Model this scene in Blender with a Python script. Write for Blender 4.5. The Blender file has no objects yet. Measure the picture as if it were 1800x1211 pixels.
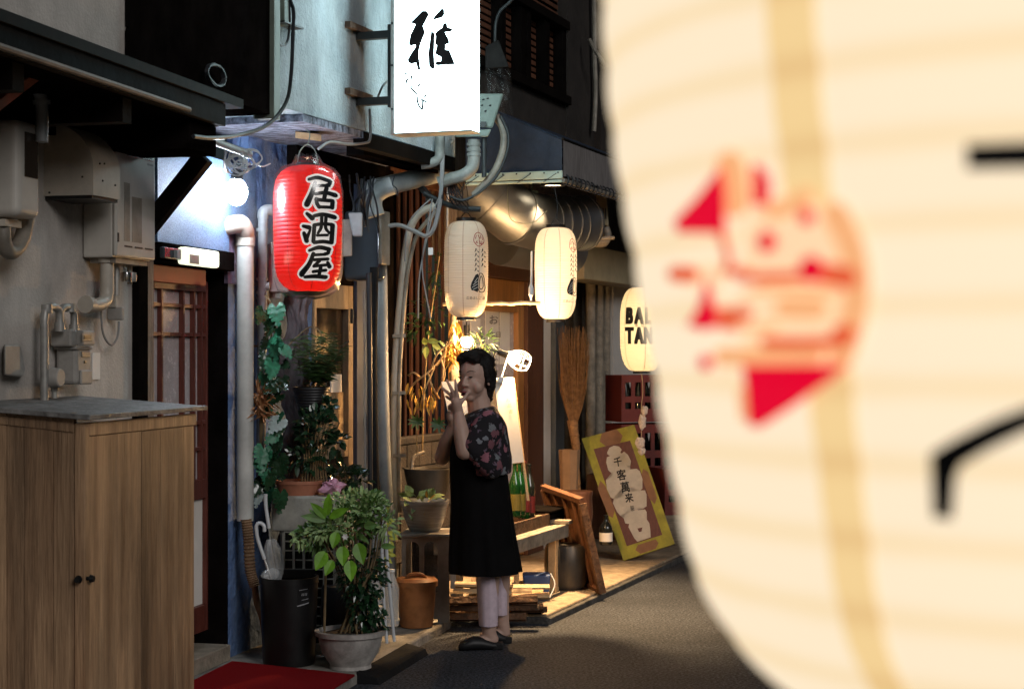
import bpy, bmesh, math, random
from mathutils import Vector, Matrix, Euler
from math import sin, cos, pi, radians, atan2, asin, sqrt
SC = bpy.context.scene
COL = SC.collection
V = Vector
# ------------------------------------------------------------------ camera, world, sun, exposure
FP, CX, HY, EYE = 3000.0, 900.0, 617.0, 1.5       # focal length in photo pixels, centre column, horizon row, eye height
cam_d = bpy.data.cameras.new('camera')
cam = bpy.data.objects.new('camera', cam_d); COL.objects.link(cam)
cam.location = (0, 0, EYE); cam.rotation_euler = (pi / 2, 0, 0)
cam_d.sensor_width = 36; cam_d.lens = 36 * FP / 1800
cam_d.shift_y = (HY - 605.5) / 1800
cam_d.clip_start = 0.05; cam_d.clip_end = 500
cam_d.dof.use_dof = True; cam_d.dof.focus_distance = 8.8; cam_d.dof.aperture_fstop = 8.2
SC.camera = cam
SUN = V((0.48, -0.76, 0.42)).normalized()          # direction towards the dim street glow used as the sun
W = bpy.data.worlds.new('World'); SC.world = W; W.use_nodes = True
nt = W.node_tree; bg = nt.nodes['Background']
sk = nt.nodes.new('ShaderNodeTexSky'); sk.sky_type = 'NISHITA'; sk.sun_disc = False
sk.sun_elevation = asin(SUN.z); sk.sun_rotation = atan2(SUN.x, SUN.y)
nt.links.new(sk.outputs[0], bg.inputs[0]); bg.inputs[1].default_value = 0.004
sl = bpy.data.lights.new('sun', 'SUN'); sl.energy = 0.96; sl.angle = radians(24); sl.color = (1.0, 0.97, 0.95)
so = bpy.data.objects.new('sun', sl); COL.objects.link(so)
so.rotation_euler = SUN.to_track_quat('Z', 'Y').to_euler(); so.location = (4, -2, 6)
SC.view_settings.view_transform = 'Standard'; SC.view_settings.look = 'None'
SC.view_settings.exposure = 0; SC.view_settings.gamma = 1; SC.view_settings.use_curve_mapping = False
SC.render.engine = 'CYCLES'
try:
    SC.cycles.use_denoising = True; SC.cycles.max_bounces = 6; SC.cycles.transparent_max_bounces = 16
    SC.cycles.sample_clamp_indirect = 4.0; SC.cycles.caustics_reflective = False; SC.cycles.caustics_refractive = False
except Exception: pass
R = random.Random(11)
# ------------------------------------------------------------------ helpers
def P(px, py, Y): return V(((px - CX) * Y / FP, Y, EYE - (py - HY) * Y / FP))
class Fr:                                            # a facade: s runs along it away from the camera, o out to the street, h up
    def __init__(f, x, y, ux, uy):
        l = math.hypot(ux, uy); f.o0 = V((x, y)); f.u = V((ux / l, uy / l)); f.n = V((f.u.y, -f.u.x)); f.ang = atan2(f.u.y, f.u.x)
    def pt(f, s, o, h): q = f.o0 + f.u * s + f.n * o; return V((q.x, q.y, h))
    def s(f, px, o=0.0):
        p = f.o0 + f.n * o; k = (px - CX) / FP
        return (k * p.y - p.x) / (f.u.x - k * f.u.y)
    def at(f, px, py, o=0.0):
        q = f.o0 + f.u * f.s(px, o) + f.n * o
        return P(px, py, q.y)
    def h(f, px, py, o=0.0): return f.at(px, py, o).z
FA = Fr(-1.38, 7.89, .2272, .9738)                   # near house
FM = Fr(-1.277, 8.33, .337, .9415)                   # bar house and the far shop
MW = {}
def tagp(o, label=None, cat=None, group=None, kind=None):
    if label: o['label'] = label
    if cat: o['category'] = cat
    if group: o['group'] = group
    if kind: o['kind'] = kind
    return o
def thing(name, label, cat, loc, rz=0.0, group=None):
    o = bpy.data.objects.new(name, None); COL.objects.link(o); o.empty_display_size = .1
    o.location = loc; o.rotation_euler = (0, 0, rz)
    MW[o.name] = Matrix.Translation(loc) @ Matrix.Rotation(rz, 4, 'Z')
    return tagp(o, label, cat, group)
def finish(bm, name, mat, smooth=0):
    bmesh.ops.recalc_face_normals(bm, faces=bm.faces)
    me = bpy.data.meshes.new(name); bm.to_mesh(me); bm.free()
    if smooth:
        for p in me.polygons: p.use_smooth = True
        me.set_sharp_from_angle(angle=radians(smooth))
    for m in (mat if isinstance(mat, (list, tuple)) else [mat]): me.materials.append(m)
    return me
def obj(name, bm, mat, parent=None, smooth=0, bev=0, base=None, recalc=True):
    """link a bmesh written in world space as ONE object; base = its own origin when it is top level"""
    if parent is not None: M = MW[parent.name]
    elif base is not None: M = Matrix.Translation(base)
    else: M = Matrix.Identity(4)
    bm.transform(M.inverted())
    me = finish(bm, name, mat, smooth)
    o = bpy.data.objects.new(name, me); COL.objects.link(o)
    if parent is not None: o.parent = parent
    else: o.matrix_world = M
    MW[o.name] = M
    if bev:
        b = o.modifiers.new('Bevel', 'BEVEL'); b.width = bev; b.segments = 2 if bev < .025 else 6; b.limit_method = 'ANGLE'; b.angle_limit = radians(50)
    return o
def piece(name, me, parent, M):
    o = bpy.data.objects.new(name, me); COL.objects.link(o)
    if parent is not None:
        o.parent = parent; o.matrix_local = MW[parent.name].inverted() @ M
    else: o.matrix_world = M
    MW[o.name] = M
    return o
def copy_thing(root, M, label=None, group=None):
    kids = [c for c in root.children]
    r = root.copy(); COL.objects.link(r); r.matrix_world = M; MW[r.name] = M
    if label: r['label'] = label
    if group: r['group'] = group
    for ch in kids:
        c = ch.copy(); COL.objects.link(c); c.parent = r; MW[c.name] = M
        for g in list(ch.children):
            d = g.copy(); COL.objects.link(d); d.parent = c; MW[d.name] = M
    return r
nb = bmesh.new
def hexa(bm, p):                                     # 8 points: 4 bottom ring, 4 top ring
    v = [bm.verts.new(q) for q in p]
    for f in ((3, 2, 1, 0), (4, 5, 6, 7), (0, 1, 5, 4), (1, 2, 6, 5), (2, 3, 7, 6), (3, 0, 4, 7)):
        bm.faces.new([v[i] for i in f])
def fbox(bm, F, s0, s1, o0, o1, h0, h1):
    hexa(bm, [F.pt(s, o, h) for h in (h0, h1) for s, o in ((s0, o0), (s1, o0), (s1, o1), (s0, o1))])
def box(bm, c, size, rz=0, M=None):
    x, y, z = [q / 2 for q in size]
    T = M if M is not None else Matrix.Translation(c) @ Matrix.Rotation(rz, 4, 'Z')
    hexa(bm, [T @ V((a, b, k)) for k in (-z, z) for a, b in ((-x, -y), (x, -y), (x, y), (-x, y))])
def perp(d):
    a = V((0, 0, 1)) if abs(d.z) < .9 else V((1, 0, 0))
    x = d.cross(a).normalized(); return x, d.cross(x).normalized()
def beam(bm, p0, p1, w, t, up=None):                 # rectangular bar
    d = (p1 - p0).normalized()
    if up is None: x, y = perp(d)
    else: x = d.cross(up).normalized(); y = x.cross(d).normalized()
    hexa(bm, [p + x * a * w / 2 + y * b * t / 2 for p in (p0, p1) for a, b in ((-1, -1), (1, -1), (1, 1), (-1, 1))])
def cyl(bm, p0, p1, r0, r1=None, seg=12, caps=True):
    if r1 is None: r1 = r0
    d = (p1 - p0).normalized(); x, y = perp(d)
    A, Bq = [], []
    for i in range(seg):
        a = 2 * pi * i / seg; e = x * cos(a) + y * sin(a)
        A.append(bm.verts.new(p0 + e * r0)); Bq.append(bm.verts.new(p1 + e * r1))
    for i in range(seg):
        j = (i + 1) % seg; bm.faces.new((A[i], A[j], Bq[j], Bq[i]))
    if caps: bm.faces.new(A[::-1]); bm.faces.new(Bq)
def crom(pts, sub=4):
    if len(pts) < 3 or sub < 2: return list(pts)
    q = [pts[0] * 2 - pts[1]] + list(pts) + [pts[-1] * 2 - pts[-2]]; out = []
    for i in range(1, len(q) - 2):
        a, b, c, d = q[i - 1:i + 3]
        for k in range(sub):
            t = k / sub
            out.append(.5 * ((2 * b) + (c - a) * t + (2 * a - 5 * b + 4 * c - d) * t * t + (3 * b - a - 3 * c + d) * t ** 3))
    return out + [pts[-1]]
def tube(bm, pts, r, seg=8, sub=4, caps=True):
    n0 = len(pts); path = crom([V(p) for p in pts], sub); n = len(path)
    rr = [r] * n if not isinstance(r, (list, tuple)) else [r[min(n0 - 1, int(i * (n0 - 1) / (n - 1)))] * (1 - (i * (n0 - 1) / (n - 1)) % 1) + r[min(n0 - 1, int(i * (n0 - 1) / (n - 1)) + 1)] * ((i * (n0 - 1) / (n - 1)) % 1) for i in range(n)]
    t = (path[1] - path[0]).normalized(); x, y = perp(t); rings = []
    for i in range(n):
        t = (path[min(i + 1, n - 1)] - path[max(i - 1, 0)]).normalized()
        x = (x - t * x.dot(t)); x = x.normalized() if x.length > 1e-6 else perp(t)[0]; y = t.cross(x)
        rings.append([bm.verts.new(path[i] + (x * cos(2 * pi * k / seg) + y * sin(2 * pi * k / seg)) * rr[i]) for k in range(seg)])
    for a, b in zip(rings, rings[1:]):
        for k in range(seg): bm.faces.new((a[k], a[(k + 1) % seg], b[(k + 1) % seg], b[k]))
    if caps: bm.faces.new(rings[0][::-1]); bm.faces.new(rings[-1])
def lathe(bm, prof, c, seg=24, sx=1.0, sy=1.0, rz=0.0, caps=True):
    rings = []
    for r, z in prof:
        ring = []
        for k in range(seg):
            a = 2 * pi * k / seg; x, y = r * sx * cos(a), r * sy * sin(a)
            ring.append(bm.verts.new(V((c[0] + x * cos(rz) - y * sin(rz), c[1] + x * sin(rz) + y * cos(rz), c[2] + z))))
        rings.append(ring)
    for a, b in zip(rings, rings[1:]):
        for k in range(seg): bm.faces.new((a[k], a[(k + 1) % seg], b[(k + 1) % seg], b[k]))
    if caps:
        if prof[0][0] > 1e-4: bm.faces.new(rings[0][::-1])
        if prof[-1][0] > 1e-4: bm.faces.new(rings[-1])
def loft(bm, rings, caps=True):                      # rings: list of lists of points, same count
    rr = [[bm.verts.new(p) for p in r] for r in rings]
    for a, b in zip(rr, rr[1:]):
        n = len(a)
        for k in range(n): bm.faces.new((a[k], a[(k + 1) % n], b[(k + 1) % n], b[k]))
    if caps: bm.faces.new(rr[0][::-1]); bm.faces.new(rr[-1])
def slabpoly(bm, pts, h0, h1):                       # a ground slab from a plan outline
    a = [bm.verts.new((p[0], p[1], h0)) for p in pts]; b = [bm.verts.new((p[0], p[1], h1)) for p in pts]; n = len(pts)
    bm.faces.new(a[::-1]); bm.faces.new(b)
    for i in range(n): bm.faces.new((a[i], a[(i + 1) % n], b[(i + 1) % n], b[i]))
def plate(bm, pts, d):                               # a flat outline given thickness by the vector d
    a = [bm.verts.new(p) for p in pts]; b = [bm.verts.new(V(p) + d) for p in pts]; n = len(pts)
    bm.faces.new(a[::-1]); bm.faces.new(b)
    for i in range(n): bm.faces.new((a[i], a[(i + 1) % n], b[(i + 1) % n], b[i]))
# flat print: outlines and brush strokes in the plane, later mapped onto a surface (z = how far proud)
def ink_poly(bm, pts, z=0.0):
    f = bm.faces.new([bm.verts.new((x, y, z)) for x, y in pts])
    bmesh.ops.triangulate(bm, faces=[f])
def ink_stroke(bm, pts, w, z=0.0, sub=4, grow=0.0, cap=4):
    path = crom([V((a, b)) for a, b in pts], sub); n = len(path)
    ww = w if isinstance(w, (list, tuple)) else [w] * len(pts)
    L, Rr = [], []
    for i, p in enumerate(path):
        t = path[min(i + 1, n - 1)] - path[max(i - 1, 0)]
        t = t.normalized() if t.length > 1e-9 else V((1, 0)); q = V((-t.y, t.x))
        u = i * (len(ww) - 1) / (n - 1); k = min(int(u), len(ww) - 2) if len(ww) > 1 else 0
        wd = (ww[k] * (1 - (u - k)) + ww[k + 1] * (u - k)) if len(ww) > 1 else ww[0]
        wd = wd / 2 + grow
        if i == 0: t0, w0 = t, wd
        L.append(p + q * wd); Rr.append(p - q * wd); tl, wl = t, wd
    def cap_pts(c, t, wd):
        q = V((-t.y, t.x)); return [c + q * wd * cos(a) + t * wd * sin(a) for a in [pi * i / cap for i in range(1, cap)]]
    out = L + cap_pts(path[-1], tl, wl) + Rr[::-1] + cap_pts(path[0], -t0, w0)
    vs = [bm.verts.new((p.x, p.y, z)) for p in out]; m = len(L)
    e = m + cap - 1
    right = vs[e:e + m][::-1]
    for i in range(m - 1): bm.faces.new((vs[i], vs[i + 1], right[i + 1], right[i]))
    bm.faces.new([vs[m - 1]] + vs[m:e] + [right[-1]])
    bm.faces.new([right[0]] + vs[e + m:] + [vs[0]])
_tc = {}
def ink_text(bm, body, x, y, size, z=0.0, rot=0.0, bold=0.0, sx=1.0, flip=True):
    """lettering from the built-in font, centred at x, y; flip: y runs down as in a picture"""
    key = (body, bold)
    if key not in _tc:
        cu = bpy.data.curves.new('lettering', 'FONT'); cu.body = body; cu.offset = bold; cu.resolution_u = 2
        cu.align_x = 'CENTER'
        o = bpy.data.objects.new('lettering', cu); COL.objects.link(o)
        dg = bpy.context.evaluated_depsgraph_get(); ev = o.evaluated_get(dg); me = ev.to_mesh()
        vs = [v.co.copy() for v in me.vertices]; fs = [list(p.vertices) for p in me.polygons]
        ev.to_mesh_clear(); bpy.data.objects.remove(o); bpy.data.curves.remove(cu)
        mx = (max(v.x for v in vs) + min(v.x for v in vs)) / 2; my = (max(v.y for v in vs) + min(v.y for v in vs)) / 2
        _tc[key] = ([(v.x - mx, v.y - my) for v in vs], fs)
    vs, fs = _tc[key]; nv = []
    for a, b in vs:
        a *= size * sx; b *= size * (-1 if flip else 1)
        nv.append(bm.verts.new((x + a * cos(rot) - b * sin(rot), y + a * sin(rot) + b * cos(rot), z)))
    for f in fs:
        try: bm.faces.new([nv[i] for i in f])
        except ValueError: pass
def fine(bm, maxlen):                                # cut long edges so that print follows a curved surface
    for _ in range(5):
        e = [k for k in bm.edges if k.calc_length() > maxlen]
        if not e: break
        bmesh.ops.subdivide_edges(bm, edges=e, cuts=1)
        bmesh.ops.triangulate(bm, faces=[f for f in bm.faces if len(f.verts) > 4])
def ink_heavy(bm, body, x, y, size, rot, d, sx, z=0.0):
    k = 0
    for dx in (-d, 0, d):
        for dy in (-d, 0, d): ink_text(bm, body, x + dx * size, y + dy * size, size, z + k * 2e-5, rot, 0.0, sx); k += 1
def ink_map(bm, fn):
    for v in bm.verts: v.co = fn(v.co.x, v.co.y, v.co.z)
    return bm
# ------------------------------------------------------------------ materials
MAT = {}
def mat(name, col, rough=.6, metal=0.0, var=.25, scale=8.0, stretch=(1, 1, 1), bump=0.0, bscale=None, emit=None, es=0.0,
        coat=0.0, spec=.5, trans=0.0, alpha=1.0, col2=None, rnd=0.0, detail=6.0, thr=None, ior=1.45, blotch=0.0, bl_scale=2.0, bl_stretch=(1, 1, 1)):
    if name in MAT: return MAT[name]
    m = bpy.data.materials.new(name); m.use_nodes = True; t = m.node_tree; N = t.nodes; L = t.links
    b = N['Principled BSDF']
    b.inputs['Roughness'].default_value = rough; b.inputs['Metallic'].default_value = metal
    b.inputs['Coat Weight'].default_value = coat; b.inputs['Specular IOR Level'].default_value = spec
    b.inputs['Transmission Weight'].default_value = trans; b.inputs['Alpha'].default_value = alpha; b.inputs['IOR'].default_value = ior
    b.inputs['Base Color'].default_value = (*col, 1)
    g = N.new('ShaderNodeNewGeometry'); mp = N.new('ShaderNodeMapping'); L.new(g.outputs['Position'], mp.inputs[0])
    mp.inputs['Scale'].default_value = stretch
    if var or col2:
        n = N.new('ShaderNodeTexNoise'); n.inputs['Scale'].default_value = scale; n.inputs['Detail'].default_value = detail
        n.inputs['Roughness'].default_value = .65; L.new(mp.outputs[0], n.inputs[0])
        r = N.new('ShaderNodeValToRGB')
        lo, hi = thr if thr else (.32, .68)
        r.color_ramp.elements[0].position = lo; r.color_ramp.elements[1].position = hi
        c2 = col2 if col2 else tuple(min(1, c * (1 + var)) for c in col)
        c1 = col if col2 else tuple(c * (1 - var) for c in col)
        r.color_ramp.elements[0].color = (*c1, 1); r.color_ramp.elements[1].color = (*c2, 1)
        L.new(n.outputs[0], r.inputs[0]); out = r.outputs[0]
        if rnd:
            oi = N.new('ShaderNodeObjectInfo'); h = N.new('ShaderNodeHueSaturation'); ma = N.new('ShaderNodeMapRange')
            ma.inputs['To Min'].default_value = 1 - rnd; ma.inputs['To Max'].default_value = 1 + rnd
            L.new(oi.outputs['Random'], ma.inputs[0]); L.new(ma.outputs[0], h.inputs['Value']); L.new(out, h.inputs['Color']); out = h.outputs[0]
        if blotch:
            m2 = N.new('ShaderNodeMapping'); m2.inputs['Scale'].default_value = bl_stretch; L.new(g.outputs['Position'], m2.inputs[0])
            nb_ = N.new('ShaderNodeTexNoise'); nb_.inputs['Scale'].default_value = bl_scale; nb_.inputs['Detail'].default_value = 7; nb_.inputs['Roughness'].default_value = .7; L.new(m2.outputs[0], nb_.inputs[0])
            rb = N.new('ShaderNodeMapRange'); rb.inputs['From Min'].default_value = .36; rb.inputs['From Max'].default_value = .62; rb.inputs['To Min'].default_value = 1 - blotch; rb.inputs['To Max'].default_value = 1
            L.new(nb_.outputs[0], rb.inputs[0]); hb = N.new('ShaderNodeHueSaturation'); L.new(rb.outputs[0], hb.inputs['Value']); L.new(out, hb.inputs['Color']); out = hb.outputs[0]
        L.new(out, b.inputs['Base Color'])
        rr = N.new('ShaderNodeMapRange'); rr.inputs['To Min'].default_value = max(0, rough - .12); rr.inputs['To Max'].default_value = min(1, rough + .12)
        L.new(n.outputs[0], rr.inputs[0]); L.new(rr.outputs[0], b.inputs['Roughness'])
    if bump:
        n2 = N.new('ShaderNodeTexNoise'); n2.inputs['Scale'].default_value = bscale or scale * 4; n2.inputs['Detail'].default_value = 8
        L.new(mp.outputs[0], n2.inputs[0]); bu = N.new('ShaderNodeBump'); bu.inputs['Strength'].default_value = bump; bu.inputs['Distance'].default_value = .02
        L.new(n2.outputs[0], bu.inputs['Height']); L.new(bu.outputs[0], b.inputs['Normal'])
    if emit:
        b.inputs['Emission Color'].default_value = (*emit, 1); b.inputs['Emission Strength'].default_value = es
    MAT[name] = m
    return m
mat('asphalt', (.012, .0145, .021), .78, col2=(.17, .185, .225), scale=70, bump=1.0, bscale=110, thr=(.42, .70), detail=3, blotch=.45, bl_scale=1.2)
mat('concrete', (.30, .28, .25), .85, var=.3, scale=9, bump=.5, bscale=60, blotch=.5, bl_scale=3.5)
mat('terrace', (.40, .30, .20), .8, var=.3, scale=9, stretch=(2, 2, 2), bump=.5, bscale=60, blotch=.4, bl_scale=4)
mat('kerbdark', (.07, .065, .06), .9, var=.5, scale=14, bump=.6, bscale=50)
mat('plaster', (.62, .57, .52), .9, var=.14, scale=3.5, bump=.25, bscale=90, blotch=.34, bl_scale=2.2, bl_stretch=(1, 1, .5))
mat('stucco', (.44, .50, .53), .92, var=.14, scale=5, blotch=.4, bl_scale=1.8, bl_stretch=(1.5, 1.5, .5), bump=.55, bscale=70)
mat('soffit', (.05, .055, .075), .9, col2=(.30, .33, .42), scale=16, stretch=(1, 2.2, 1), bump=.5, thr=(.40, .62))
mat('bluepanel', (.13, .215, .37), .55, metal=.15, var=.45, scale=160, bump=.35, bscale=300, detail=2)
mat('blueplaster', (.07, .135, .31), .75, col2=(.19, .29, .50), scale=9, bump=1.0, bscale=22)
mat('purpleplaster', (.14, .11, .17), .8, var=.35, scale=10, bump=.8, bscale=30)
mat('blackwood', (.0065, .0052, .0048), .8, var=.4, scale=7, bump=.08, bscale=50, spec=0)
mat('fascia', (.006, .0045, .0038), .7, spec=.05, var=.4, scale=6, bump=.1)
mat('flashing', (.012, .011, .0105), .7, var=.6, scale=9, spec=.1)
mat('batten', (.22, .18, .15), .6, var=.3)
mat('trimmetal', (.15, .18, .15), .6, var=.2)
mat('oldwood', (.15, .11, .085), .8, col2=(.30, .255, .22), scale=5, stretch=(9, 9, 1), bump=.5, bscale=14, thr=(.35, .7))
mat('redwood', (.20, .065, .035), .5, var=.35, scale=6, stretch=(8, 8, 1), bump=.15)
mat('orangewood', (.42, .20, .07), .5, var=.25, scale=5, stretch=(8, 8, 1), bump=.15)
mat('brownwood', (.12, .05, .028), .5, var=.4, scale=5, stretch=(9, 9, .8), bump=.2, rnd=.2)
mat('cabinet', (.30, .165, .085), .6, blotch=.55, bl_scale=2.0, bl_stretch=(2.5, 2.5, .5), col2=(.66, .42, .24), scale=3.0, stretch=(7, 7, .35), bump=.45, bscale=16, rnd=.26, thr=(.3, .72), detail=8)
mat('lidmetal', (.055, .05, .047), .55, col2=(.24, .235, .23), scale=7, stretch=(3, 1.2, 3), bump=.3)
mat('tanwood', (.46, .29, .14), .6, col2=(.62, .42, .22), scale=6, stretch=(4, 4, 4), bump=.25, rnd=.25)
mat('barkwood', (.10, .05, .025), .85, var=.5, scale=14, bump=.8, bscale=40, rnd=.3)
mat('greywood', (.26, .22, .17), .75, var=.35, scale=5, stretch=(3, 3, 3), bump=.3)
mat('beige', (.50, .45, .38), .45, blotch=.25, bl_scale=5, var=.06, scale=3)
mat('beigedark', (.28, .245, .20), .5, blotch=.4, bl_scale=6, var=.15, scale=6)
mat('heater', (.52, .49, .44), .38, blotch=.15, bl_scale=5, var=.05, scale=3, coat=.2)
mat('pvcwhite', (.56, .56, .53), .4, blotch=.25, bl_scale=4, var=.1, scale=6)
mat('pvcgrey', (.30, .32, .33), .45, var=.2, scale=8)
mat('gaspipe', (.33, .32, .30), .45, metal=.4, var=.2, scale=20)
mat('meter', (.33, .31, .285), .55, blotch=.3, bl_scale=7, var=.12, scale=8)
mat('blackplastic', (.006, .006, .0065), .4, var=.2)
mat('blackrubber', (.016, .016, .017), .85, spec=.1, var=.3, bump=.2)
mat('steeldark', (.035, .04, .042), .5, metal=.3, var=.3)
mat('rust', (.12, .075, .05), .8, var=.5, scale=20)
mat('chrome', (.6, .6, .6), .2, metal=1.0, var=.1)
mat('duct', (.26, .275, .30), .44, metal=.9, var=.12, scale=5, stretch=(1, 1, 1))
mat('cable', (.02, .022, .026), .5, var=.2)
mat('cablegrey', (.22, .22, .22), .55, var=.2)
mat('cablewhite', (.72, .74, .76), .5, var=.1)
mat('darkcase', (.05, .06, .07), .22, var=.1, coat=.5)
mat('bluepost', (.05, .065, .11), .6, var=.25, scale=10)
mat('trunk', (.04, .034, .04), .9, col2=(.16, .135, .14), scale=9, bump=1.0, bscale=12, stretch=(1, 1, .5))
mat('frost', (.50, .46, .46), .25, var=.08, scale=30, bump=.3, bscale=120)
mat('darkglass', (.03, .022, .016), .08, var=.3, scale=3)
mat('curtain', (.42, .30, .17), .8, col2=(.20, .13, .07), scale=24, thr=(.4, .6))
mat('terracotta', (.36, .14, .08), .7, var=.2, scale=9)
mat('blackpot', (.018, .018, .02), .5, var=.3)
mat('whitepot', (.48, .45, .42), .6, blotch=.45, bl_scale=9, var=.18, scale=14)
mat('glazed', (.34, .33, .31), .25, var=.3, scale=20, stretch=(.3, .3, 4), coat=.4)
mat('orangebin', (.36, .155, .06), .45, blotch=.3, bl_scale=7, var=.12, scale=14)
mat('soil', (.03, .02, .014), 1, var=.4, scale=30, bump=1)
mat('acwhite', (.46, .45, .40), .5, blotch=.4, bl_scale=6, var=.08)
mat('mat_red', (.40, .012, .016), .95, var=.35, scale=240, bump=1.0, bscale=420, spec=.1, detail=2)
mat('pink', (.55, .28, .38), .35, var=.3, scale=30)
mat('clear', (.85, .87, .88), .15, var=.0, alpha=.28)
mat('whiteframe', (.62, .64, .66), .4, var=.08)
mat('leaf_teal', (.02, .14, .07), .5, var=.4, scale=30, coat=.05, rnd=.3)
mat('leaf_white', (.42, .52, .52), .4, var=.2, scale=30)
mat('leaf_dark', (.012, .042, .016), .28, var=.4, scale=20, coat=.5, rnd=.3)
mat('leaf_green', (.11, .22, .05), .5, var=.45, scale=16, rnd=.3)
mat('leaf_mid', (.028, .065, .016), .5, var=.4, scale=16)
mat('leaf_bright', (.13, .30, .02), .45, var=.3, scale=20, rnd=.3)
mat('leaf_pale', (.27, .38, .15), .55, var=.4, scale=25)
mat('leaf_yellow', (.46, .50, .09), .45, var=.25, scale=40)
mat('leaf_dry', (.30, .13, .05), .8, var=.5, scale=30)
mat('leaf_gold', (.50, .27, .04), .7, var=.4, scale=30)
mat('stem', (.17, .12, .06), .8, var=.3, scale=30)
mat('twig', (.40, .26, .12), .8, var=.3, scale=30)
mat('broomtwig', (.19, .10, .042), .8, var=.4, scale=40, rnd=.3)
mat('bamboo', (.55, .42, .24), .45, var=.15, scale=20)
mat('block', (.026, .018, .014), .9, var=.4, scale=18, bump=.6, bscale=80, rnd=.2)
mat('paper', (.74, .70, .64), .8, var=.05, scale=8)
mat('ink', (.012, .012, .014), .7, var=.1)
mat('ink_grey', (.10, .09, .09), .7, var=.2)
mat('ink_red', (.35, .03, .03), .7, var=.1)
mat('board_brown', (.12, .045, .036), .7, var=.2, scale=12, stretch=(6, 6, 1))
mat('board_yellow', (.28, .255, .025), .6, var=.3, scale=12)
mat('board_tan', (.21, .10, .05), .65, var=.2, scale=12)
mat('board_white', (.46, .42, .36), .7, var=.12, scale=18)
mat('crate_red', (.13, .02, .014), .45, var=.15)
mat('glass_green', (.005, .042, .009), .08, var=.2, coat=.6)
mat('glass_dark', (.012, .014, .012), .1, var=.2, coat=.6)
mat('label_red', (.12, .012, .012), .6, var=.1)
mat('bluebucket', (.05, .09, .22), .45, var=.1)
mat('drum', (.045, .04, .035), .45, var=.3, scale=10)
mat('canvas_navy', (.018, .03, .055), .8, var=.25, scale=10, bump=.3, bscale=30)
mat('canvas_grey', (.19, .175, .17), .85, var=.3, scale=12, stretch=(6, 6, .6), bump=.2)
mat('canvas_edge', (.42, .55, .50), .7, var=.1, scale=14)
mat('upperdark', (.026, .021, .018), .85, var=.35, scale=5, bump=.3)
mat('beam_tan', (.42, .35, .22), .7, var=.12, scale=8)
mat('skin', (.50, .33, .265), .5, var=.06, scale=20)
mat('hair', (.009, .006, .0055), .6, var=.5, scale=60, bump=.5, bscale=120, spec=.3)
mat('lips', (.25, .06, .06), .45, var=.1)
mat('eyewhite', (.5, .47, .45), .3, var=.05)
mat('dress', (.0055, .0052, .0056), .9, var=.3, scale=10, spec=.12)
mat('trousers', (.66, .53, .60), .85, var=.1, scale=40)
mat('shoe', (.01, .01, .011), .5, var=.2)
mat('shell', (.62, .52, .44), .5, var=.3, scale=60)
mat('whitepost', (.60, .55, .50), .6, var=.07, scale=8)
mat('steelpost', (.10, .11, .12), .4, metal=.4, var=.2)
mat('card', (.26, .16, .09), .8, var=.15, scale=10)
mat('seat_tag', (.75, .74, .72), .6, var=.04)
mat('red_board', (.25, .035, .02), .6, var=.2)
mat('label_ochre', (.13, .11, .02), .6, var=.2)
mat('sashwood', (.27, .20, .135), .6, var=.25, scale=6, stretch=(5, 5, 1), bump=.2, blotch=.3, bl_scale=5)
mat('pvcdirty', (.27, .28, .26), .5, var=.2, scale=6, blotch=.4, bl_scale=6)
mat('boxgreen', (.17, .215, .19), .55, var=.15, blotch=.35, bl_scale=6)
mat('greystone', (.30, .27, .24), .6, var=.15, scale=8, blotch=.35, bl_scale=6)
mat('slatwood', (.055, .021, .013), .55, var=.35, scale=6, stretch=(8, 8, 1), rnd=.25)
mat('doorwood', (.115, .030, .020), .45, var=.35, scale=6, stretch=(8, 8, 1), bump=.15)
mat('framewood', (.14, .06, .028), .55, var=.35, scale=6, stretch=(5, 5, 2), bump=.25)
def emat(name, col, s, base=(.6, .6, .6)):
    m = mat(name, base, .5, var=0, emit=col, es=s); return m
emat('bulb_cool', (.78, .89, 1.0), 170)
emat('bulb_warm', (1.0, .56, .22), 760); emat('bulb_work', (1.0, .57, .23), 2300)
emat('bulb_spot', (1.0, .78, .48), 9)
emat('tube_lit', (.95, 1.0, .72), 1.25)
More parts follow.
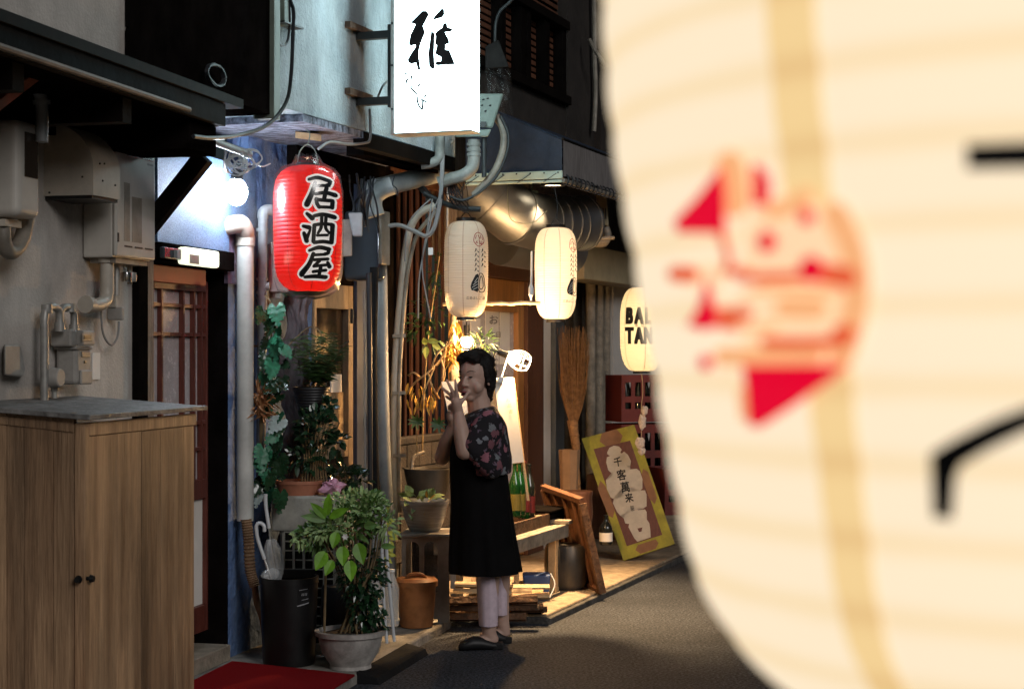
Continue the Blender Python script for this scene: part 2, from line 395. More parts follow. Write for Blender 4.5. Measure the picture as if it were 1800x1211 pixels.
def floral():
    m = mat('blouse', (.012, .010, .014), .9, var=0); t = m.node_tree; N = t.nodes; L = t.links; b = N['Principled BSDF']
    tc = N.new('ShaderNodeNewGeometry')
    def layer(sc, size, off):
        mp = N.new('ShaderNodeMapping'); mp.inputs['Location'].default_value = off; L.new(tc.outputs['Position'], mp.inputs[0])
        nz = N.new('ShaderNodeTexNoise'); nz.inputs['Scale'].default_value = 55; L.new(mp.outputs[0], nz.inputs[0])
        mx = N.new('ShaderNodeMix'); mx.data_type = 'VECTOR'; mx.inputs[0].default_value = .045
        L.new(mp.outputs[0], mx.inputs[4]); L.new(nz.outputs[1], mx.inputs[5])
        v = N.new('ShaderNodeTexVoronoi'); v.inputs['Scale'].default_value = sc; v.inputs['Randomness'].default_value = .9; L.new(mx.outputs[1], v.inputs[0])
        c = N.new('ShaderNodeMath'); c.operation = 'LESS_THAN'; c.inputs[1].default_value = size; L.new(v.outputs['Distance'], c.inputs[0])
        return v, c
    v1, c1 = layer(15, .36, (0, 0, 0)); v2, c2 = layer(27, .36, (3, 1, 2))
    r1 = N.new('ShaderNodeValToRGB'); L.new(v1.outputs['Color'], r1.inputs[0]); r1.color_ramp.interpolation = 'CONSTANT'
    e = r1.color_ramp.elements; e[0].color = (.33, .13, .17, 1); e[1].color = (.20, .08, .10, 1); e[1].position = .5
    q = e.new(.68); q.color = (.18, .19, .21, 1); q = e.new(.8); q.color = (.012, .01, .014, 1)
    r2 = N.new('ShaderNodeValToRGB'); L.new(v2.outputs['Color'], r2.inputs[0]); r2.color_ramp.interpolation = 'CONSTANT'
    e = r2.color_ramp.elements; e[0].color = (.012, .01, .014, 1); e[1].color = (.13, .09, .13, 1); e[1].position = .45
    q = e.new(.7); q.color = (.20, .21, .24, 1)
    a = N.new('ShaderNodeMix'); a.data_type = 'RGBA'; a.inputs[6].default_value = (.012, .010, .014, 1)
    L.new(c2.outputs[0], a.inputs[0]); L.new(r2.outputs[0], a.inputs[7])
    k = N.new('ShaderNodeMix'); k.data_type = 'RGBA'; L.new(c1.outputs[0], k.inputs[0]); L.new(a.outputs[2], k.inputs[6]); L.new(r1.outputs[0], k.inputs[7])
    L.new(k.outputs[2], b.inputs['Base Color'])
floral()
def lantern_paper(name, col, trans, emit=None, es=0.0, gloss=0.0):
    """thin paper: part of the light of the lamp inside comes through"""
    m = bpy.data.materials.new(name); m.use_nodes = True; t = m.node_tree; N = t.nodes; L = t.links
    b = N['Principled BSDF']; b.inputs['Base Color'].default_value = (*col, 1); b.inputs['Roughness'].default_value = .7
    b.inputs['Coat Weight'].default_value = gloss; b.inputs['Coat Roughness'].default_value = .24
    if emit: b.inputs['Emission Color'].default_value = (*emit, 1); b.inputs['Emission Strength'].default_value = es
    tr = N.new('ShaderNodeBsdfTranslucent'); tr.inputs[0].default_value = (*col, 1)
    mx = N.new('ShaderNodeMixShader'); mx.inputs[0].default_value = trans
    L.new(b.outputs[0], mx.inputs[1]); L.new(tr.outputs[0], mx.inputs[2]); L.new(mx.outputs[0], N['Material Output'].inputs[0])
    MAT[name] = m; return m
lantern_paper('paper_white', (.82, .74, .62), .5)
lantern_paper('paper_red', (.72, .022, .016), .5, gloss=.25)
m_ = MAT['mat_red']
def lamp(name, loc, power, col, r=.03, parent=None):
    d = bpy.data.lights.new(name, 'POINT'); d.energy = power; d.color = col; d.shadow_soft_size = r
    o = bpy.data.objects.new(name, d); COL.objects.link(o)
    if parent is not None: o.parent = parent; o.matrix_local = MW[parent.name].inverted() @ Matrix.Translation(loc)
    else: o.location = loc
    return o
# ------------------------------------------------------------------ ground
bm = nb(); slabpoly(bm, [(-14, -4), (30, -4), (30, 60), (-14, 60)], -.2, 0)
tagp(obj('road', bm, MAT['asphalt']), kind='structure')
bm = nb(); slabpoly(bm, [FA.pt(-8, -.3, 0), FA.pt(-8, .705, 0), (-.66, 7.87), (-.335, 9.24), FM.pt(1.505, .46, 0), FM.pt(1.505, -.3, 0), FM.pt(0, -.3, 0)], -.1, .05)
tagp(obj('pavement', bm, MAT['concrete'], bev=.012), kind='structure')
bm = nb(); fbox(bm, FM, 1.52, 12, -.4, 1.014, -.1, .047)
tagp(obj('shop_terrace', bm, MAT['terrace'], bev=.01), kind='structure')
bm = nb(); fbox(bm, FM, 1.50, 12, 1.018, 1.05, -.1, .035); fbox(bm, FM, 1.48, 1.515, .1, 1.05, -.1, .035)
tagp(obj('terrace_kerb', bm, MAT['kerbdark'], bev=.006), kind='structure')
# ------------------------------------------------------------------ near house (frame FA)
hs = thing('near_house', 'pale plastered house with dark pent roof and a red lattice sliding door', 'house', FA.pt(-1, 0, 0), FA.ang)
sP0, sP1, sD1, sC1 = FA.s(232), FA.s(266), FA.s(395), FA.s(441)
bm = nb(); fbox(bm, FA, -9, sP0, -.12, 0, 0, 2.385); obj('wall', bm, MAT['plaster'], hs)
bm = nb(); fbox(bm, FA, sP0 + .002, (sP0 + sP1) / 2, -.1, .03, .05, 2.3); obj('post', bm, MAT['blackwood'], hs, bev=.004)
bm = nb(); fbox(bm, FA, (sP0 + sP1) / 2 + .002, sP1, -.1, .012, .05, 2.3); obj('post', bm, MAT['oldwood'], hs, bev=.004)
hL = FA.h(330, 470); hT = FA.h(330, 435)
bm = nb(); fbox(bm, FA, sP1 + .002, FA.s(393), -.08, .028, hT + .003, 2.385); obj('plaster_panel', bm, MAT['bluepanel'], hs)
bm = nb(); fbox(bm, FA, sP1 + .002, sD1, -.14, .05, hL, hT); obj('lintel', bm, MAT['blackwood'], hs, bev=.004)
bm = nb(); fbox(bm, FA, sD1, sD1 + .03, -.3, .004, .05, hL - .002); obj('door_jamb', bm, MAT['blackwood'], hs)
bm = nb(); fbox(bm, FA, sD1 + .032, sC1, -.3, .0, .05, 2.385)
bmesh.ops.subdivide_edges(bm, edges=bm.edges, cuts=6, use_grid_fill=True)
for v in bm.verts: v.co += V((R.uniform(-1, 1), R.uniform(-1, 1), 0)) * .005
obj('column', bm, MAT['blueplaster'], hs, smooth=40)
bm = nb(); fbox(bm, FA, FA.s(393) + .002, sC1 + .02, .002, .02, FA.h(410, 500), FA.h(410, 395)); obj('column_patch', bm, MAT['purpleplaster'], hs)
bm = nb(); fbox(bm, FA, FA.s(393) + .002, sC1 + .02, .002, .018, FA.h(410, 394), 2.385); obj('column_top', bm, MAT['bluepanel'], hs)
bm = nb(); fbox(bm, FA, sP1, sD1, -.35, .03, .05, FA.h(370, 1142)); obj('threshold', bm, MAT['greywood'], hs, bev=.005)
bm = nb(); fbox(bm, FA, sP1, sD1 + .3, -.40, -.30, .05, 2.3); obj('back_wall', bm, MAT['blackwood'], hs)
# sliding door: stiles and rails, muntins, panes
O = -.05
def ds(px): return FA.s(px, O)
dr = None
bm = nb()
s0, s1 = ds(262), ds(366)
hb, ht = FA.h(330, 1120, O), FA.h(330, 492, O)
fbox(bm, FA, s0, s0 + .05, O - .035, O, hb, ht); fbox(bm, FA, s1 - .02, s1, O - .035, O, hb, ht)
fbox(bm, FA, s0 + .052, s1 - .022, O - .035, O, ht - .05, ht); fbox(bm, FA, s0 + .052, s1 - .022, O - .035, O, hb, hb + .12)
hk = FA.h(356, 842, O); fbox(bm, FA, s0 + .052, s1 - .022, O - .035, O - .001, hk - .09, hk)
dr = obj('door', bm, MAT['doorwood'], hs, bev=.003); tagp(dr, 'red brown lattice sliding door')
bm = nb(); fbox(bm, FA, s0 + .052, s1 - .022, O - .03, O - .022, hk + .001, ht - .052); obj('pane', bm, MAT['frost'], dr)
bm = nb(); fbox(bm, FA, s0 + .052, s1 - .022, O - .03, O - .02, hb + .122, hk - .092); obj('door_panel', bm, MAT['paper'], dr)
mb = nb(); fbox(mb, FA, 0, .016, 0, .022, 0, ht - .052 - hk); mb.transform(Matrix.Translation(-FA.pt(0, 0, 0)))
mme = finish(mb, 'muntin', MAT['doorwood'])
for px in (284, 322, 341, 354): piece('muntin', mme, dr, Matrix.Translation(FA.pt(ds(px), O - .021, hk + .001)))
mb = nb(); fbox(mb, FA, 0, s1 - s0 - .075, 0, .016, 0, .016); mb.transform(Matrix.Translation(-FA.pt(0, 0, 0)))
mme = finish(mb, 'muntin', MAT['doorwood'])
for py in (541, 591, 748, 795): piece('muntin', mme, dr, Matrix.Translation(FA.pt(s0 + .052, O - .019, FA.h(330, py, O))))
bm = nb(); fbox(bm, FA, sP1 + .002, FA.s(366), -.1, -.01, hL - .075, hL - .002); obj('door_head', bm, MAT['red_board'], hs, bev=.004)
# pent roof
sE = FA.s(397, .5)
bm = nb(); fbox(bm, FA, -9, sE, -.1, .47, 2.387, 2.42); obj('soffit_board', bm, MAT['blackwood'], hs)
bm = nb(); fbox(bm, FA, -9, sE, .472, .50, 2.387, 2.475); obj('fascia', bm, MAT['fascia'], hs, bev=.003)
bm = nb(); fbox(bm, FA, -9, FA.s(427, .51), .44, .512, 2.478, 2.515); obj('flashing', bm, MAT['flashing'], hs)
bm = nb(); cyl(bm, FA.pt(-9, .515, 2.40), FA.pt(FA.s(330, .51), .515, 2.40), .011, seg=8); obj('gutter_rod', bm, MAT['batten'], hs, smooth=40)
bm = nb(); fbox(bm, FA, FA.s(330, .45), sE, -.05, .46, 2.27, 2.385); obj('eave_beam', bm, MAT['blackwood'], hs, bev=.004)
for k in range(5):
    s = FA.s(300, .3) - .75 * k
    bm = nb(); fbox(bm, FA, s, s + .07, 0.002, .46, 2.30, 2.386); obj('rafter', bm, MAT['fascia'], hs)
sb = FA.s(273, .148) + .05
bm = nb(); beam(bm, FA.pt(sb, .34, 2.29), FA.pt(sb, .0, 1.90), .06, .07, up=V((0, 0, 1))); obj('brace', bm, MAT['fascia'], hs, bev=.004)
bm = nb(); fbox(bm, FA, -9, FA.s(120), .0, .05, 2.30, 2.386); obj('wall_plate', bm, MAT['blackwood'], hs)
# upper storey
bm = nb(); fbox(bm, FA, -9, FA.s(222, .45), .2, .45, 2.517, 5.5); obj('upper_wall', bm, MAT['plaster'], hs)
bm = nb(); fbox(bm, FA, FA.s(222, .45) + .002, FA.s(476, .45), .1, .455, 2.517, 5.5); obj('black_cladding', bm, MAT['blackwood'], hs)
bm = nb()
for k in range(9):
    a = 2.53 + .11 * k; w = R.uniform(.004, .02)
    fbox(bm, FA, FA.s(222, .45) - w, FA.s(222, .45) + .01, .456, .459, a, a + .1)
obj('torn_edge', bm, MAT['blackwood'], hs)
bm = nb(); fbox(bm, FA, FA.s(476, .46), FA.s(487, .46), .38, .475, 2.50, 5.5); obj('corner_trim', bm, MAT['trimmetal'], hs, bev=.002)
bm = nb()
for k in range(7):
    c = FA.pt(FA.s(372, .48), .48, FA.h(372, 133, .48)); a = .085 + .004 * R.uniform(-1, 1)
    tube(bm, [c + FA.pt(a * cos(t), .01 + .002 * k, .04 * sin(t) + .004 * R.uniform(-1, 1)) - FA.pt(0, 0, 0) for t in [2 * pi * i / 10 for i in range(11)]], .004, 5, 2)
tagp(obj('cable_coil', bm, MAT['cable'], base=FA.pt(FA.s(372, .48), .48, 2.6)), 'coil of thin black cable hanging on the black upper cladding', 'cable')
# ------------------------------------------------------------------ bar house: blue plaster wall, grey stucco box above
bh = thing('bar_house', 'bar front with blue plaster below and a grey stucco storey overhanging it', 'house', FM.pt(.5, 0, 0), FM.ang)
bm = nb(); fbox(bm, FM, -.02, FM.s(548), -.12, 0, .05, 2.55)
bmesh.ops.subdivide_edges(bm, edges=bm.edges, cuts=7, use_grid_fill=True)
for v in bm.verts: v.co += V((R.uniform(-1, 1), R.uniform(-1, 1), 0)) * .012
obj('wall', bm, MAT['blueplaster'], bh, smooth=40)
bm = nb(); fbox(bm, FM, FM.s(622), FM.s(648), -.12, .02, .05, 2.55); obj('post', bm, MAT['bluepost'], bh, bev=.004)
bm = nb(); fbox(bm, FM, FM.s(548) + .002, FM.s(622) - .002, -.12, .0, FM.h(585, 498), 2.55); obj('wall_over_door', bm, MAT['blackwood'], bh)
bm = nb(); fbox(bm, FM, FM.s(648) + .002, FM.s(692), -.12, .0, .05, 2.55); obj('wall_end', bm, MAT['blackwood'], bh)
so0, so1 = FM.s(483, .5), FM.s(800, .5)
bm = nb(); fbox(bm, FM, so0, so1, -.3, .5, 2.58, 5.5); obj('stucco_storey', bm, MAT['stucco'], bh)
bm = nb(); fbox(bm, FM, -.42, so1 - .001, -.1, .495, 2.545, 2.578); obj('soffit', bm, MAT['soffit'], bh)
bm = nb(); fbox(bm, FM, FM.s(640, .4), so1, .30, .40, 2.49, 2.543); fbox(bm, FM, FM.s(560, .2), so1, .02, .08, 2.42, 2.543); obj('soffit_beam', bm, MAT['blackwood'], bh, bev=.004)
bm = nb(); fbox(bm, FM, FM.s(640, .5), so1, .44, .503, 2.50, 2.576); obj('edge_board', bm, MAT['fascia'], bh, bev=.003)
# inner window door with wooden frame
win = None
bm = nb(); O2 = .006
w0, w1 = FM.s(550, O2), FM.s(621, O2); wh0, wh1 = .25, FM.h(585, 500, O2)
def wf(a, b, h0, h1, d=0.0): fbox(bm, FM, a, b, -.05 - d, O2 - d, h0, h1)
wf(w0, w0 + .045, wh0, wh1); wf(w1 - .06, w1, wh0, wh1); wf(w0 + .046, w1 - .061, wh1 - .13, wh1); wf(w0 + .046, w1 - .061, wh0, wh0 + .1)
wf(w0 + .046, w1 - .061, FM.h(590, 805, O2), FM.h(590, 775, O2), .001)
win = obj('window_door', bm, MAT['sashwood'], bh, bev=.003)
bm = nb(); fbox(bm, FM, w0 + .046, w1 - .061, -.04, -.03, wh0 + .1, wh1 - .131); obj('pane', bm, MAT['darkglass'], win)
bm = nb(); fbox(bm, FM, w0 + .15, w1 - .062, -.029, -.022, FM.h(590, 774, O2), FM.h(590, 690, O2)); obj('half_curtain', bm, MAT['curtain'], win)
for (a, b, c, d, mm) in ((592, 640, 599, 688, 'card'), (588, 658, 606, 690, 'paper')):
    bm = nb(); fbox(bm, FM, FM.s(a, O2), FM.s(c, O2), -.028 + .008 * (mm == 'paper'), -.018 + .006 * (mm == 'paper'), FM.h(a, d, O2), FM.h(a, b, O2)); obj('notice', bm, MAT[mm], win)
bm = nb()
for py in (555, 840): cyl(bm, FM.pt(w1 - .03, O2 + .008, FM.h(600, py, O2) - .04), FM.pt(w1 - .03, O2 + .008, FM.h(600, py, O2) + .04), .008, seg=8)
obj('hinge', bm, MAT['steeldark'], win)
# ------------------------------------------------------------------ far shop: slatted fence on block wall, doors, upper floor
fs = thing('far_shop', 'dark timber shop front with warm lit orange framed door and a slatted upper floor', 'house', FM.pt(3, 0, 0), FM.ang)
l0, l1 = FM.s(692), FM.s(815)
hbw = FM.h(740, 778)
bm = nb(); fbox(bm, FM, l0, l1, -.35, -.28, .05, 3.2); obj('back_wall', bm, MAT['blackwood'], fs)
bm = nb(); fbox(bm, FM, l0 + .01, l1, -.10, .0, hbw, hbw + .04); obj('capping', bm, MAT['block'], fs, bev=.006)
bl = 0.2
mb = nb(); box(mb, V((0, 0, 0)), (.185, .1, .13)); bme = finish(mb, 'block', MAT['block'])
Rm = Matrix.Rotation(FM.ang, 4, 'Z')
for r in range(7):
    h = hbw - .07 - r * .138
    for k in range(6):
        s = l0 + .1 + k * .192 + (.096 if r % 2 else 0)
        if s > l1 - .05: continue
        piece('block', bme, fs, Matrix.Translation(FM.pt(s, -.05 + R.uniform(-.004, .004), h)) @ Rm)
bm = nb(); fbox(bm, FM, l0, l1, -.11, -.012, .05, hbw - .005); obj('mortar', bm, MAT['kerbdark'], fs)
hsl = 2.50
mb = nb(); box(mb, V((0, 0, 0)), (.03, .012, hsl - hbw - .045)); sme = finish(mb, 'slat', MAT['slatwood'])
for k, px in enumerate((702, 714, 725, 736, 747, 758, 769, 780, 791)):
    piece('slat', sme, fs, Matrix.Translation(FM.pt(FM.s(px), -.05, (hsl + hbw + .045) / 2)) @ Rm)
bm = nb(); fbox(bm, FM, l0, l1, -.08, -.02, hsl + .002, hsl + .09); obj('top_rail', bm, MAT['brownwood'], fs)
bm = nb(); fbox(bm, FM, l0, l1, -.3, .1, hsl + .1, 2.9); obj('wall_over_fence', bm, MAT['oldwood'], fs)
# lintel and door
d0, d1 = FM.s(803), FM.s(921)
hd = FM.h(870, 490)
bm = nb(); fbox(bm, FM, d0, FM.s(948), -.15, .06, hd + .003, FM.h(870, 458)); obj('lintel', bm, MAT['brownwood'], fs, bev=.005)
bm = nb(); fbox(bm, FM, d0, 9, -.2, .0, FM.h(870, 457), 3.1); obj('wall_over_door', bm, MAT['oldwood'], fs)
bm = nb(); fbox(bm, FM, d0, d0 + .10, -.06, .0, .06, hd); fbox(bm, FM, d1 - .12, d1, -.06, .0, .06, hd)
fbox(bm, FM, d0 + .102, d1 - .122, -.06, .0, hd - .22, hd); fbox(bm, FM, d0 + .102, d1 - .122, -.06, .0, .06, .45)
door2 = obj('door', bm, MAT['orangewood'], fs, bev=.004)
bm = nb(); fbox(bm, FM, d0 + .102, d1 - .122, -.045, -.035, .45, hd - .22); obj('pane', bm, MAT['frost'], door2)
def poster(px0, py0, px1, py1, off, m='paper'):
    bm = nb(); fbox(bm, FM, FM.s(px0), FM.s(px1), -.033 + off, -.030 + off, FM.h((px0 + px1) / 2, py1), FM.h((px0 + px1) / 2, py0)); return obj('poster', bm, MAT[m], door2)
poster(861, 522, 884, 640, 0); poster(886, 524, 903, 640, .001); poster(835, 560, 852, 640, 0)
bm = nb()
for x, y, t, z in ((868, 532, 'お', 20), (868, 562, 'お', 18), (870, 588, '本日', 11), (870, 612, '酒', 13), (843, 590, '鮮', 14)):
    ink_text(bm, t, x, y, z, 0)
ink_map(bm, lambda x, y, z: FM.at(x, y, -.024 + z)); obj('poster_lettering', bm, MAT['ink_grey'], door2)
for a, b, mm, dep in ((921, 949, 'brownwood', .03), (949.5, 965, 'whitepost', .015), (965.5, 981, 'steelpost', .05)):
    bm = nb(); fbox(bm, FM, FM.s(a) + .001, FM.s(b), -.12, dep, .05, 2.62 if mm != 'brownwood' else FM.h(930, 458) - .004); obj('post', bm, MAT[mm], fs, bev=.004)
bm = nb(); fbox(bm, FM, FM.s(981) + .001, 9, -.5, -.45, .05, 3.0); obj('room_back_wall', bm, MAT['brownwood'], fs)
bm = nb(); fbox(bm, FM, FM.s(981) + .001, FM.s(1125), -.04, -.03, .45, FM.h(1020, 495)); obj('shop_window', bm, MAT['darkglass'], fs)
bm = nb()
for px in (1038, 1052, 1064, 1100):
    cyl(bm, FM.at(px, 480, .06), FM.at(px, 480, .06) * 1 - V((0, 0, FM.at(px, 480, .06).z - .06)), .035 + .008 * R.random(), seg=10)
obj('standpipe', bm, MAT['greywood'], fs, smooth=40)
bm = nb(); fbox(bm, FM, FM.s(1018, .3), 9, .1, .34, FM.h(1040, 492, .34), FM.h(1040, 432, .34)); obj('cross_beam', bm, MAT['beam_tan'], fs, bev=.006)
bm = nb(); fbox(bm, FM, FM.s(1078, .1), 9, -.1, .1, .06, FM.h(1090, 490, .1)); obj('side_panel', bm, MAT['whitepost'], fs)
# upper floor with slatted windows
U = .35
bm = nb(); u0 = so1 + .01
fbox(bm, FM, u0, 12, U - .3, U - .08, 2.9, 6.2); obj('upper_backing', bm, MAT['blackwood'], fs)
def up(px0, py0, px1, py1, o0, o1, mm, name):
    bm = nb(); s0, s1 = FM.s(px0, U), FM.s(px1, U); fbox(bm, FM, s0, s1, U + o0, U + o1, FM.h((px0 + px1) / 2, py1, U), FM.h((px0 + px1) / 2, py0, U)); return obj(name, bm, MAT[mm], fs, bev=.003)
sB = FM.s(993, U)
bm = nb(); fbox(bm, FM, u0, sB, U - .06, U, 2.93, FM.h(1000, 150, U) - .16); obj('spandrel', bm, MAT['upperdark'], fs)
bm = nb(); fbox(bm, FM, sB + .002, FM.s(1040, U), U - .06, U + .02, 2.93, 6.2); obj('upper_wall', bm, MAT['upperdark'], fs)
bm = nb(); fbox(bm, FM, FM.s(1052, U), 12, U - .06, U + .02, 2.93, 6.2); obj('upper_wall', bm, MAT['upperdark'], fs)
hs0 = FM.h(1000, 150, U) - .158
bm = nb(); fbox(bm, FM, u0, sB - .002, U - .05, U + .05, hs0, hs0 + .06); obj('sill', bm, MAT['fascia'], fs, bev=.003)
bm = nb(); fbox(bm, FM, u0, sB - .002, U - .05, U + .04, hs0 + .52, hs0 + .58); obj('window_head', bm, MAT['fascia'], fs, bev=.003)
for px in (880, 915, 925, 958, 988):
    bm = nb(); fbox(bm, FM, FM.s(px, U), FM.s(px, U) + .07, U - .07, U + .01, hs0 + .062, hs0 + .518); obj('window_post', bm, MAT['blackwood'], fs)
mb = nb(); fbox(mb, FM, 0, sB - .003 - u0, 0, .01, 0, .028); mb.transform(Matrix.Translation(-FM.pt(0, 0, 0))); lme = finish(mb, 'louvre', MAT['brownwood'])
for k in range(10): piece('louvre', lme, fs, Matrix.Translation(FM.pt(u0, U - .075, hs0 + .08 + k * .044)))
for k in range(9): piece('louvre', lme, fs, Matrix.Translation(FM.pt(u0, U - .06, hs0 + .62 + k * .05)))
bm = nb(); tube(bm, [FM.at(1045, 60, U + .06), FM.at(1045, 100, U + .06), FM.at(1047, 160, U + .06), FM.at(1044, 232, U + .06)], .017, 8, 3); tube(bm, [FM.at(1036, 70, U + .1), FM.at(1046, 90, U + .15), FM.at(1066, 118, U + .2)], .014, 8, 2)
tube(bm, [FM.at(1045, 60, U + .06), FM.at(1044, 0, U + .06), FM.at(1044, -80, U + .06)], .017, 8, 2)
tagp(obj('drainpipe', bm, MAT['beigedark'], base=FM.at(1045, 232, U), smooth=40), 'thin rusty drainpipe with a branch on the dark upper floor', 'pipe')
# far closing wall so that the street has an end
bm = nb(); hexa(bm, [V(p) for p in ((3, 24, 0), (14, 22, 0), (14, 23, 0), (3, 25, 0), (3, 24, 9), (14, 22, 9), (14, 23, 9), (3, 25, 9))])
tagp(obj('end_house', bm, MAT['upperdark'], base=V((8, 24, 0))), 'dark house wall closing the far end of the lane', 'house')
# ------------------------------------------------------------------ wooden cabinet
FC = Fr(-1.407, 5.61, .2272, .9738)
cb = thing('wooden_cabinet', 'tall plank cabinet with sloping grey lid beside the red door', 'cabinet', FC.pt(.45, -.25, 0), FC.ang)
ce = FC.s(344)
hf, hbk = 1.262, 1.30
mb = nb(); box(mb, V((0, 0, .56)), (1, 1, 1.12)); 
def planks(s0, s1, n, o0, o1, side):
    e = [0]
    for i in range(n): e.append(e[-1] + R.uniform(.75, 1.3))
    e = [s0 + (s1 - s0) * x / e[-1] for x in e]
    for i in range(n):
        bm = nb(); g = .0007; d = R.uniform(0, .0025)
        if side: fbox(bm, FC, o0 + d, o1, e[i] + g, e[i + 1] - g, .03, hf + .035)
        else: fbox(bm, FC, e[i] + g, e[i + 1] - g, o0, o1 - d, .03, hf - .045)
        obj('plank', bm, MAT['cabinet'], cb, bev=.0012)
planks(.036, ce - .012, 9, -.022, 0, False)
planks(-.50, -.036, 6, 0.0, .022, True)
bm = nb(); fbox(bm, FC, 0, .034, -.034, 0.003, .0, hf); obj('corner_post', bm, MAT['cabinet'], cb, bev=.003)
bm = nb(); fbox(bm, FC, .036, ce, -.03, .004, hf - .043, hf); obj('top_rail', bm, MAT['cabinet'], cb, bev=.003)
bm = nb(); hexa(bm, [FC.pt(s, o, h) for (s, o, h) in ((-.004, -.5, hbk - .025), (.018, -.5, hbk - .025), (.018, -.036, hf - .03), (-.004, -.036, hf - .03), (-.004, -.5, hbk + .0), (.018, -.5, hbk + .0), (.018, -.036, hf), (-.004, -.036, hf))]); obj('top_rail', bm, MAT['cabinet'], cb, bev=.002)
bm = nb(); fbox(bm, FC, .024, ce, -.49, -.026, .03, hf - .06); obj('inner_box', bm, MAT['blackwood'], cb)
bm = nb(); hexa(bm, [FC.pt(s, o, h) for h in (0, .017) for s, o, h in ((-.03, -.56, hbk + .014 + h), (ce + .03, -.56, hbk + .014 + h), (ce + .03, .035, hf + .012 + h), (-.03, .035, hf + .012 + h))])
obj('lid', bm, MAT['lidmetal'], cb, bev=.003)
hk_ = EYE - (1018 - HY) * 5.6 / FP
for d in (-.013, .013):
    bm = nb(); c = FC.pt(d if d > 0 else -.001, .003 if d > 0 else -.012, hk_); n_ = FC.pt(0, 1, 0) - FC.pt(0, 0, 0) if d > 0 else FC.pt(-1, 0, 0) - FC.pt(0, 0, 0)
    cyl(bm, c, c + n_ * .014, .007, .006, 10); cyl(bm, c + n_ * .014, c + n_ * .026, .014, .010, 12); obj('knob', bm, MAT['blackplastic'], cb, smooth=40)
# ------------------------------------------------------------------ utility boxes on the pale wall
def rounded(bm, F, s0, s1, o0, o1, h0, h1): fbox(bm, F, s0, s1, o0, o1, h0, h1)
t = thing('electric_meter', 'rounded cream electricity meter housing with dark window high on the pale wall', 'meter', FA.at(40, 300, 0), FA.ang)
o_ = .18; sa, sb_ = FA.s(33, o_), FA.s(73, o_)
bm = nb(); fbox(bm, FA, sa - .004, sb_, 0.004, o_, FA.h(50, 383, o_), FA.h(50, 213, o_)); obj('case', bm, MAT['heater'], t, bev=.03)
bm = nb(); fbox(bm, FA, FA.s(43, o_), FA.s(66, o_), o_ - .004, o_ + .004, FA.h(54, 313, o_), FA.h(54, 234, o_)); obj('window', bm, MAT['darkglass'], t, bev=.003)
bm = nb(); fbox(bm, FA, FA.s(0, .1), FA.s(38, .12), .05, .12, FA.h(20, 400, .1), FA.h(20, 388, .1)); obj('clamp', bm, MAT['beige'], t)
bm = nb(); c = [FA.at(x, y, .09) for x, y in ((6, 388), (5, 420), (14, 442), (28, 438), (40, 415), (46, 385))]
tube(bm, c, .028, 10, 5)
tagp(obj('flexible_conduit', bm, MAT['beigedark'], base=c[0], smooth=40), 'beige flexible conduit looping below the electricity meter', 'conduit')
bm = nb(); tube(bm, [FA.at(x, y, .2) for x, y in ((38, 128), (55, 140), (70, 165), (74, 200), (73, 250))], .022, 10, 5)
for y in (176,): cyl(bm, FA.at(73, y, .2), FA.at(73.5, y + 8, .2), .03, seg=10)
tagp(obj('bent_conduit', bm, MAT['pvcgrey'], base=FA.at(73, 230, .2), smooth=40), 'bent grey conduit running up from the meter under the pent roof', 'conduit')
bm = nb(); beam(bm, FA.at(-30, 190, .3), FA.at(52, 128, .3), .10, .03); tagp(obj('red_board', bm, MAT['red_board'], base=FA.at(10, 150, .3)), 'red board slanting under the pent roof at the picture edge', 'board')
# vent hood: quarter round profile
t = thing('vent_hood', 'cream quarter round vent hood beside the water heater', 'vent hood', FA.at(75, 320, 0), FA.ang)
hs_, he_ = FA.s(77, 0), FA.s(213, .205)
h0_, h1_ = FA.h(165, 343, .2), FA.h(80, 216, 0)
prof = [(0, h0_), (.20, h0_)] + [(.20 * cos(a), h1_ - (h1_ - h0_ - .10) + (h1_ - h0_ - .10) * sin(a)) for a in [pi / 2 * i / 10 for i in range(0, 11)]]
bm = nb(); loft(bm, [[FA.pt(s, o, h) for o, h in prof] for s in (hs_, he_)]); obj('cover', bm, MAT['beige'], t, smooth=35)
bm = nb(); fbox(bm, FA, hs_ + .004, he_ - .004, .004, .192, h0_ - .012, h0_ - .001); obj('mouth', bm, MAT['blackplastic'], t)
bm = nb()
for px, py in ((88, 332), (150, 318), (180, 318), (202, 326), (175, 288), (183, 288)):
    c = FA.at(px, py, .2 if px > 165 else 0) if px > 165 else FA.pt(hs_ - .001, FA.pt(0, 0, 0).x * 0 + (px - 77) / 88 * .19, FA.h(px, py, .1))
    cyl(bm, c - FA.pt(0, .0, 0) + FA.pt(0, 0, 0), c + (FA.pt(0, .004, 0) - FA.pt(0, 0, 0) if px > 165 else FA.pt(-.003, 0, 0) - FA.pt(0, 0, 0)), .004, seg=6)
obj('screw', bm, MAT['steeldark'], t)
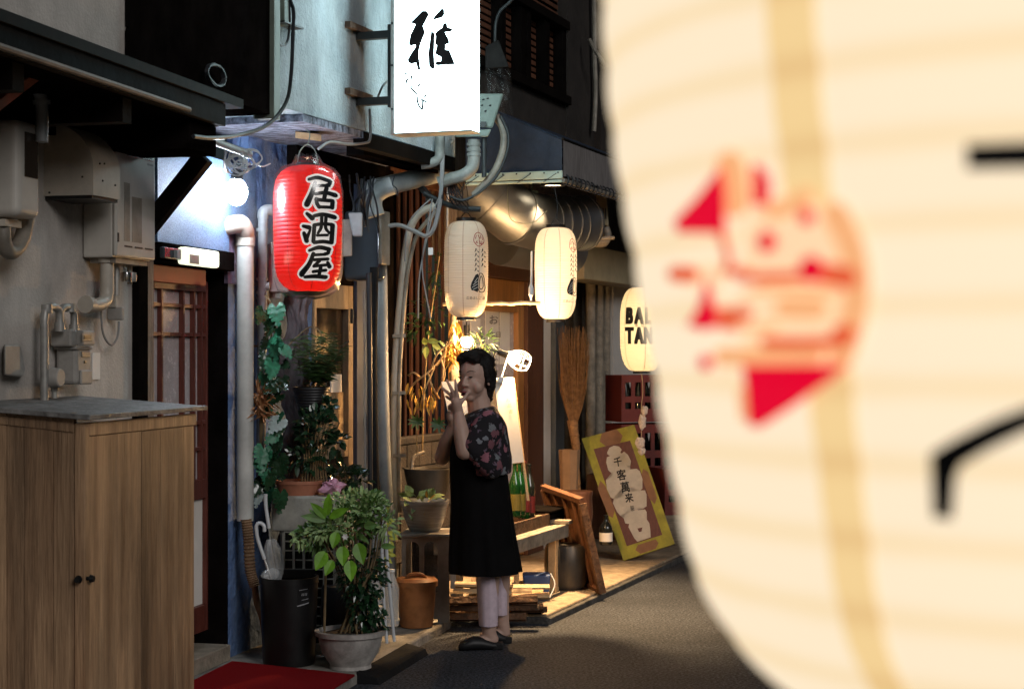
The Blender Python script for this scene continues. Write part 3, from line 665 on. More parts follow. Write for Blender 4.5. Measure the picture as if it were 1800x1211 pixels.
# water heater
t = thing('water_heater', 'cream wall mounted water heater with slotted front above the gas meter', 'water heater', FA.at(146, 440, 0), FA.ang)
oh = .148; q0, q1 = FA.s(205.5, oh), FA.s(273, oh); b0, b1 = FA.h(205, 452, oh), FA.h(205, 243, oh)
bm = nb(); fbox(bm, FA, q0, q1, .004, oh - .02, b0, b1); obj('case', bm, MAT['heater'], t, bev=.006)
bm = nb(); fbox(bm, FA, q0 - .002, q1 + .002, oh - .0185, oh, b0 + .004, b1 + .006); obj('front_cover', bm, MAT['heater'], t, bev=.008)
bm = nb(); fbox(bm, FA, q0 + .01, q1 - .01, .02, oh - .01, b1 + .001, b1 + .028); obj('top_cap', bm, MAT['heater'], t, bev=.006)
sl0, sl1 = FA.s(223, oh), FA.s(269, oh); hz = FA.h(226, 261, oh)
bm = nb(); fbox(bm, FA, sl0, sl1, oh - .002, oh + .0035, hz - .03, hz + .01); obj('flue_rim', bm, MAT['chrome'], t, bev=.006)
bm = nb(); fbox(bm, FA, sl0 + .012, sl1 - .012, oh + .0, oh + .0045, hz - .022, hz + .002); obj('flue_slot', bm, MAT['blackplastic'], t)
for a, b in ((219, 232), (237, 250), (255, 268)):
    bm = nb(); z = FA.h(225, 432, oh); fbox(bm, FA, FA.s(a, oh), FA.s(b, oh), oh - .002, oh + .002, z - .006, z); obj('air_slot', bm, MAT['blackplastic'], t)
bm = nb(); z = FA.h(206, 425, oh); fbox(bm, FA, FA.s(206.5, oh), FA.s(208.5, oh), oh - .002, oh + .003, z, z + .035); obj('drain_slot', bm, MAT['blackplastic'], t)
bm = nb(); z0, z1 = FA.h(228, 425, oh), FA.h(228, 345, oh)
fbox(bm, FA, FA.s(218, oh), FA.s(228, oh), oh - .001, oh + .0012, z0, z1 + .05); fbox(bm, FA, FA.s(232, oh), FA.s(249, oh), oh - .001, oh + .0012, z0, z1); obj('label_plate', bm, MAT['beigedark'], t)
bm = nb(); z = FA.h(262, 290, oh); fbox(bm, FA, FA.s(259, oh), FA.s(269, oh), oh - .001, oh + .001, z - .004, z + .004); obj('badge', bm, MAT['meter'], t)
bm = nb(); fbox(bm, FA, q0 + .03, q1 - .03, .02, oh - .02, b0 - .02, b0 - .001); obj('base', bm, MAT['beigedark'], t)
# pipes below the heater
oc = .08
bm = nb(); tube(bm, [FA.at(x, y, oc) for x, y in ((188, 452), (188, 480), (188, 515), (183, 530), (168, 537), (152, 536))], .027, 10, 3)
cyl(bm, FA.at(188, 454, oc), FA.at(188, 462, oc), .034, seg=12); cyl(bm, FA.at(157, 536, oc), FA.at(150, 535, oc), .034, seg=12)
tagp(obj('flue_elbow', bm, MAT['beige'], base=FA.at(188, 500, oc), smooth=40), 'thick cream elbow pipe dropping from the water heater', 'pipe')
for i, (px, r, ye, m) in enumerate(((205, .012, 520, 'gaspipe'), (219, .009, 470, 'chrome'), (228, .011, 500, 'gaspipe'))):
    bm = nb(); cyl(bm, FA.at(px, 452, oc), FA.at(px, ye, oc), r, seg=8)
    if i: lathe(bm, [(.0, -.02), (.02, -.018), (.022, .0), (.02, .018), (0, .02)], FA.at(px + 3, 487, oc + .02), 10)
    tagp(obj('valve_pipe', bm, MAT[m], base=FA.at(px, 452, oc), smooth=40), ('plain grey water pipe behind the cream elbow', 'thin shiny valve pipe under the water heater', 'grey valve pipe nearest the door post under the heater')[i], 'pipe')
t = thing('socket_box', 'grey angled socket box hanging under the heater with a looped cord', 'socket', FA.at(210, 550, .04), FA.ang)
bm = nb(); fbox(bm, FA, FA.s(198, .03), FA.s(219, .07), .004, .07, FA.h(208, 563, .05), FA.h(208, 540, .05)); obj('case', bm, MAT['meter'], t, bev=.006)
bm = nb(); fbox(bm, FA, FA.s(196, .03), FA.s(206, .05), .004, .05, FA.h(203, 540, .05), FA.h(203, 500, .05)); obj('bracket', bm, MAT['beige'], t, bev=.004)
bm = nb(); tube(bm, [FA.at(x, y, .05) for x, y in ((178, 540), (180, 580), (188, 600), (198, 606), (207, 590), (209, 565))], .0045, 6, 4); obj('cord', bm, MAT['cablegrey'], t, smooth=40)
# gas meter
t = thing('gas_meter', 'grey gas meter with two bent inlet pipes on the pale wall', 'meter', FA.at(120, 675, 0), FA.ang)
om = .10
def mbx(nm, a, b, c, d, o0, o1, m='meter', bev=.008):
    bm = nb(); fbox(bm, FA, FA.s(a, o0), FA.s(b, o1), o0, o1, FA.h((a + b) / 2, d, o1), FA.h((a + b) / 2, c, o1)); return obj(nm, bm, MAT[m], t, bev=bev)
mbx('case', 97, 162, 612, 676, .012, om, bev=.014); mbx('flange', 93, 164, 608, 615, .008, om + .006); mbx('upper_case', 100, 125, 578, 609, .015, om)
mbx('dial_box', 116, 167, 581, 607, .05, om + .02, bev=.005); mbx('dial', 143, 162, 586, 600, om + .018, om + .023, 'beigedark', .002); mbx('dial_digits', 147, 160, 590, 596, om + .022, om + .025, 'blackplastic', 0)
mbx('dial_panel', 142, 158, 618, 628, om - .001, om + .004, 'beigedark', .002); mbx('marking', 147, 152, 634, 639, om - .001, om + .003, 'blackplastic', 0); mbx('shoulder', 138, 163, 650, 676, om, om + .012)
bm = nb(); c = FA.at(104, 664, om); n_ = FA.pt(0, 1, 0) - FA.pt(0, 0, 0); cyl(bm, c - n_ * .03, c + n_ * .008, .04, .034, 16); obj('diaphragm_bulge', bm, MAT['meter'], t, smooth=40, bev=.004)
for pts, r in ((((78, 705), (78, 600), (78, 560), (82, 543), (94, 539), (104, 548), (105, 575)), .015), (((96, 700), (96, 680)), .011), (((105, 548), (112, 540), (123, 541), (130, 552), (130, 578)), .014)):
    bm = nb(); tube(bm, [FA.at(x, y, .07) for x, y in pts], r, 10, 3)
    for x, y in (pts[-1], pts[len(pts) // 2]): lathe(bm, [(r * 1.35, -.016), (r * 1.35, .016)], FA.at(x, y, .07), 10)
    obj('pipe', bm, MAT['gaspipe'], t, smooth=40)
bm = nb(); fbox(bm, FA, FA.s(163, .006), FA.s(176, .006), .002, .006, FA.h(169, 667, 0), FA.h(169, 620, 0)); o = obj('paper_tag', bm, MAT['seat_tag'], base=FA.at(169, 640, 0)); tagp(o, 'small white paper tag hanging on the wall beside the gas meter', 'tag')
bm = nb(); q = []
for i, (a, d) in enumerate(((6, 0), (33, 0), (38, 20), (42, 44), (38, 58), (6, 55))): q.append((a, 605 + d))
loft(bm, [[FA.at(x, y, .004) for x, y in q], [FA.at(x + 2, y, .05) for x, y in q]])
tagp(obj('pipe_cover', bm, MAT['meter'], base=FA.at(20, 640, 0), bev=.008), 'small grey curved wall cover left of the gas meter', 'wall cover')
# lights by the door
t = thing('porch_light', 'small lit oblong lamp above the red lattice door', 'lamp', FA.at(358, 455, .05), FA.ang)
bm = nb(); fbox(bm, FA, FA.s(328, .10), FA.s(387, .10), .055, .10, FA.h(358, 468, .1), FA.h(358, 438, .1)); obj('lamp_shade', bm, MAT['tube_lit'], t, bev=.012)
bm = nb(); fbox(bm, FA, FA.s(333, .10), FA.s(349, .10), .0995, .104, FA.h(341, 464, .1), FA.h(341, 448, .1)); obj('switch_cover', bm, MAT['beige'], t, bev=.003)
bm = nb(); fbox(bm, FA, FA.s(283, .06), FA.s(318, .06), .052, .075, FA.h(300, 456, .06), FA.h(300, 436, .06)); obj('ballast', bm, MAT['darkcase'], t, bev=.006)
bm = nb(); fbox(bm, FA, FA.s(311, .09), FA.s(317, .09), .076, .092, FA.h(314, 454, .09), FA.h(314, 440, .09)); obj('socket', bm, MAT['pvcgrey'], t)
fc = FA.at(416, 338, .13)
t = thing('flood_lamp', 'blazing bare white flood bulb clamped above the blue column', 'lamp', fc, 0)
bm = nb(); bmesh.ops.create_uvsphere(bm, u_segments=20, v_segments=12, radius=.05); bm.transform(Matrix.Translation(fc) @ Matrix.Diagonal((1, 1, 1.25, 1))); obj('bulb', bm, MAT['bulb_cool'], t, smooth=80)
bm = nb(); cyl(bm, fc + V((.0, 0, .058)), fc + V((.004, 0, .10)), .03, .022, 12); cyl(bm, fc + V((0, 0, .10)), fc + V((.01, 0, .135)), .016, .02, 10); obj('socket', bm, MAT['steeldark'], t, smooth=40)
bm = nb(); tube(bm, [fc + V((-.035, 0, .09)), fc + V((-.05, 0, .1)), FA.at(394, 290, .16), FA.at(397, 258, .24)], .006, 6, 3); tube(bm, [fc + V((.03, 0, .095)), fc + V((.05, 0, .1)), fc + V((.045, .0, .12))], .008, 6, 2); obj('clamp', bm, MAT['rust'], t, smooth=40)
bm = nb(); cyl(bm, FA.at(340, 236, .24), FA.at(433, 270, .27), .017, seg=10); cyl(bm, FA.at(430, 269, .27), FA.at(437, 271, .27), .02, seg=10)
tagp(obj('lamp_pole', bm, MAT['pvcwhite'], base=FA.at(390, 254, .25), smooth=40), 'white pole slung under the eave carrying the flood lamp', 'pole')
bm = nb()
for k in range(11):
    c = FA.at(412 + 3.2 * k * R.uniform(.5, 1), 276 + R.uniform(-6, 12), .27); a = R.uniform(.02, .05); ph = R.uniform(0, 6)
    tube(bm, [c + V((a * cos(u + ph), .02 * sin(u * 2), a * .8 * sin(u + ph) - .004 * u)) for u in [i * .75 for i in range(9)]], .0035, 5, 2)
tube(bm, [FA.at(x, y, .27) for x, y in ((440, 272), (446, 285), (453, 290), (462, 293), (475, 288))], .0035, 5, 3)
tagp(obj('tangled_cord', bm, MAT['cablewhite'], base=FA.at(425, 280, .27), smooth=40), 'tangled thin white cord bunched above the flood lamp', 'cord')
bm = nb(); tube(bm, [FA.at(x, y, .5) for x, y in ((340, 240),)] + [FA.at(372, 243, .5)] + [FM.at(x, y, .62) for x, y in ((420, 238), (470, 220), (503, 180), (512, 130), (515, 60), (516, 20), (509, -5), (503, -60))], .0085, 7, 5)
tagp(obj('overhead_cable', bm, MAT['cable'], base=FM.at(503, 180, .6), smooth=40), 'black cable sagging from the eave up past the stucco wall', 'cable')
bm = nb(); tube(bm, [FM.at(x, y, .54) for x, y in ((484, 66), (490, 78), (500, 80), (506, 70), (509, 40), (508, -10))], .006, 6, 4)
fbox(bm, FM, FM.s(486, .52), FM.s(520, .52), .5, .56, FM.h(500, 44, .53), FM.h(500, 41, .53))
tagp(obj('short_cable', bm, MAT['cable'], base=FM.at(500, 70, .54), smooth=40), 'short black cable looping at the corner trim of the stucco wall', 'cable')
bm = nb(); fbox(bm, FM, FM.s(489, .51), FM.s(498, .51), .503, .54, FM.h(493, 44, .52), FM.h(493, -10, .52)); tagp(obj('cable_tag', bm, MAT['trimmetal'], base=FM.at(493, 20, .5), bev=.003), 'small pale green plate hanging beside the corner trim', 'plate')
# downpipes
cz = FA.at(431, 500, .07); r_ = .040
t = thing('downpipe', 'thick white downpipe on the blue column with beige elbow on top', 'pipe', V((cz.x, cz.y, .3)))
yb = EYE - (915 - HY) * cz.y / FP; yt = EYE - (425 - HY) * cz.y / FP
bm = nb(); cyl(bm, V((cz.x, cz.y, yb)), V((cz.x, cz.y, yt)), r_, seg=18); obj('pipe', bm, MAT['pvcwhite'], t, smooth=40)
bm = nb(); cyl(bm, V((cz.x, cz.y, yt - .02)), V((cz.x, cz.y, yt + .03)), r_ + .005, seg=18)
tube(bm, [V((cz.x, cz.y, yt + .03)), P(430, 405, cz.y - .02), P(422, 394, cz.y - .05), P(405, 396, cz.y - .08), P(380, 400, cz.y - .1)], [.043, .044, .045, .044, .046], 14, 4); obj('elbow', bm, MAT['beige'], t, smooth=40)
bm = nb(); fbox(bm, FA, FA.s(420), FA.s(441), .02, .06, EYE - (610 - HY) * cz.y / FP, EYE - (606 - HY) * cz.y / FP); obj('bracket', bm, MAT['rust'], t)
bm = nb(); pts = crom([P(x, y, 8.05) for x, y in ((433, 912), (437, 950), (440, 1000), (448, 1030))], 16)
for i, (a, b) in enumerate(zip(pts, pts[1:])): cyl(bm, a, b, .023 if i % 2 else .028, .028 if i % 2 else .023, 10, caps=False)
tube(bm, [P(x, y, 8.05) for x, y in ((447, 1028), (452, 1060), (462, 1090), (470, 1150))], .016, 8, 3)
tagp(obj('drain_hose', bm, MAT['card'], base=P(440, 1000, 8.05), smooth=60), 'ribbed tan drain hose below the white downpipe', 'hose')
gz = 8.28
t = thing('vent_pipe', 'thin grey pipe with elbow and collars behind the hanging monstera vine', 'pipe', P(462, 860, gz))
bm = nb(); cyl(bm, P(458, 880, gz), P(462, 380, gz), .023, seg=12); obj('pipe', bm, MAT['pvcgrey'], t, smooth=40)
bm = nb(); tube(bm, [P(462, 384, gz), P(463, 373, gz), P(470, 369, gz + .01), P(482, 370, gz + .04)], .027, 12, 3); obj('elbow', bm, MAT['pvcgrey'], t, smooth=40)
for y in (402, 488, 497, 512, 521): bm = nb(); cyl(bm, P(460.5, y, gz), P(460.5, y + 5, gz), .029, seg=12); obj('collar', bm, MAT['pvcgrey'], t, smooth=40)
bm = nb(); cyl(bm, P(462, 504, gz), P(474, 503, gz), .02, seg=10); obj('branch', bm, MAT['pvcgrey'], t, smooth=40)
t = thing('switch_box', 'white electric box half hidden behind the red lantern', 'electric box', P(486, 470, 8.42))
bm = nb(); box(bm, P(488, 472, 8.42), (.10, .08, .24), .25); obj('case', bm, MAT['pvcwhite'], t, bev=.008)
bm = nb(); box(bm, P(484, 437, 8.37), (.05, .03, .06), .25); obj('cover', bm, MAT['acwhite'], t, bev=.006)
bm = nb()
for i in range(4): cyl(bm, P(474 + i * 6, 512, 8.40), P(474 + i * 6, 524, 8.40), .009, seg=8)
obj('gland', bm, MAT['acwhite'], t)
# ------------------------------------------------------------------ lit sign
def sg(a, d, h): return FM.pt(FM.s(620, .5) + a, .5 + d, h)
t = thing('lit_sign', 'glowing white box sign with black brushed character hung off the stucco wall', 'sign', sg(0, .4, 2.5), FM.ang)
sq0 = FM.s(620, .5)
hb0, ht0 = EYE + (617 - 234) * 8.11 / FP, EYE + (617 + 260) * 8.11 / FP
bm = nb(); fbox(bm, FM, sq0 - .002, sq0 + .10, .725, 1.118, hb0 + .008, ht0)
m = mat('sign_face', (.75, .78, .77), .3, var=0, emit=(.70, .96, 1.0), es=9.5); obj('light_box', bm, m, t)
bm = nb()
for (a, b, c, d) in ((.705, .724, hb0, ht0 + .01), (.724, 1.119, hb0, hb0 + .007)): fbox(bm, FM, sq0 - .012, sq0 + .11, a, b, c, d)
obj('frame', bm, mat('sign_frame', (.55, .60, .58), .4, metal=.2, var=.1), t, bev=.002)
for k, y in enumerate((41, 115, 192)):
    c = P(688.5, y, 8.17); bm = nb(); cyl(bm, FM.pt(sq0 - .013, .714, c.z), FM.pt(sq0 - .017, .714, c.z), .006, seg=8); obj('screw', bm, MAT['steeldark'], t)
fO = FM.pt(sq0 - .003, .725, 0); fn = FM.pt(sq0 - .004, .725, 0) - fO; fn.normalize(); fw = (FM.pt(0, 1, 0) - FM.pt(0, 0, 0))
def on_sign(x, y, z):
    px = 690 + x / 5.044; py = y / 5.044
    d = V(((px - CX) / FP, 1, -(py - HY) / FP)); e = V((0, 0, EYE)); k = (fO - e).dot(fn) / d.dot(fn)
    return e + d * k + fn * (.0015 + z)
bm = nb()
for pl in ([(160,205),(265,100),(300,100),(325,130),(300,180),(235,240),(190,310),(170,360),(215,330),(250,270),(270,235),(290,290),(250,390),(235,450),(235,520),(250,625),(225,625),(210,560),(205,510),(185,515),(165,570),(140,555),(135,530),(170,470),(205,420),(205,400),(160,410),(145,390),(160,310),(205,220)],
    [(352,188),(375,145),(440,75),(458,90),(462,130),(440,160),(390,172)],
    [(345,268),(360,290),(374,300),(374,330),(368,480),(374,575),(376,612),(350,614),(325,590),(318,480),(330,380)],
    [(375,305),(400,275),(440,250),(450,215),(470,203),(485,220),(487,245),(540,260),(520,283),(465,290),(465,350),(500,355),(505,385),(470,400),(470,445),(505,448),(520,485),(468,510),(465,545),(520,545),(555,572),(540,575),(400,583),(378,575),(385,553),(430,545),(432,510),(385,485),(380,468),(430,465),(432,412),(395,408),(378,390),(430,385),(440,345),(435,305),(385,325)]):
    ink_poly(bm, pl)
for pl in ([(172,678),(165,705)], [(140,700),(122,725),(130,738)], [(165,775),(166,785),(190,810),(217,834)], [(242,752),(228,768)], [(178,767),(186,768)], [(220,866),(222,900),(240,950),(263,970),(268,940),(270,895)], [(255,880),(275,895),(300,905)], [(282,857),(285,858)], [(292,852),(297,853)], [(115,655),(123,657)]):
    ink_stroke(bm, pl, 17, .0002)
ink_map(bm, on_sign); obj('brushed_lettering', bm, MAT['ink'], t)
bm = nb(); fbox(bm, FM, sq0 + .02, sq0 + .08, .675, .703, EYE + (617 - 186) * 8.17 / FP, EYE + (617 - 40) * 8.17 / FP); obj('back_plate', bm, MAT['steeldark'], t)
for y in (56, 173):
    z = EYE + (617 - y) * 8.17 / FP
    bm = nb(); fbox(bm, FM, sq0 + .03, sq0 + .07, .505, .674, z - .018, z + .018); obj('arm', bm, MAT['steeldark'], t)
    bm = nb(); fbox(bm, FM, sq0 - .09, sq0 + .17, .502, .53, z + .02, z + .05); obj('wall_bracket', bm, MAT['rust'], t)
bm = nb(); tube(bm, [FM.at(x, y, .6) for x, y in ((690, 138), (674, 150), (664, 172))] , .006, 6, 4)
tube(bm, [FM.at(x, y, .53) for x, y in ((650, 192), (651, 220), (650, 246), (640, 252), (612, 254), (580, 250), (560, 262))], .007, 6, 4)
tagp(obj('sign_cord', bm, MAT['cablegrey'], base=FM.at(650, 200, .53), smooth=40), 'grey cord dropping from the lit sign along the stucco edge', 'cord')
# ------------------------------------------------------------------ paper lanterns
def lantern_prof(Rm_, Re, H, n, p=4.5, q=.5, amp=.018, taper=0.0, per=4):
    out = []
    N = n * per
    for i in range(N + 1):
        t = i / N; u = 2 * t - 1
        r = Re + (Rm_ - Re) * max(0, 1 - abs(u) ** p) ** q
        r *= 1 - taper * max(0, t - .35) ** 2
        r *= 1 - amp * (1 - abs(sin(pi * n * t))) ** 1.5
        out.append((r, -t * H))
    return out
def prof_r(prof, z):
    for (r0, z0), (r1, z1) in zip(prof, prof[1:]):
        if z0 >= z >= z1: return r0 + (r1 - r0) * (z0 - z) / max(1e-9, z0 - z1)
    return prof[0][0] if z > prof[0][1] else prof[-1][0]
def on_lantern(C, prof, rmax, scale, cx, cy, rot=0.0, off=.0012):
    """picture units relative to the lantern (cx = axis, cy = top) -> its paper"""
    rs = max(r for r, z in prof)
    def f(x, y, z):
        zz = -(y - cy) * scale; r = rs
        a = asin(max(-.995, min(.995, (x - cx) * scale / r))) + rot
        r = prof_r(prof, zz) * 1.0 + off + z
        return V((C.x + r * sin(a), C.y - r * cos(a), C.z + zz))
    return f
def lantern_body(t, C, prof, paper, seamm, rc, capm, nseam=8, seam0=.0, ch=.012, seg=56):
    bm = nb(); lathe(bm, prof, C, seg, caps=False); sh = obj('shade', bm, MAT[paper], t, smooth=50)
    bm = nb()
    for k in range(nseam):
        a = seam0 + 2 * pi * k / nseam; w = .0018; e = .0008
        L = [bm.verts.new(V((C.x + (r + e) * sin(a) - w * cos(a), C.y - (r + e) * cos(a) - w * sin(a), C.z + z))) for r, z in prof[::2]]
        Q = [bm.verts.new(V((C.x + (r + e) * sin(a) + w * cos(a), C.y - (r + e) * cos(a) + w * sin(a), C.z + z))) for r, z in prof[::2]]
        for i in range(len(L) - 1): bm.faces.new((L[i], Q[i], Q[i + 1], L[i + 1]))
    obj('seam', bm, MAT[seamm], t)
    H = -prof[-1][1]
    for z in (0.001, -H - .001):
        s = 1 if z > 0 else -1
        bm = nb(); lathe(bm, [(rc * .8, z), (rc, z), (rc + .002, z + s * ch), (rc * .85, z + s * ch)], C, 28, caps=False)
        obj('rim', bm, MAT[capm], t, smooth=40)
    return sh
mat('seam_red', (.34, .01, .008), .6, var=.1); mat('seam_warm', (.52, .36, .25), .7, var=.1)
# red lantern
RY = 7.95; sc = RY / FP
C = P(541, 292, RY); t = thing('red_lantern', 'red paper lantern with black characters under a clear plastic bag by the blue wall', 'lantern', C)
pr = lantern_prof(.160, .053, (512 - 292) * sc, 30, p=6.0, q=.55, amp=.02, taper=.12)
lantern_body(t, C, pr, 'paper_red', 'seam_red', .055, 'blackplastic', 8, .28, seg=64)
prs = lantern_prof(.160, .053, (512 - 292) * sc, 30, p=6.0, q=.55, amp=0, taper=.12)
fr = on_lantern(C, prs, .160, sc, 541, 292)
Z = lambda pts: [(470 + a / 4.847, 280 + b / 4.847) for a, b in pts]
KJ = [([(390,200),(470,183),(562,208)], [22,30,30]), ([(560,210),(555,232),(520,250)], 24), ([(440,252),(550,246)], 22), ([(440,225),(415,310),(372,410)], [26,34,44]),
      ([(440,322),(520,308),(592,322)], [22,28,34]), ([(530,268),(520,300),(508,365)], 28), ([(448,362),(452,400),(470,432)], 26), ([(445,368),(500,372),(572,372)], 26), ([(572,378),(568,430)], 28), ([(470,430),(560,428)], 22),
      ([(372,487),(415,525)], [22,38]), ([(342,592),(392,604)], [22,34]), ([(348,650),(370,715)], [26,34]), ([(372,690),(400,620)], [28,14]),
      ([(432,505),(500,492),(585,508)], [24,30,34]), ([(432,585),(424,720)], 28), ([(430,582),(500,570),(572,572)], 24), ([(572,575),(565,722)], 30), ([(432,728),(500,718),(562,724)], 26), ([(490,515),(485,600),(460,650)], [22,22,16]), ([(522,515),(520,600),(548,645)], [22,22,16]), ([(455,668),(535,662)], 18),
      ([(392,795),(470,768),(548,780)], [20,30,30]), ([(545,785),(540,812),(515,822)], 24), ([(425,832),(520,824)], 20), ([(425,820),(390,910),(322,992)], [26,34,44]), ([(430,872),(540,862)], 22), ([(475,880),(430,925)], 22), ([(430,925),(530,912)], 20), ([(540,890),(556,925)], [20,30]), ([(487,930),(478,1005)], 26), ([(425,970),(530,956)], 22), ([(350,1015),(450,1008),(542,1014)], [20,30,28])]
bm = nb()
for i, (p, w) in enumerate(KJ): ink_stroke(bm, Z(p), [x / 4.847 for x in (w if isinstance(w, list) else [w, w])], .00001 * i, 4, 4.2)
fine(bm, 5); ink_map(bm, fr); obj('lettering_outline', bm, MAT['outline_glow_white'] if 'outline_glow_white' in MAT else mat('outline_glow_white', (.78, .76, .72), .6, var=.04, emit=(1, .92, .86), es=.45), t)  # outline's own glow stands in for lamp light through the bare paper
bm = nb()
for i, (p, w) in enumerate(KJ): ink_stroke(bm, Z(p), [x / 4.847 for x in (w if isinstance(w, list) else [w, w])], .0012 + .00001 * i, 4, .6)
fine(bm, 5); ink_map(bm, fr); obj('lettering', bm, mat('ink_gloss', (.012, .012, .014), .25, var=.2, coat=.5), t)
for u in (.16, .34, .50): lamp('lantern_lamp', C + V((0, 0, -u)), .75, (1, .72, .5), .04, t)
def film():
    m = bpy.data.materials.new('plastic_film'); m.use_nodes = True; tt = m.node_tree; N = tt.nodes; L = tt.links
    g = N.new('ShaderNodeBsdfGlossy'); g.inputs['Roughness'].default_value = .2; tr = N.new('ShaderNodeBsdfTransparent'); mx = N.new('ShaderNodeMixShader')
    lw = N.new('ShaderNodeLayerWeight'); lw.inputs[0].default_value = .35; ma = N.new('ShaderNodeMath'); ma.operation = 'MULTIPLY_ADD'; ma.inputs[1].default_value = .45; ma.inputs[2].default_value = .06
    nz = N.new('ShaderNodeTexNoise'); nz.inputs['Scale'].default_value = 30; bu = N.new('ShaderNodeBump'); bu.inputs['Strength'].default_value = .5; L.new(nz.outputs[0], bu.inputs['Height']); L.new(bu.outputs[0], g.inputs['Normal'])
    L.new(lw.outputs['Facing'], ma.inputs[0]); L.new(ma.outputs[0], mx.inputs[0]); L.new(tr.outputs[0], mx.inputs[1]); L.new(g.outputs[0], mx.inputs[2]); L.new(mx.outputs[0], N['Material Output'].inputs[0])
    MAT['plastic_film'] = m
film()
bm = nb(); lathe(bm, [(.012, -.612), (.04, -.617), (.10, -.603), (.140, -.572), (.158, -.52), (.165, -.46), (.166, -.38), (.166, -.3), (.166, -.2), (.165, -.12), (.155, -.045), (.12, -.012), (.075, .010), (.05, .05)], C, 26, caps=False)
for v in bm.verts:
    k = .0065 if not (-.5 < v.co.z - C.z < -.08) else .0015
    v.co += V((R.uniform(-1, 1), R.uniform(-1, 1), R.uniform(-1, 1))) * k
obj('plastic_cover', bm, MAT['plastic_film'], t, smooth=45)
bm = nb(); lathe(bm, [(.098, -.586), (.06, -.600), (.02, -.604)], C, 20); obj('base', bm, MAT['brownwood'], t)
bm = nb(); tube(bm, [C + V((-.05, 0, .01)), C + V((-.035, 0, .07)), C + V((0, 0, .10)), C + V((.035, 0, .07)), C + V((.05, 0, .01))], .003, 6, 4); tube(bm, [C + V((0, 0, .1)), C + V((.01, 0, .15)), C + V((-.01, 0, .17))], .003, 6, 3); obj('handle', bm, MAT['trimmetal'], t, smooth=40)
bm = nb(); box(bm, None, None, M=Matrix.Translation(P(541, 242, 8.15)) @ Matrix.Rotation(.35, 4, 'Z')) if False else hexa(bm, [P(x, y, Y) for Y in (8.1, 8.2) for x, y in ((519, 231), (565, 237), (565, 249), (519, 243))])
tagp(obj('wood_block', bm, MAT['tanwood'], base=P(541, 242, 8.15), bev=.003), 'small raw wood block under the blue lit soffit above the red lantern', 'wood block')
# white lanterns
ZL = lambda x, y: (770 + x / 5.765, 370 + y / 5.765)
def white_lantern(cx, ytop, Y, rot, label, power, capn):
    sc = Y / FP; C = P(cx, ytop, Y)
    t = thing('white_lantern', label, 'lantern', C, 0, 'pair of white paper lanterns on the bamboo pole')
    pr = lantern_prof(.1225, .052, .525, 38, p=5.2, q=.5, amp=.016, taper=.14)
    lantern_body(t, C, pr, 'paper_white', 'seam_warm', .054, 'blackplastic', 8, -.12 + rot, ch=.018)
    k = 9.4 / FP; prs = lantern_prof(.1225, .052, .525, 38, p=5.2, q=.5, amp=0, taper=.14); f = on_lantern(C, prs, .1225, k, 819.4, 389.5, rot)
    bm = nb(); q = lambda pts: [ZL(a, b) for a, b in pts]
    ink_stroke(bm, q([(418 + 50 * cos(a) * (1 + .05 * sin(5 * a)), 305 + 67 * sin(a) * (1 + .04 * cos(4 * a))) for a in [2 * pi * i / 26 for i in range(27)]]), 1.1)
    for i, pl in enumerate([[(395,265),(385,300)], [(400,320),(388,345)], [(412,262),(425,290)], [(440,262),(430,300)], [(450,280),(455,310)], [(420,310),(430,345)], [(440,320),(440,355)], [(400,335),(405,342)], [(425,350),(455,350)], [(455,330),(460,345)]]): ink_stroke(bm, q(pl), 1.1, .0001 + i * 1e-5)
    fine(bm, 3); ink_map(bm, f); obj('seal', bm, MAT['ink_red'], t)
    bm = nb()
    for r_, y in enumerate((418, 465, 515, 563, 612)):
        for x in (380, 445):
            if r_ == 4 and x > 400: continue
            ink_stroke(bm, q([(x + 8, y - 16), (x + 6, y), (x - 6, y + 14)]), [2.0, 1.8, .5]); ink_stroke(bm, q([(x + 22, y + 4), (x + 32, y + 15)]), [.7, 2.0])
    # oyster: dark ridged half shell and open half
    ink_poly(bm, q([(412,648),(385,660),(365,700),(345,740),(335,780),(345,815),(375,822),(408,835),(415,800),(408,760),(412,700)]))
    for i, pl in enumerate([[(425,645),(450,650),(468,690),(472,740),(480,790),(465,830),(430,832),(412,800)], [(425,645),(412,690),(408,750),(412,800)], [(436,672),(425,720),(422,780),(440,805),(460,780),(456,720),(446,678),(436,672)]]): ink_stroke(bm, q(pl), [1.2, 1.4, 1.2], .0001 + i * 1e-5)
    fine(bm, 3); ink_map(bm, f); obj('oyster_print', bm, MAT['ink'], t)
    bm = nb()
    for i, (pl) in enumerate([[(405,690),(375,735)], [(404,725),(362,762)], [(404,755),(352,788)], [(406,785),(362,808)]]): ink_stroke(bm, q(pl), .8, .0006 + i * 1e-5)
    fine(bm, 3); ink_map(bm, f); obj('shell_ridges', bm, MAT['paper'], t)
    bm = nb()
    for i, ch in enumerate('広島はしご酒'): ink_text(bm, ch, *ZL(308 + i * 33, 893), 5.6)
    fine(bm, 3); ink_map(bm, f); obj('lettering', bm, MAT['ink'], t)
    bm = nb(); tube(bm, [C + V((-.03, 0, .02)), C + V((0, 0, .05)), C + V((.03, 0, .02))], .003, 6, 4); tube(bm, [C + V((0, 0, .05)), C + V((.01, .01, .13)), C + V((-.01, .02, .25))], .0025, 6, 3); obj('hanger', bm, MAT['cable'], t, smooth=40)
    for u in (.12, .26, .41): lamp('lantern_lamp', C + V((0, 0, -u)), power / 3, capn, .04, t)
    return t
white_lantern(819.4, 389.5, 9.4, 0.0, 'dim white paper lantern with oyster print hanging in front of the duct elbow', .22, (1, .84, .72))
white_lantern(977, 401, 9.85, .30, 'brightly lit white paper lantern with oyster print below the awning corner', 2.1, (1, .80, .56))
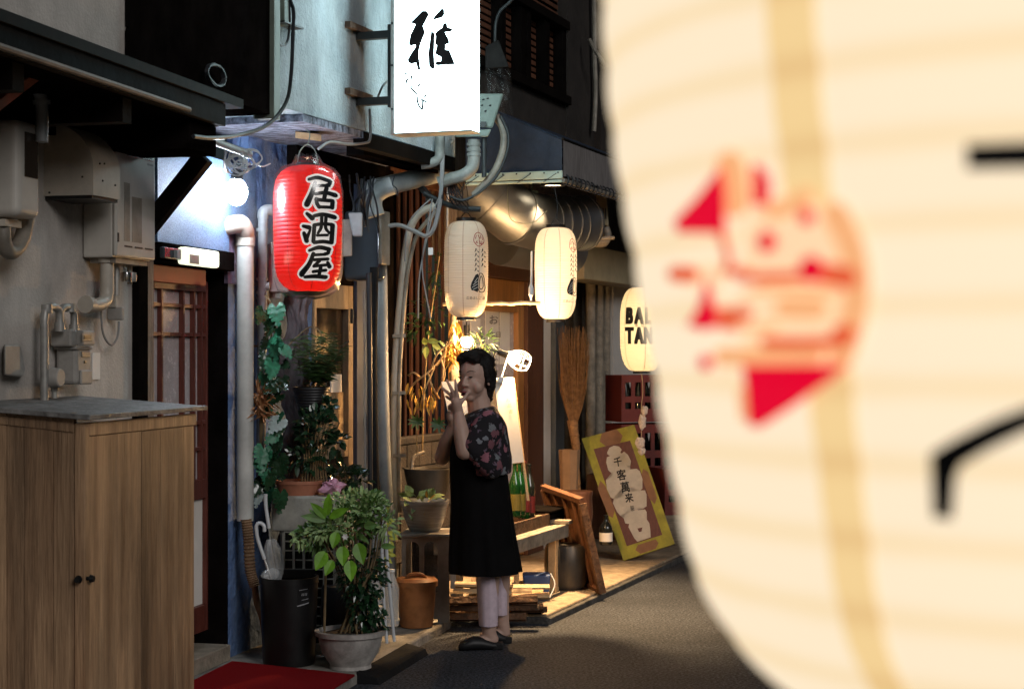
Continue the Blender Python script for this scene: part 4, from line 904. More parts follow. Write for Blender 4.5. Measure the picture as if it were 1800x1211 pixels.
# yellow lantern of the next bar
BY = 11.9; sc = BY / FP; C = P(1128, 506, BY)
t = thing('yellow_lantern', 'lit cream lantern with bold black latin letters beyond the broom', 'lantern', C)
pr = lantern_prof(.152, .06, (652 - 506) * sc, 30, p=3.2, q=.5, amp=.014)
lantern_body(t, C, pr, 'paper_white', 'seam_warm', .06, 'blackplastic', 6, .1, ch=.016)
prs = lantern_prof(.152, .06, (652 - 506) * sc, 30, p=3.2, q=.5, amp=0); f = on_lantern(C, prs, .152, sc, 1128, 506)
bm = nb()
for row, y in (('BAL', 555.5), ('TAN', 590)):
    for i, ch in enumerate(row): ink_heavy(bm, ch, 1104.5 + i * 16, y, 38, 0, .045, .52)
for i, ch in enumerate('本店'): ink_text(bm, ch, 1116 + i * 11, 572.5, 6.5)
fine(bm, 3); ink_map(bm, f); obj('lettering', bm, MAT['ink'], t)
for u in (.15, .3, .45): lamp('lantern_lamp', C + V((0, 0, -u)), 1.05, (1, .80, .45), .04, t)
bm = nb(); tube(bm, [C + V((0, 0, .02)), C + V((0, 0, .2)), C + V((-.02, .03, .45))], .003, 6, 2); obj('hanger', bm, MAT['cable'], t)
# ------------------------------------------------------------------ big near lantern
LA = V((.2355, .635, 0)); NP = [(1.92, .085), (1.90, .135), (1.86, .172), (1.80, .192), (1.73, .2005), (1.67, .2025), (1.633, .2008), (1.583, .1968), (1.534, .1885), (1.499, .1822), (1.461, .1755), (1.42, .1668), (1.405, .1600), (1.389, .1490), (1.374, .1325), (1.358, .106), (1.348, .085)]
def near_r(z):
    if z >= NP[0][0]: return NP[0][1]
    for i in range(len(NP) - 1):
        (z0, r0), (z1, r1) = NP[i], NP[i + 1]
        if z0 >= z >= z1:
            u = (z0 - z) / (z0 - z1); a = NP[max(0, i - 1)]; b = NP[min(len(NP) - 1, i + 2)]
            m0 = (r1 - a[1]) / (a[0] - z1) * (z0 - z1) if a[0] != z1 else 0; m1 = (b[1] - r0) / (z0 - b[0]) * (z0 - z1)
            return (2*u**3 - 3*u**2 + 1) * r0 + (u**3 - 2*u**2 + u) * m0 + (-2*u**3 + 3*u**2) * r1 + (u**3 - u**2) * m1
    return NP[-1][1]
RS = .0236
def near_rr(z): return near_r(z) + .0014 * abs(sin(pi * (z - 1.348) / RS)) ** .7
C = V((LA.x, LA.y, 1.92))
t = thing('near_lantern', 'huge glowing cream lantern with red seal filling the right side close by', 'lantern', C)
def glow_paper(name, c_bay, c_rib, s, amt=1.0):
    m = bpy.data.materials.new(name); m.use_nodes = True; tt = m.node_tree; N = tt.nodes; L = tt.links; b = N['Principled BSDF']
    b.inputs['Base Color'].default_value = (.3, .24, .16, 1); b.inputs['Roughness'].default_value = .8
    g = N.new('ShaderNodeNewGeometry'); x = N.new('ShaderNodeSeparateXYZ'); L.new(g.outputs['Position'], x.inputs[0])
    a = N.new('ShaderNodeMath'); a.operation = 'MULTIPLY_ADD'; a.inputs[1].default_value = pi / RS; a.inputs[2].default_value = -1.348 * pi / RS; L.new(x.outputs[2], a.inputs[0])
    sn = N.new('ShaderNodeMath'); sn.operation = 'SINE'; L.new(a.outputs[0], sn.inputs[0]); ab = N.new('ShaderNodeMath'); ab.operation = 'ABSOLUTE'; L.new(sn.outputs[0], ab.inputs[0])
    nz = N.new('ShaderNodeTexNoise'); nz.inputs['Scale'].default_value = 14; L.new(g.outputs['Position'], nz.inputs[0])
    ad = N.new('ShaderNodeMath'); ad.operation = 'MULTIPLY_ADD'; ad.inputs[1].default_value = .5; ad.inputs[2].default_value = -.25; L.new(nz.outputs[0], ad.inputs[0])
    sm = N.new('ShaderNodeMath'); sm.operation = 'ADD'; L.new(ab.outputs[0], sm.inputs[0]); L.new(ad.outputs[0], sm.inputs[1])
    r = N.new('ShaderNodeValToRGB'); e = r.color_ramp.elements; e[0].position = .12; e[0].color = (*c_rib, 1); e[1].position = .75; e[1].color = (*c_bay, 1)
    L.new(sm.outputs[0], r.inputs[0]); L.new(r.outputs[0], b.inputs['Emission Color']); b.inputs['Emission Strength'].default_value = s
    MAT[name] = m
glow_paper('near_paper', (1.0, .825, .59), (.95, .74, .46), 1.0)
glow_paper('near_seam', (.93, .66, .31), (.84, .56, .25), .97)
prof = [(near_rr(1.92 - (1.92 - 1.348) * i / 200), -(1.92 - 1.348) * i / 200) for i in range(201)]
bm = nb(); lathe(bm, prof, C, 120, caps=False); obj('shade', bm, MAT['near_paper'], t, smooth=80)
for z, r in ((0, .085), (-.572, .085)):
    bm = nb(); s = 1 if z == 0 else -1; lathe(bm, [(r * .85, z), (r + .003, z), (r + .004, z + s * .02), (r * .85, z + s * .02)], C, 40, caps=False); obj('rim', bm, MAT['blackplastic'], t, smooth=40)
def ray_near(px, py):
    d = V(((px - CX) / FP, 1, -(py - HY) / FP)); e = V((0, 0, EYE)); y = .38
    for _ in range(900):
        p = e + d * y
        if math.hypot(p.x - LA.x, p.y - LA.y) < near_rr(p.z): return p
        y += .0004
    return p
p_ = ray_near(1400, 20); a_s = atan2(p_.x - LA.x, -(p_.y - LA.y)); p2_ = ray_near(1455, 700); a_s2 = atan2(p2_.x - LA.x, -(p2_.y - LA.y))
print('seam angles', a_s, a_s2)
a_s = (a_s + a_s2) / 2
bm = nb()
for k in range(6):
    a0 = a_s + 2 * pi * k / 6; dw = .0095
    L = [[bm.verts.new(V((C.x + (r + .0006) * sin(a0 + dw / .2 * u), C.y - (r + .0006) * cos(a0 + dw / .2 * u), C.z + z))) for r, z in prof] for u in (-1, -.33, .33, 1)]
    for A, B_ in zip(L, L[1:]):
        for i in range(len(prof) - 1): bm.faces.new((A[i], B_[i], B_[i + 1], A[i + 1]))
obj('seam', bm, MAT['near_seam'], t, smooth=80)
emat('seal_red', (.84, .0, .03), .92, (.5, .02, .02)); emat('seal_faint', (.80, .11, .04), .95, (.5, .2, .1)); emat('seal_tint', (1.0, .70, .42), .97, (.5, .4, .3)); emat('seal_pale', (.95, .46, .20), .95, (.5, .3, .2))
MR = Matrix.Identity(4)
def near_map(px, py, z):
    p = ray_near(px, py); n = V((p.x - LA.x, p.y - LA.y, 0)).normalized(); return p + n * (.0016 + z)
zz = lambda pts: [(1160 + a / 2.285, 250 + b / 2.285) for a, b in pts]
def blob(x, y, r): return [(x + r * cos(u), y + r * sin(u) * 1.1) for u in [2 * pi * i / 10 for i in range(10)]]
bm = nb()
for pl in ([(100,312),(180,228),(266,118),(280,200),(282,355),(112,352)], [(400,100),(430,105),(458,140),(468,190),(455,248),(402,246)], blob(456, 402, 30), blob(612, 302, 24), blob(632, 512, 38),
           [(215,560),(232,600),(248,680),(256,735),(205,745),(145,730),(185,670)], [(378,910),(740,905),(700,950),(560,1050),(440,1128),(398,1120),(390,1000)], blob(212, 886, 22)):
    mx_, my_ = sum(a for a, b in pl) / len(pl), sum(b for a, b in pl) / len(pl); g_ = 1.14 if len(pl) < 9 else 1.35
    ink_poly(bm, zz([(mx_ + (a - mx_) * g_, my_ + (b - my_) * g_) for a, b in pl]))
fine(bm, 14); ink_map(bm, lambda x, y, z: near_map(x, y, z + .0012)); obj('seal', bm, MAT['seal_red'], t)
bm = nb()
for i, (pl, w) in enumerate((([(85,530),(150,530)], 44), ([(690,530),(770,545)], 60), ([(735,765),(780,765)], 40), ([(250,695),(370,690)], 40), ([(330,525),(370,535)], 36), ([(400,545),(560,540),(700,520)], 30), ([(450,805),(600,808),(760,800)], 34), ([(270,370),(300,470),(285,520)], 22), ([(280,740),(320,740)], 24))):
    ink_stroke(bm, zz(pl), w * 1.5 / 2.285, .0006 + i * 2e-5)
fine(bm, 18); ink_map(bm, near_map); obj('seal_lines', bm, MAT['seal_faint'], t)
bm = nb()
for i, (pl, w) in enumerate((([(300,90),(320,250)], 60), ([(520,665),(650,668)], 46), ([(360,610),(470,590),(720,600)], 16), ([(720,290),(790,450),(800,650),(740,870)], 56), ([(270,860),(420,860),(640,855)], 40), ([(320,750),(480,745)], 16), ([(350,1000),(360,1100)], 20), ([(470,280),(560,250),(600,220)], 36))):
    ink_stroke(bm, zz(pl), w * 1.9 / 2.285, .0002 + i * 2e-5)
fine(bm, 18); ink_map(bm, near_map); obj('seal_haze', bm, MAT['seal_pale'], t)
bm = nb(); ink_poly(bm, zz([(380,250),(470,220),(600,230),(720,290),(790,430),(800,640),(770,800),(720,900),(560,905),(380,905),(340,800),(420,700),(400,560),(330,520),(400,430)])); ink_poly(bm, zz([(255,100),(330,90),(390,110),(390,250),(290,260)])); ink_poly(bm, zz([(100,500),(260,480),(280,560),(240,600),(90,570)]))
fine(bm, 18); ink_map(bm, lambda x, y, z: near_map(x, y, z - .0006)); obj('seal_tint', bm, MAT['seal_tint'], t)
bm = nb()
ink_poly(bm, [(1701,255),(1810,250),(1940,254),(1940,300),(1810,297),(1703,299)])
fine(bm, 18); ink_map(bm, near_map); obj('lettering', bm, MAT['ink'], t)
bm = nb()
ink_poly(bm, [(1639,797),(1680,772),(1752,736),(1808,715),(1900,682),(1900,728),(1808,757),(1740,790),(1693,818),(1684,840),(1678,912),(1644,909)])
fine(bm, 18); ink_map(bm, near_map); obj('lettering', bm, MAT['ink'], t)
bm = nb(); tube(bm, [C + V((-.07, 0, .02)), C + V((0, 0, .10)), C + V((.07, 0, .02))], .003, 6, 5); cyl(bm, C + V((0, 0, .1)), C + V((0, 0, .9)), .003, seg=6); obj('hanger', bm, MAT['cable'], t, smooth=40)
# ------------------------------------------------------------------ plants
def leaf(bm, base, d, nrm, L, Wd, droop=.25, n=4, fold=.18):
    d = d.normalized(); sd = d.cross(nrm); sd = sd.normalized() if sd.length > 1e-5 else perp(d)[0]; up = sd.cross(d); prev = None
    for i in range(n + 1):
        t = i / n; w = Wd * .5 * sin(pi * min(1, .06 + .94 * t) ** .8) if i < n else 0.0
        c = base + d * L * t - V((0, 0, 1)) * droop * L * t * t
        row = (bm.verts.new(c - sd * w + up * w * fold), bm.verts.new(c), bm.verts.new(c + sd * w + up * w * fold))
        if prev:
            for a in (0, 1): bm.faces.new((prev[a], prev[a + 1], row[a + 1], row[a]))
        prev = row
def rv(): 
    while True:
        v = V((R.uniform(-1, 1), R.uniform(-1, 1), R.uniform(-1, 1)))
        if .05 < v.length < 1: return v
def bush(bm, c, rad, n, L, Wd, up=.3, droop=.3, gap=0.0):
    for _ in range(n):
        v = rv(); p = V((c[0] + v.x * rad[0], c[1] + v.y * rad[1], c[2] + v.z * rad[2]))
        d = (V((v.x, v.y, v.z + up)) + rv() * .6); s = R.uniform(.65, 1.3)
        leaf(bm, p, d, (V((0, -.6, 1)) + rv() * .7).normalized(), L * s, Wd * s, droop * R.uniform(.3, 1.6), 3)
def monstera():
    bm = nb(); n = 6; Ls = 1.0
    for side in (-1, 1):
        for i in range(n):
            t0, t1 = i / n, (i + 1) / n; y0, y1 = .14 - t0 * 1.1, .14 - t1 * 1.1
            w = [.40, .50, .50, .44, .33, .18][i]; tip = [.27, .12, -.09, -.32, -.56, -.82][i]
            hw = .105 if i < 5 else .08
            a = [(0, y0), (0, y1), (w * .55 * side, tip - .5 * hw - .02), (w * side, tip - hw * .9), (w * 1.04 * side, tip), (w * .95 * side, tip + hw), (w * .5 * side, tip + hw + .05)]
            z = lambda x, y: .22 * abs(x) - .25 * x * x * 1.5 - .12 * (y + .3) ** 2 + .05 * abs(sin(9 * y))
            vs = [bm.verts.new((x, y, z(x, y))) for x, y in a]
            f = bm.faces.new(vs); bmesh.ops.triangulate(bm, faces=[f])
    bmesh.ops.subdivide_edges(bm, edges=bm.edges[:], cuts=1)
    return bm
def leafmesh(m): return finish(monstera(), 'leaf', MAT[m], 60)
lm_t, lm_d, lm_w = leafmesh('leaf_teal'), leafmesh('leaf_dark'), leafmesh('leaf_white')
gy = 8.16
t = thing('monstera_vine', 'hanging artificial monstera vine with big teal leaves on the thin grey pipe', 'plant', P(476, 900, gy))
bm = nb(); tube(bm, [P(x, y, gy + .05) for x, y in ((470, 510), (474, 560), (478, 620), (474, 680), (480, 740), (472, 800), (466, 850), (470, 900))], .006, 6, 4)
for a, b in (((466, 520), (478, 545)), ((474, 575), (487, 600)), ((478, 640), (468, 655))): tube(bm, [P(*a, gy + .03), P((a[0] + b[0]) / 2 + 4, (a[1] + b[1]) / 2, gy), P(*b, gy)], .004, 5, 3)
obj('stem', bm, MAT['stem'], t, smooth=50)
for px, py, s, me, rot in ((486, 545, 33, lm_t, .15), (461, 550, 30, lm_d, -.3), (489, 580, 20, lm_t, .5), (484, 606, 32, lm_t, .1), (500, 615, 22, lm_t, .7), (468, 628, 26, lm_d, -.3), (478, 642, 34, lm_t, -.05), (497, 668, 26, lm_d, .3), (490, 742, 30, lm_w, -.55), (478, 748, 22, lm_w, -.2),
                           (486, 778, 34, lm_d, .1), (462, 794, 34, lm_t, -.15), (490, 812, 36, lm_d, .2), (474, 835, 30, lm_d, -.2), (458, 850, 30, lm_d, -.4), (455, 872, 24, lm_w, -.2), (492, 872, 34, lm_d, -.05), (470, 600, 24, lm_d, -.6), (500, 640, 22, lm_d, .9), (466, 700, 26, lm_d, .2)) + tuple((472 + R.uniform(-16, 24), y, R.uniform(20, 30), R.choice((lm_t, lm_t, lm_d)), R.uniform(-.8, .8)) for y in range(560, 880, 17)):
    sc = s * gy / FP
    M = Matrix.Translation(P(px, py, gy - R.uniform(0, .08))) @ Matrix.Rotation(pi / 2 - R.uniform(-.1, .7), 4, 'X') @ Matrix.Rotation(R.uniform(-.8, .8), 4, 'Y') @ Matrix.Rotation(rot, 4, 'Z') @ Matrix.Diagonal((sc * R.uniform(.85, 1.05), sc, sc, 1))
    o = piece('leaf', me, t, M)
    if me is lm_w: o['label'] = 'pale silvery leaf'
t = thing('dried_plant', 'tuft of dry rust brown stalks between the white downpipe and the vine', 'plant', P(461, 730, 8.12))
bm = nb()
for _ in range(150):
    a = P(R.uniform(450, 466), R.uniform(690, 735), 8.12 + R.uniform(-.05, .05)); d = V((R.uniform(-.3, .8), R.uniform(-.7, .3), R.uniform(-.3, 1.1)))
    leaf(bm, a, d, rv(), R.uniform(.05, .11), .014, .2, 2)
tagp(obj('foliage', bm, MAT['leaf_dry'], t), kind='stuff')
bm = nb()
for k in range(6): tube(bm, [P(R.uniform(452, 464), 700 + k * 4, 8.13), P(457 + k, 740, 8.14), P(458, 790, 8.16)], .004, 5, 2)
obj('stem', bm, MAT['stem'], t)
# gnarled trunk
TY = 8.52
import mathutils.noise as mn
bm = nb(); rings = []
for i in range(110):
    y = 480 + i * 4.4; h = P(0, y, TY).z; cx = 519 + 7 * sin(i * .128) + 3 * sin(i * .33); r0 = 25 + 5 * sin(i * .18 + 1) + (i - 55) * .09
    ring = []
    for k in range(64):
        a = 2 * pi * k / 64; q = V((cos(a) * 1.6, sin(a) * 1.6, i * .055)); r = r0 * (1 + .30 * mn.noise(q * 1.5) + .22 * (1 - 2 * abs(mn.noise(q * 3.1))) - .12 + .10 * mn.noise(q * 8)) * TY / FP
        ring.append(V((P(cx, y, TY).x + r * cos(a), TY + r * sin(a) * .8, h)))
    rings.append(ring)
loft(bm, rings); tagp(obj('gnarled_trunk', bm, MAT['trunk'], base=P(519, 960, TY), smooth=60), 'dark gnarled ornamental tree trunk standing behind the potted plants', 'trunk')
# black ribbed pot with spiky plant, on a shelf bracket
PY = 8.35
t = thing('ribbed_pot', 'black ribbed flared pot high up in front of the gnarled trunk', 'pot', P(547, 738, PY)); sc = PY / FP
bm = nb(); prof = []
for i in range(25):
    u = i / 24; prof.append(((20 + 13 * u ** 1.3 + (1.0 if i % 2 else 0)) * sc, -58 * sc * (1 - u)))
lathe(bm, [(.01, prof[0][1])] + prof + [(34 * sc, .004), (31 * sc, .004), (30 * sc, -.02), (.001, -.02)], P(547, 681, PY), 28, caps=False); obj('pot', bm, MAT['blackpot'], t, smooth=30)
bm = nb(); cyl(bm, P(547, 739, PY), P(547, 850, PY), .03, seg=10); obj('stand', bm, MAT['blackplastic'], t)
t = thing('palm_plant', 'bushy fine leaved green plant growing from the black ribbed pot', 'plant', P(560, 680, PY))
bm = nb()
for k in range(22):
    b = P(552 + R.uniform(-10, 14), 682, PY + R.uniform(-.04, .04)); d = V((R.uniform(-.55, .75), R.uniform(-.6, .3), 1)); n = R.randint(7, 11); Ls = R.uniform(.1, .27)
    for j in range(n):
        q = b + d.normalized() * Ls * (j + 2) / n
        for s in (-1, 1): leaf(bm, q, V((s * R.uniform(.5, 1), R.uniform(-.6, .4), R.uniform(.1, .6))), V((0, -.5, 1)), .07, .015, .3, 2)
tagp(obj('foliage', bm, MAT['leaf_mid'], t), kind='stuff')
bm = nb()
for k in range(8): tube(bm, [P(552 + R.uniform(-8, 10), 682, PY), P(550 + 5 * k, 640, PY), P(545 + 8 * k, 615 + R.uniform(-10, 20), PY)], .003, 5, 3)
tube(bm, [P(x, y, PY + .02) for x, y in ((505, 610), (522, 592), (545, 575), (560, 580), (570, 600))], .0035, 5, 4)
obj('stem', bm, MAT['stem'], t)
t = thing('glossy_shrub', 'dark glossy leaved shrub in the low terracotta planter', 'plant', P(545, 848, 8.25))
bm = nb(); bush(bm, P(556, 752, 8.25), (.085, .09, .10), 190, .042, .025, .4, .25); bush(bm, P(590, 775, 8.25), (.05, .06, .05), 50, .045, .027, .3); bush(bm, P(540, 800, 8.25), (.085, .08, .08), 110, .04, .024, .2); bush(bm, P(575, 720, 8.25), (.03, .04, .05), 35, .045, .026, .5)
tagp(obj('foliage', bm, MAT['leaf_dark'], t), kind='stuff')
bm = nb()
for k in range(10): tube(bm, [P(530 + 5 * k, 850, 8.25), P(535 + 4 * k, 800, 8.24), P(525 + 8 * k, 750 + R.uniform(-20, 20), 8.25)], .004, 5, 3)
obj('stem', bm, MAT['stem'], t)
t = thing('terracotta_planter', 'low oval terracotta planter on the white unit', 'planter', P(525, 870, 8.25))
bm = nb(); s_ = 8.25 / FP; lathe(bm, [(.001, 0), (35 * s_, 0), (40 * s_, 20 * s_), (42 * s_, 20 * s_), (42 * s_, 26 * s_), (38 * s_, 26 * s_), (37 * s_, 18 * s_), (.001, 18 * s_)], P(525, 870, 8.25), 32, 1, .8, caps=False); obj('pot', bm, MAT['terracotta'], t, smooth=35)
# white unit with grille
t = thing('aircon_unit', 'dirty white air conditioner unit with grille under the terracotta planter', 'air conditioner', P(535, 1015, 8.4))
AY = 8.18
bm = nb(); xa, xb = P(478, 0, AY).x, P(602, 0, AY).x; za, zb = P(0, 1150, AY).z, P(0, 871, AY).z
hexa(bm, [V((x, y, z)) for z in (za, zb - .17) for x, y in ((xa + .04, AY), (xb, AY - .05), (xb + .03, AY + .28), (xa + .07, AY + .33))]); obj('case', bm, MAT['acwhite'], t, bev=.006)
bm = nb(); hexa(bm, [V((x, y, z)) for z in (zb - .168, zb) for x, y in ((xa, AY - .02), (xb, AY - .07), (xb + .03, AY + .28), (xa + .03, AY + .33))]); obj('top_cover', bm, MAT['acwhite'], t, bev=.01)
gx0, gx1, gz0, gz1 = P(500, 0, AY).x, P(590, 0, AY).x, P(0, 1130, AY).z, P(0, 935, AY).z
bm = nb(); hexa(bm, [V((x, y, z)) for z in (gz0, gz1) for x, y in ((gx0, AY - .016), (gx1, AY - .046), (gx1, AY - .036), (gx0, AY - .006))]); obj('grille_opening', bm, MAT['blackplastic'], t)
bm = nb()
for i in range(6): x = gx0 + (gx1 - gx0) * i / 5; box(bm, V((x, AY - .026 - .03 * i / 5, (gz0 + gz1) / 2)), (.012, .008, gz1 - gz0), -.12)
for j in range(13): z = gz0 + (gz1 - gz0) * j / 12; hexa(bm, [V((x, y, zz)) for zz in (z, z + .006) for x, y in ((gx0, AY - .022), (gx1, AY - .052), (gx1, AY - .046), (gx0, AY - .016))])
obj('grille', bm, MAT['acwhite'], t)
t = thing('pink_bag', 'crumpled pink plastic bag beside the terracotta planter', 'bag', P(585, 870, 8.2)); bm = nb()
bmesh.ops.create_icosphere(bm, subdivisions=3, radius=1.0)
for v in bm.verts: v.co = P(583, 856, 8.18) + V((v.co.x * .055, v.co.y * .05, v.co.z * .034)) * (1 + .35 * sin(5 * v.co.x + 3 * v.co.y) * cos(4 * v.co.z + 2) + R.uniform(-.12, .12))
obj('bag', bm, MAT['pink'], t, smooth=20)
bm = nb(); bush(bm, P(600, 838, 8.3), (.07, .06, .06), 60, .06, .03, .4); bush(bm, P(628, 842, 8.4), (.05, .05, .05), 50, .05, .02, .3)
t = thing('dark_plant', 'small dark leafy plant behind the pink bag', 'plant', P(612, 870, 8.3)); tagp(obj('foliage', bm, MAT['leaf_dark'], t), kind='stuff')
# bin with umbrellas
QY = 7.93; s_ = QY / FP; c = P(508, 1160, QY); c.z = .05
t = thing('black_bin', 'tall round black bin used as an umbrella stand', 'bin', c)
hh = P(0, 1012, QY).z - .05
bm = nb(); lathe(bm, [(.001, 0), (.118, 0), (.122, .02), (.134, hh - .03), (.138, hh - .03), (.138, hh), (.128, hh), (.116, .04), (.001, .04)], c, 40, caps=False); obj('body', bm, MAT['blackplastic'], t, smooth=35)
bm = nb(); hexa(bm, [P(x, y, Y) for Y in (QY + .08, QY + .12) for x, y in ((484, 1016), (556, 1016), (556, 1000), (484, 1000))]); obj('lid', bm, MAT['blackplastic'], t, bev=.004)
def on_bin(x, y, z):
    hz = P(0, y, QY - .12).z - .05; a = (x - 508) / 49.5; r = .122 + .012 * hz / hh + .0012 + z
    return V((c.x + r * sin(a), c.y - r * cos(a), c.z + hz))
bm = nb(); ink_poly(bm, [(529, 1037), (551, 1034), (551, 1061), (529, 1065)]); fine(bm, 4); ink_map(bm, on_bin); obj('sticker', bm, MAT['blackrubber'], t)
bm = nb(); ink_stroke(bm, [(529, 1065), (551, 1061)], 1.8, .0004)
for i, (x0, x1, y) in enumerate(((532, 548, 1037.5), (537, 550, 1055))): ink_stroke(bm, [(x0, y), (x1, y - 1.5)], .9, .0005 + i * 1e-5)
for i in range(4): ink_stroke(bm, [(537 + i * 3, 1047), (537.5 + i * 3, 1043.5)], 1.2, .0006 + i * 1e-5); 
fine(bm, 4); ink_map(bm, on_bin); obj('sticker_print', bm, mat('print_grey', (.32, .33, .35), .6, var=.1), t)
def umbrella(label, hook, top, tip, Y, hm):
    t = thing('umbrella', label, 'umbrella', P(*tip, Y), 0, 'umbrellas in the black bin')
    a, b = P(*top, Y), P(*tip, Y); d = (b - a).normalized()
    bm = nb(); k = a + d * .14; e = b
    n = 12; rings = []
    for i in range(9):
        u = i / 8; r = (.010 + .030 * sin(pi * min(1, u * .9 + .05)) ** .8) ; cc = k + (e - k) * u; x, y = perp(d)
        rings.append([cc + (x * cos(2 * pi * q / n) + y * sin(2 * pi * q / n)) * r * (1.15 if q % 2 else .75) for q in range(n)])
    loft(bm, rings); obj('canopy', bm, MAT['clear'], t, smooth=20)
    bm = nb(); cyl(bm, a, b + d * .12, .005, seg=8); obj('shaft', bm, MAT['chrome'], t, smooth=40)
    bm = nb(); tube(bm, [P(x, y, Y) for x, y in hook] + [a, a + d * .09], .0085, 8, 4); obj('handle', bm, MAT[hm], t, smooth=40)
umbrella('clear umbrella with white hooked handle against the blue column', ((449, 932), (450, 924), (456, 919), (463, 922), (465, 932)), (456, 942), (480, 1005), 7.92, 'whiteframe') if False else umbrella('clear umbrella with white hooked handle against the blue column', ((465, 934), (464, 924), (457, 919), (451, 923), (451, 934)), (454, 950), (478, 1020), 7.92, 'whiteframe')
umbrella('folded clear umbrella with straight handle leaning on the white unit', ((467, 868), (467, 880)), (468, 895), (487, 1020), 7.98, 'whiteframe')
# big white pot with leafy shrub
PY = 7.82; c = P(616, 1168, PY); c.z = .052; s_ = PY / FP
t = thing('white_pot', 'wide pale stone pot standing on the pavement edge beside the red mat', 'pot', c)
hh = 66 * s_; k = s_
bm = nb(); lathe(bm, [(.001, 0), (37 * k, 0), (36 * k, 6 * k), (38 * k, 10 * k), (50 * k, 28 * k), (55 * k, 46 * k), (56 * k, 56 * k), (62 * k, 58 * k), (63 * k, 66 * k), (57 * k, 67 * k), (52 * k, 58 * k), (.001, 56 * k)], c, 44, caps=False); obj('pot', bm, MAT['whitepot'], t, smooth=30)
bm = nb(); lathe(bm, [(50 * k, 60 * k), (.001, 62 * k)], c, 24, caps=False); tagp(obj('soil', bm, MAT['soil'], t), kind='stuff')
t = thing('leafy_shrub', 'big mixed green shrub with pale small leaves overflowing the pale stone pot', 'plant', V((c.x, c.y, c.z + hh)))
g = lambda x, y, d=0: P(x, y, PY + d)
bm = nb(); bush(bm, g(600, 920), (.15, .13, .09), 420, .034, .015, .5); bush(bm, g(655, 900), (.08, .1, .08), 240, .032, .014, .5); bush(bm, g(560, 940), (.10, .1, .06), 240, .034, .016, .2); bush(bm, g(640, 880, .05), (.1, .08, .05), 170, .028, .013, .6)
tagp(obj('foliage', bm, MAT['leaf_green'], t), kind='stuff')
bm = nb(); bush(bm, g(625, 885, -.03), (.15, .1, .06), 240, .03, .015, .6); bush(bm, g(575, 930, -.1), (.09, .05, .05), 130, .032, .016, .3); bush(bm, g(528, 945, -.05), (.04, .05, .03), 50, .03, .014, .1); bush(bm, g(680, 920, -.02), (.05, .06, .06), 60, .035, .014, .2)
tagp(obj('pale_foliage', bm, MAT['leaf_pale'], t), kind='stuff')
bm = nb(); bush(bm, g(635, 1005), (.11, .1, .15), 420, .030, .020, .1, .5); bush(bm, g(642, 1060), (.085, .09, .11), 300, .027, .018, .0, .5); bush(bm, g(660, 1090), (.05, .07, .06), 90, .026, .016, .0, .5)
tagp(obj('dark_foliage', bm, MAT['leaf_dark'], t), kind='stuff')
for (x, y, L, w, dx, dz, m) in ((572, 970, .085, .065, -.45, -.75, 'leaf_bright'), (602, 960, .08, .06, .05, -1, 'leaf_bright'), (628, 955, .09, .065, .35, -1, 'leaf_bright'), (615, 985, .085, .06, .1, -1, 'leaf_bright'), (592, 935, .07, .05, -.2, -.8, 'leaf_bright'), (572, 910, .11, .04, -.7, .9, 'leaf_bright'), (575, 905, .12, .04, .1, 1, 'leaf_bright'), (580, 910, .11, .04, .9, .6, 'leaf_bright'), (572, 915, .12, .042, -1, .35, 'leaf_green'), (585, 985, .07, .05, -.4, -.7, 'leaf_bright'), (640, 925, .07, .04, .8, .2, 'leaf_green'), (690 - 20, 960, .07, .03, 1, .1, 'leaf_green')):
    bm = nb(); leaf(bm, g(x, y, -.16), V((dx, -.25, dz)), V((0, -1, .3)), L, w, .12, 6); obj('leaf', bm, MAT[m], t)
bm = nb()
for i in range(16): tube(bm, [c + V((R.uniform(-.06, .06), R.uniform(-.05, .05), hh - .02)), g(596 + 4 * i, 1010, R.uniform(-.06, .06)), g(560 + 8 * i, 930 + R.uniform(-30, 20), R.uniform(-.08, .08))], .0045, 6, 3)
tube(bm, [c + V((-.12, 0, hh - .02)), g(572, 1030), g(574, 960)], .006, 6, 2)
obj('stem', bm, MAT['stem'], t)
bm = nb()
for k in range(6):
    a = k * pi / 3; leaf(bm, g(607, 943, -.16), V((cos(a), -.3, sin(a))), V((0, -1, 0)), .017, .012, 0, 2)
obj('flower', bm, MAT['seat_tag'], t)
bm = nb(); lathe(bm, [(.001, 0), (.085, 0), (.10, .12), (.095, .24), (.09, .25), (.001, .25)], P(600, 1120, 8.12), 28, caps=False)
tagp(obj('dark_pot', bm, MAT['blackpot'], base=P(600, 1120, 8.12), smooth=40), 'black pot hidden in the shade behind the pale stone pot', 'pot')
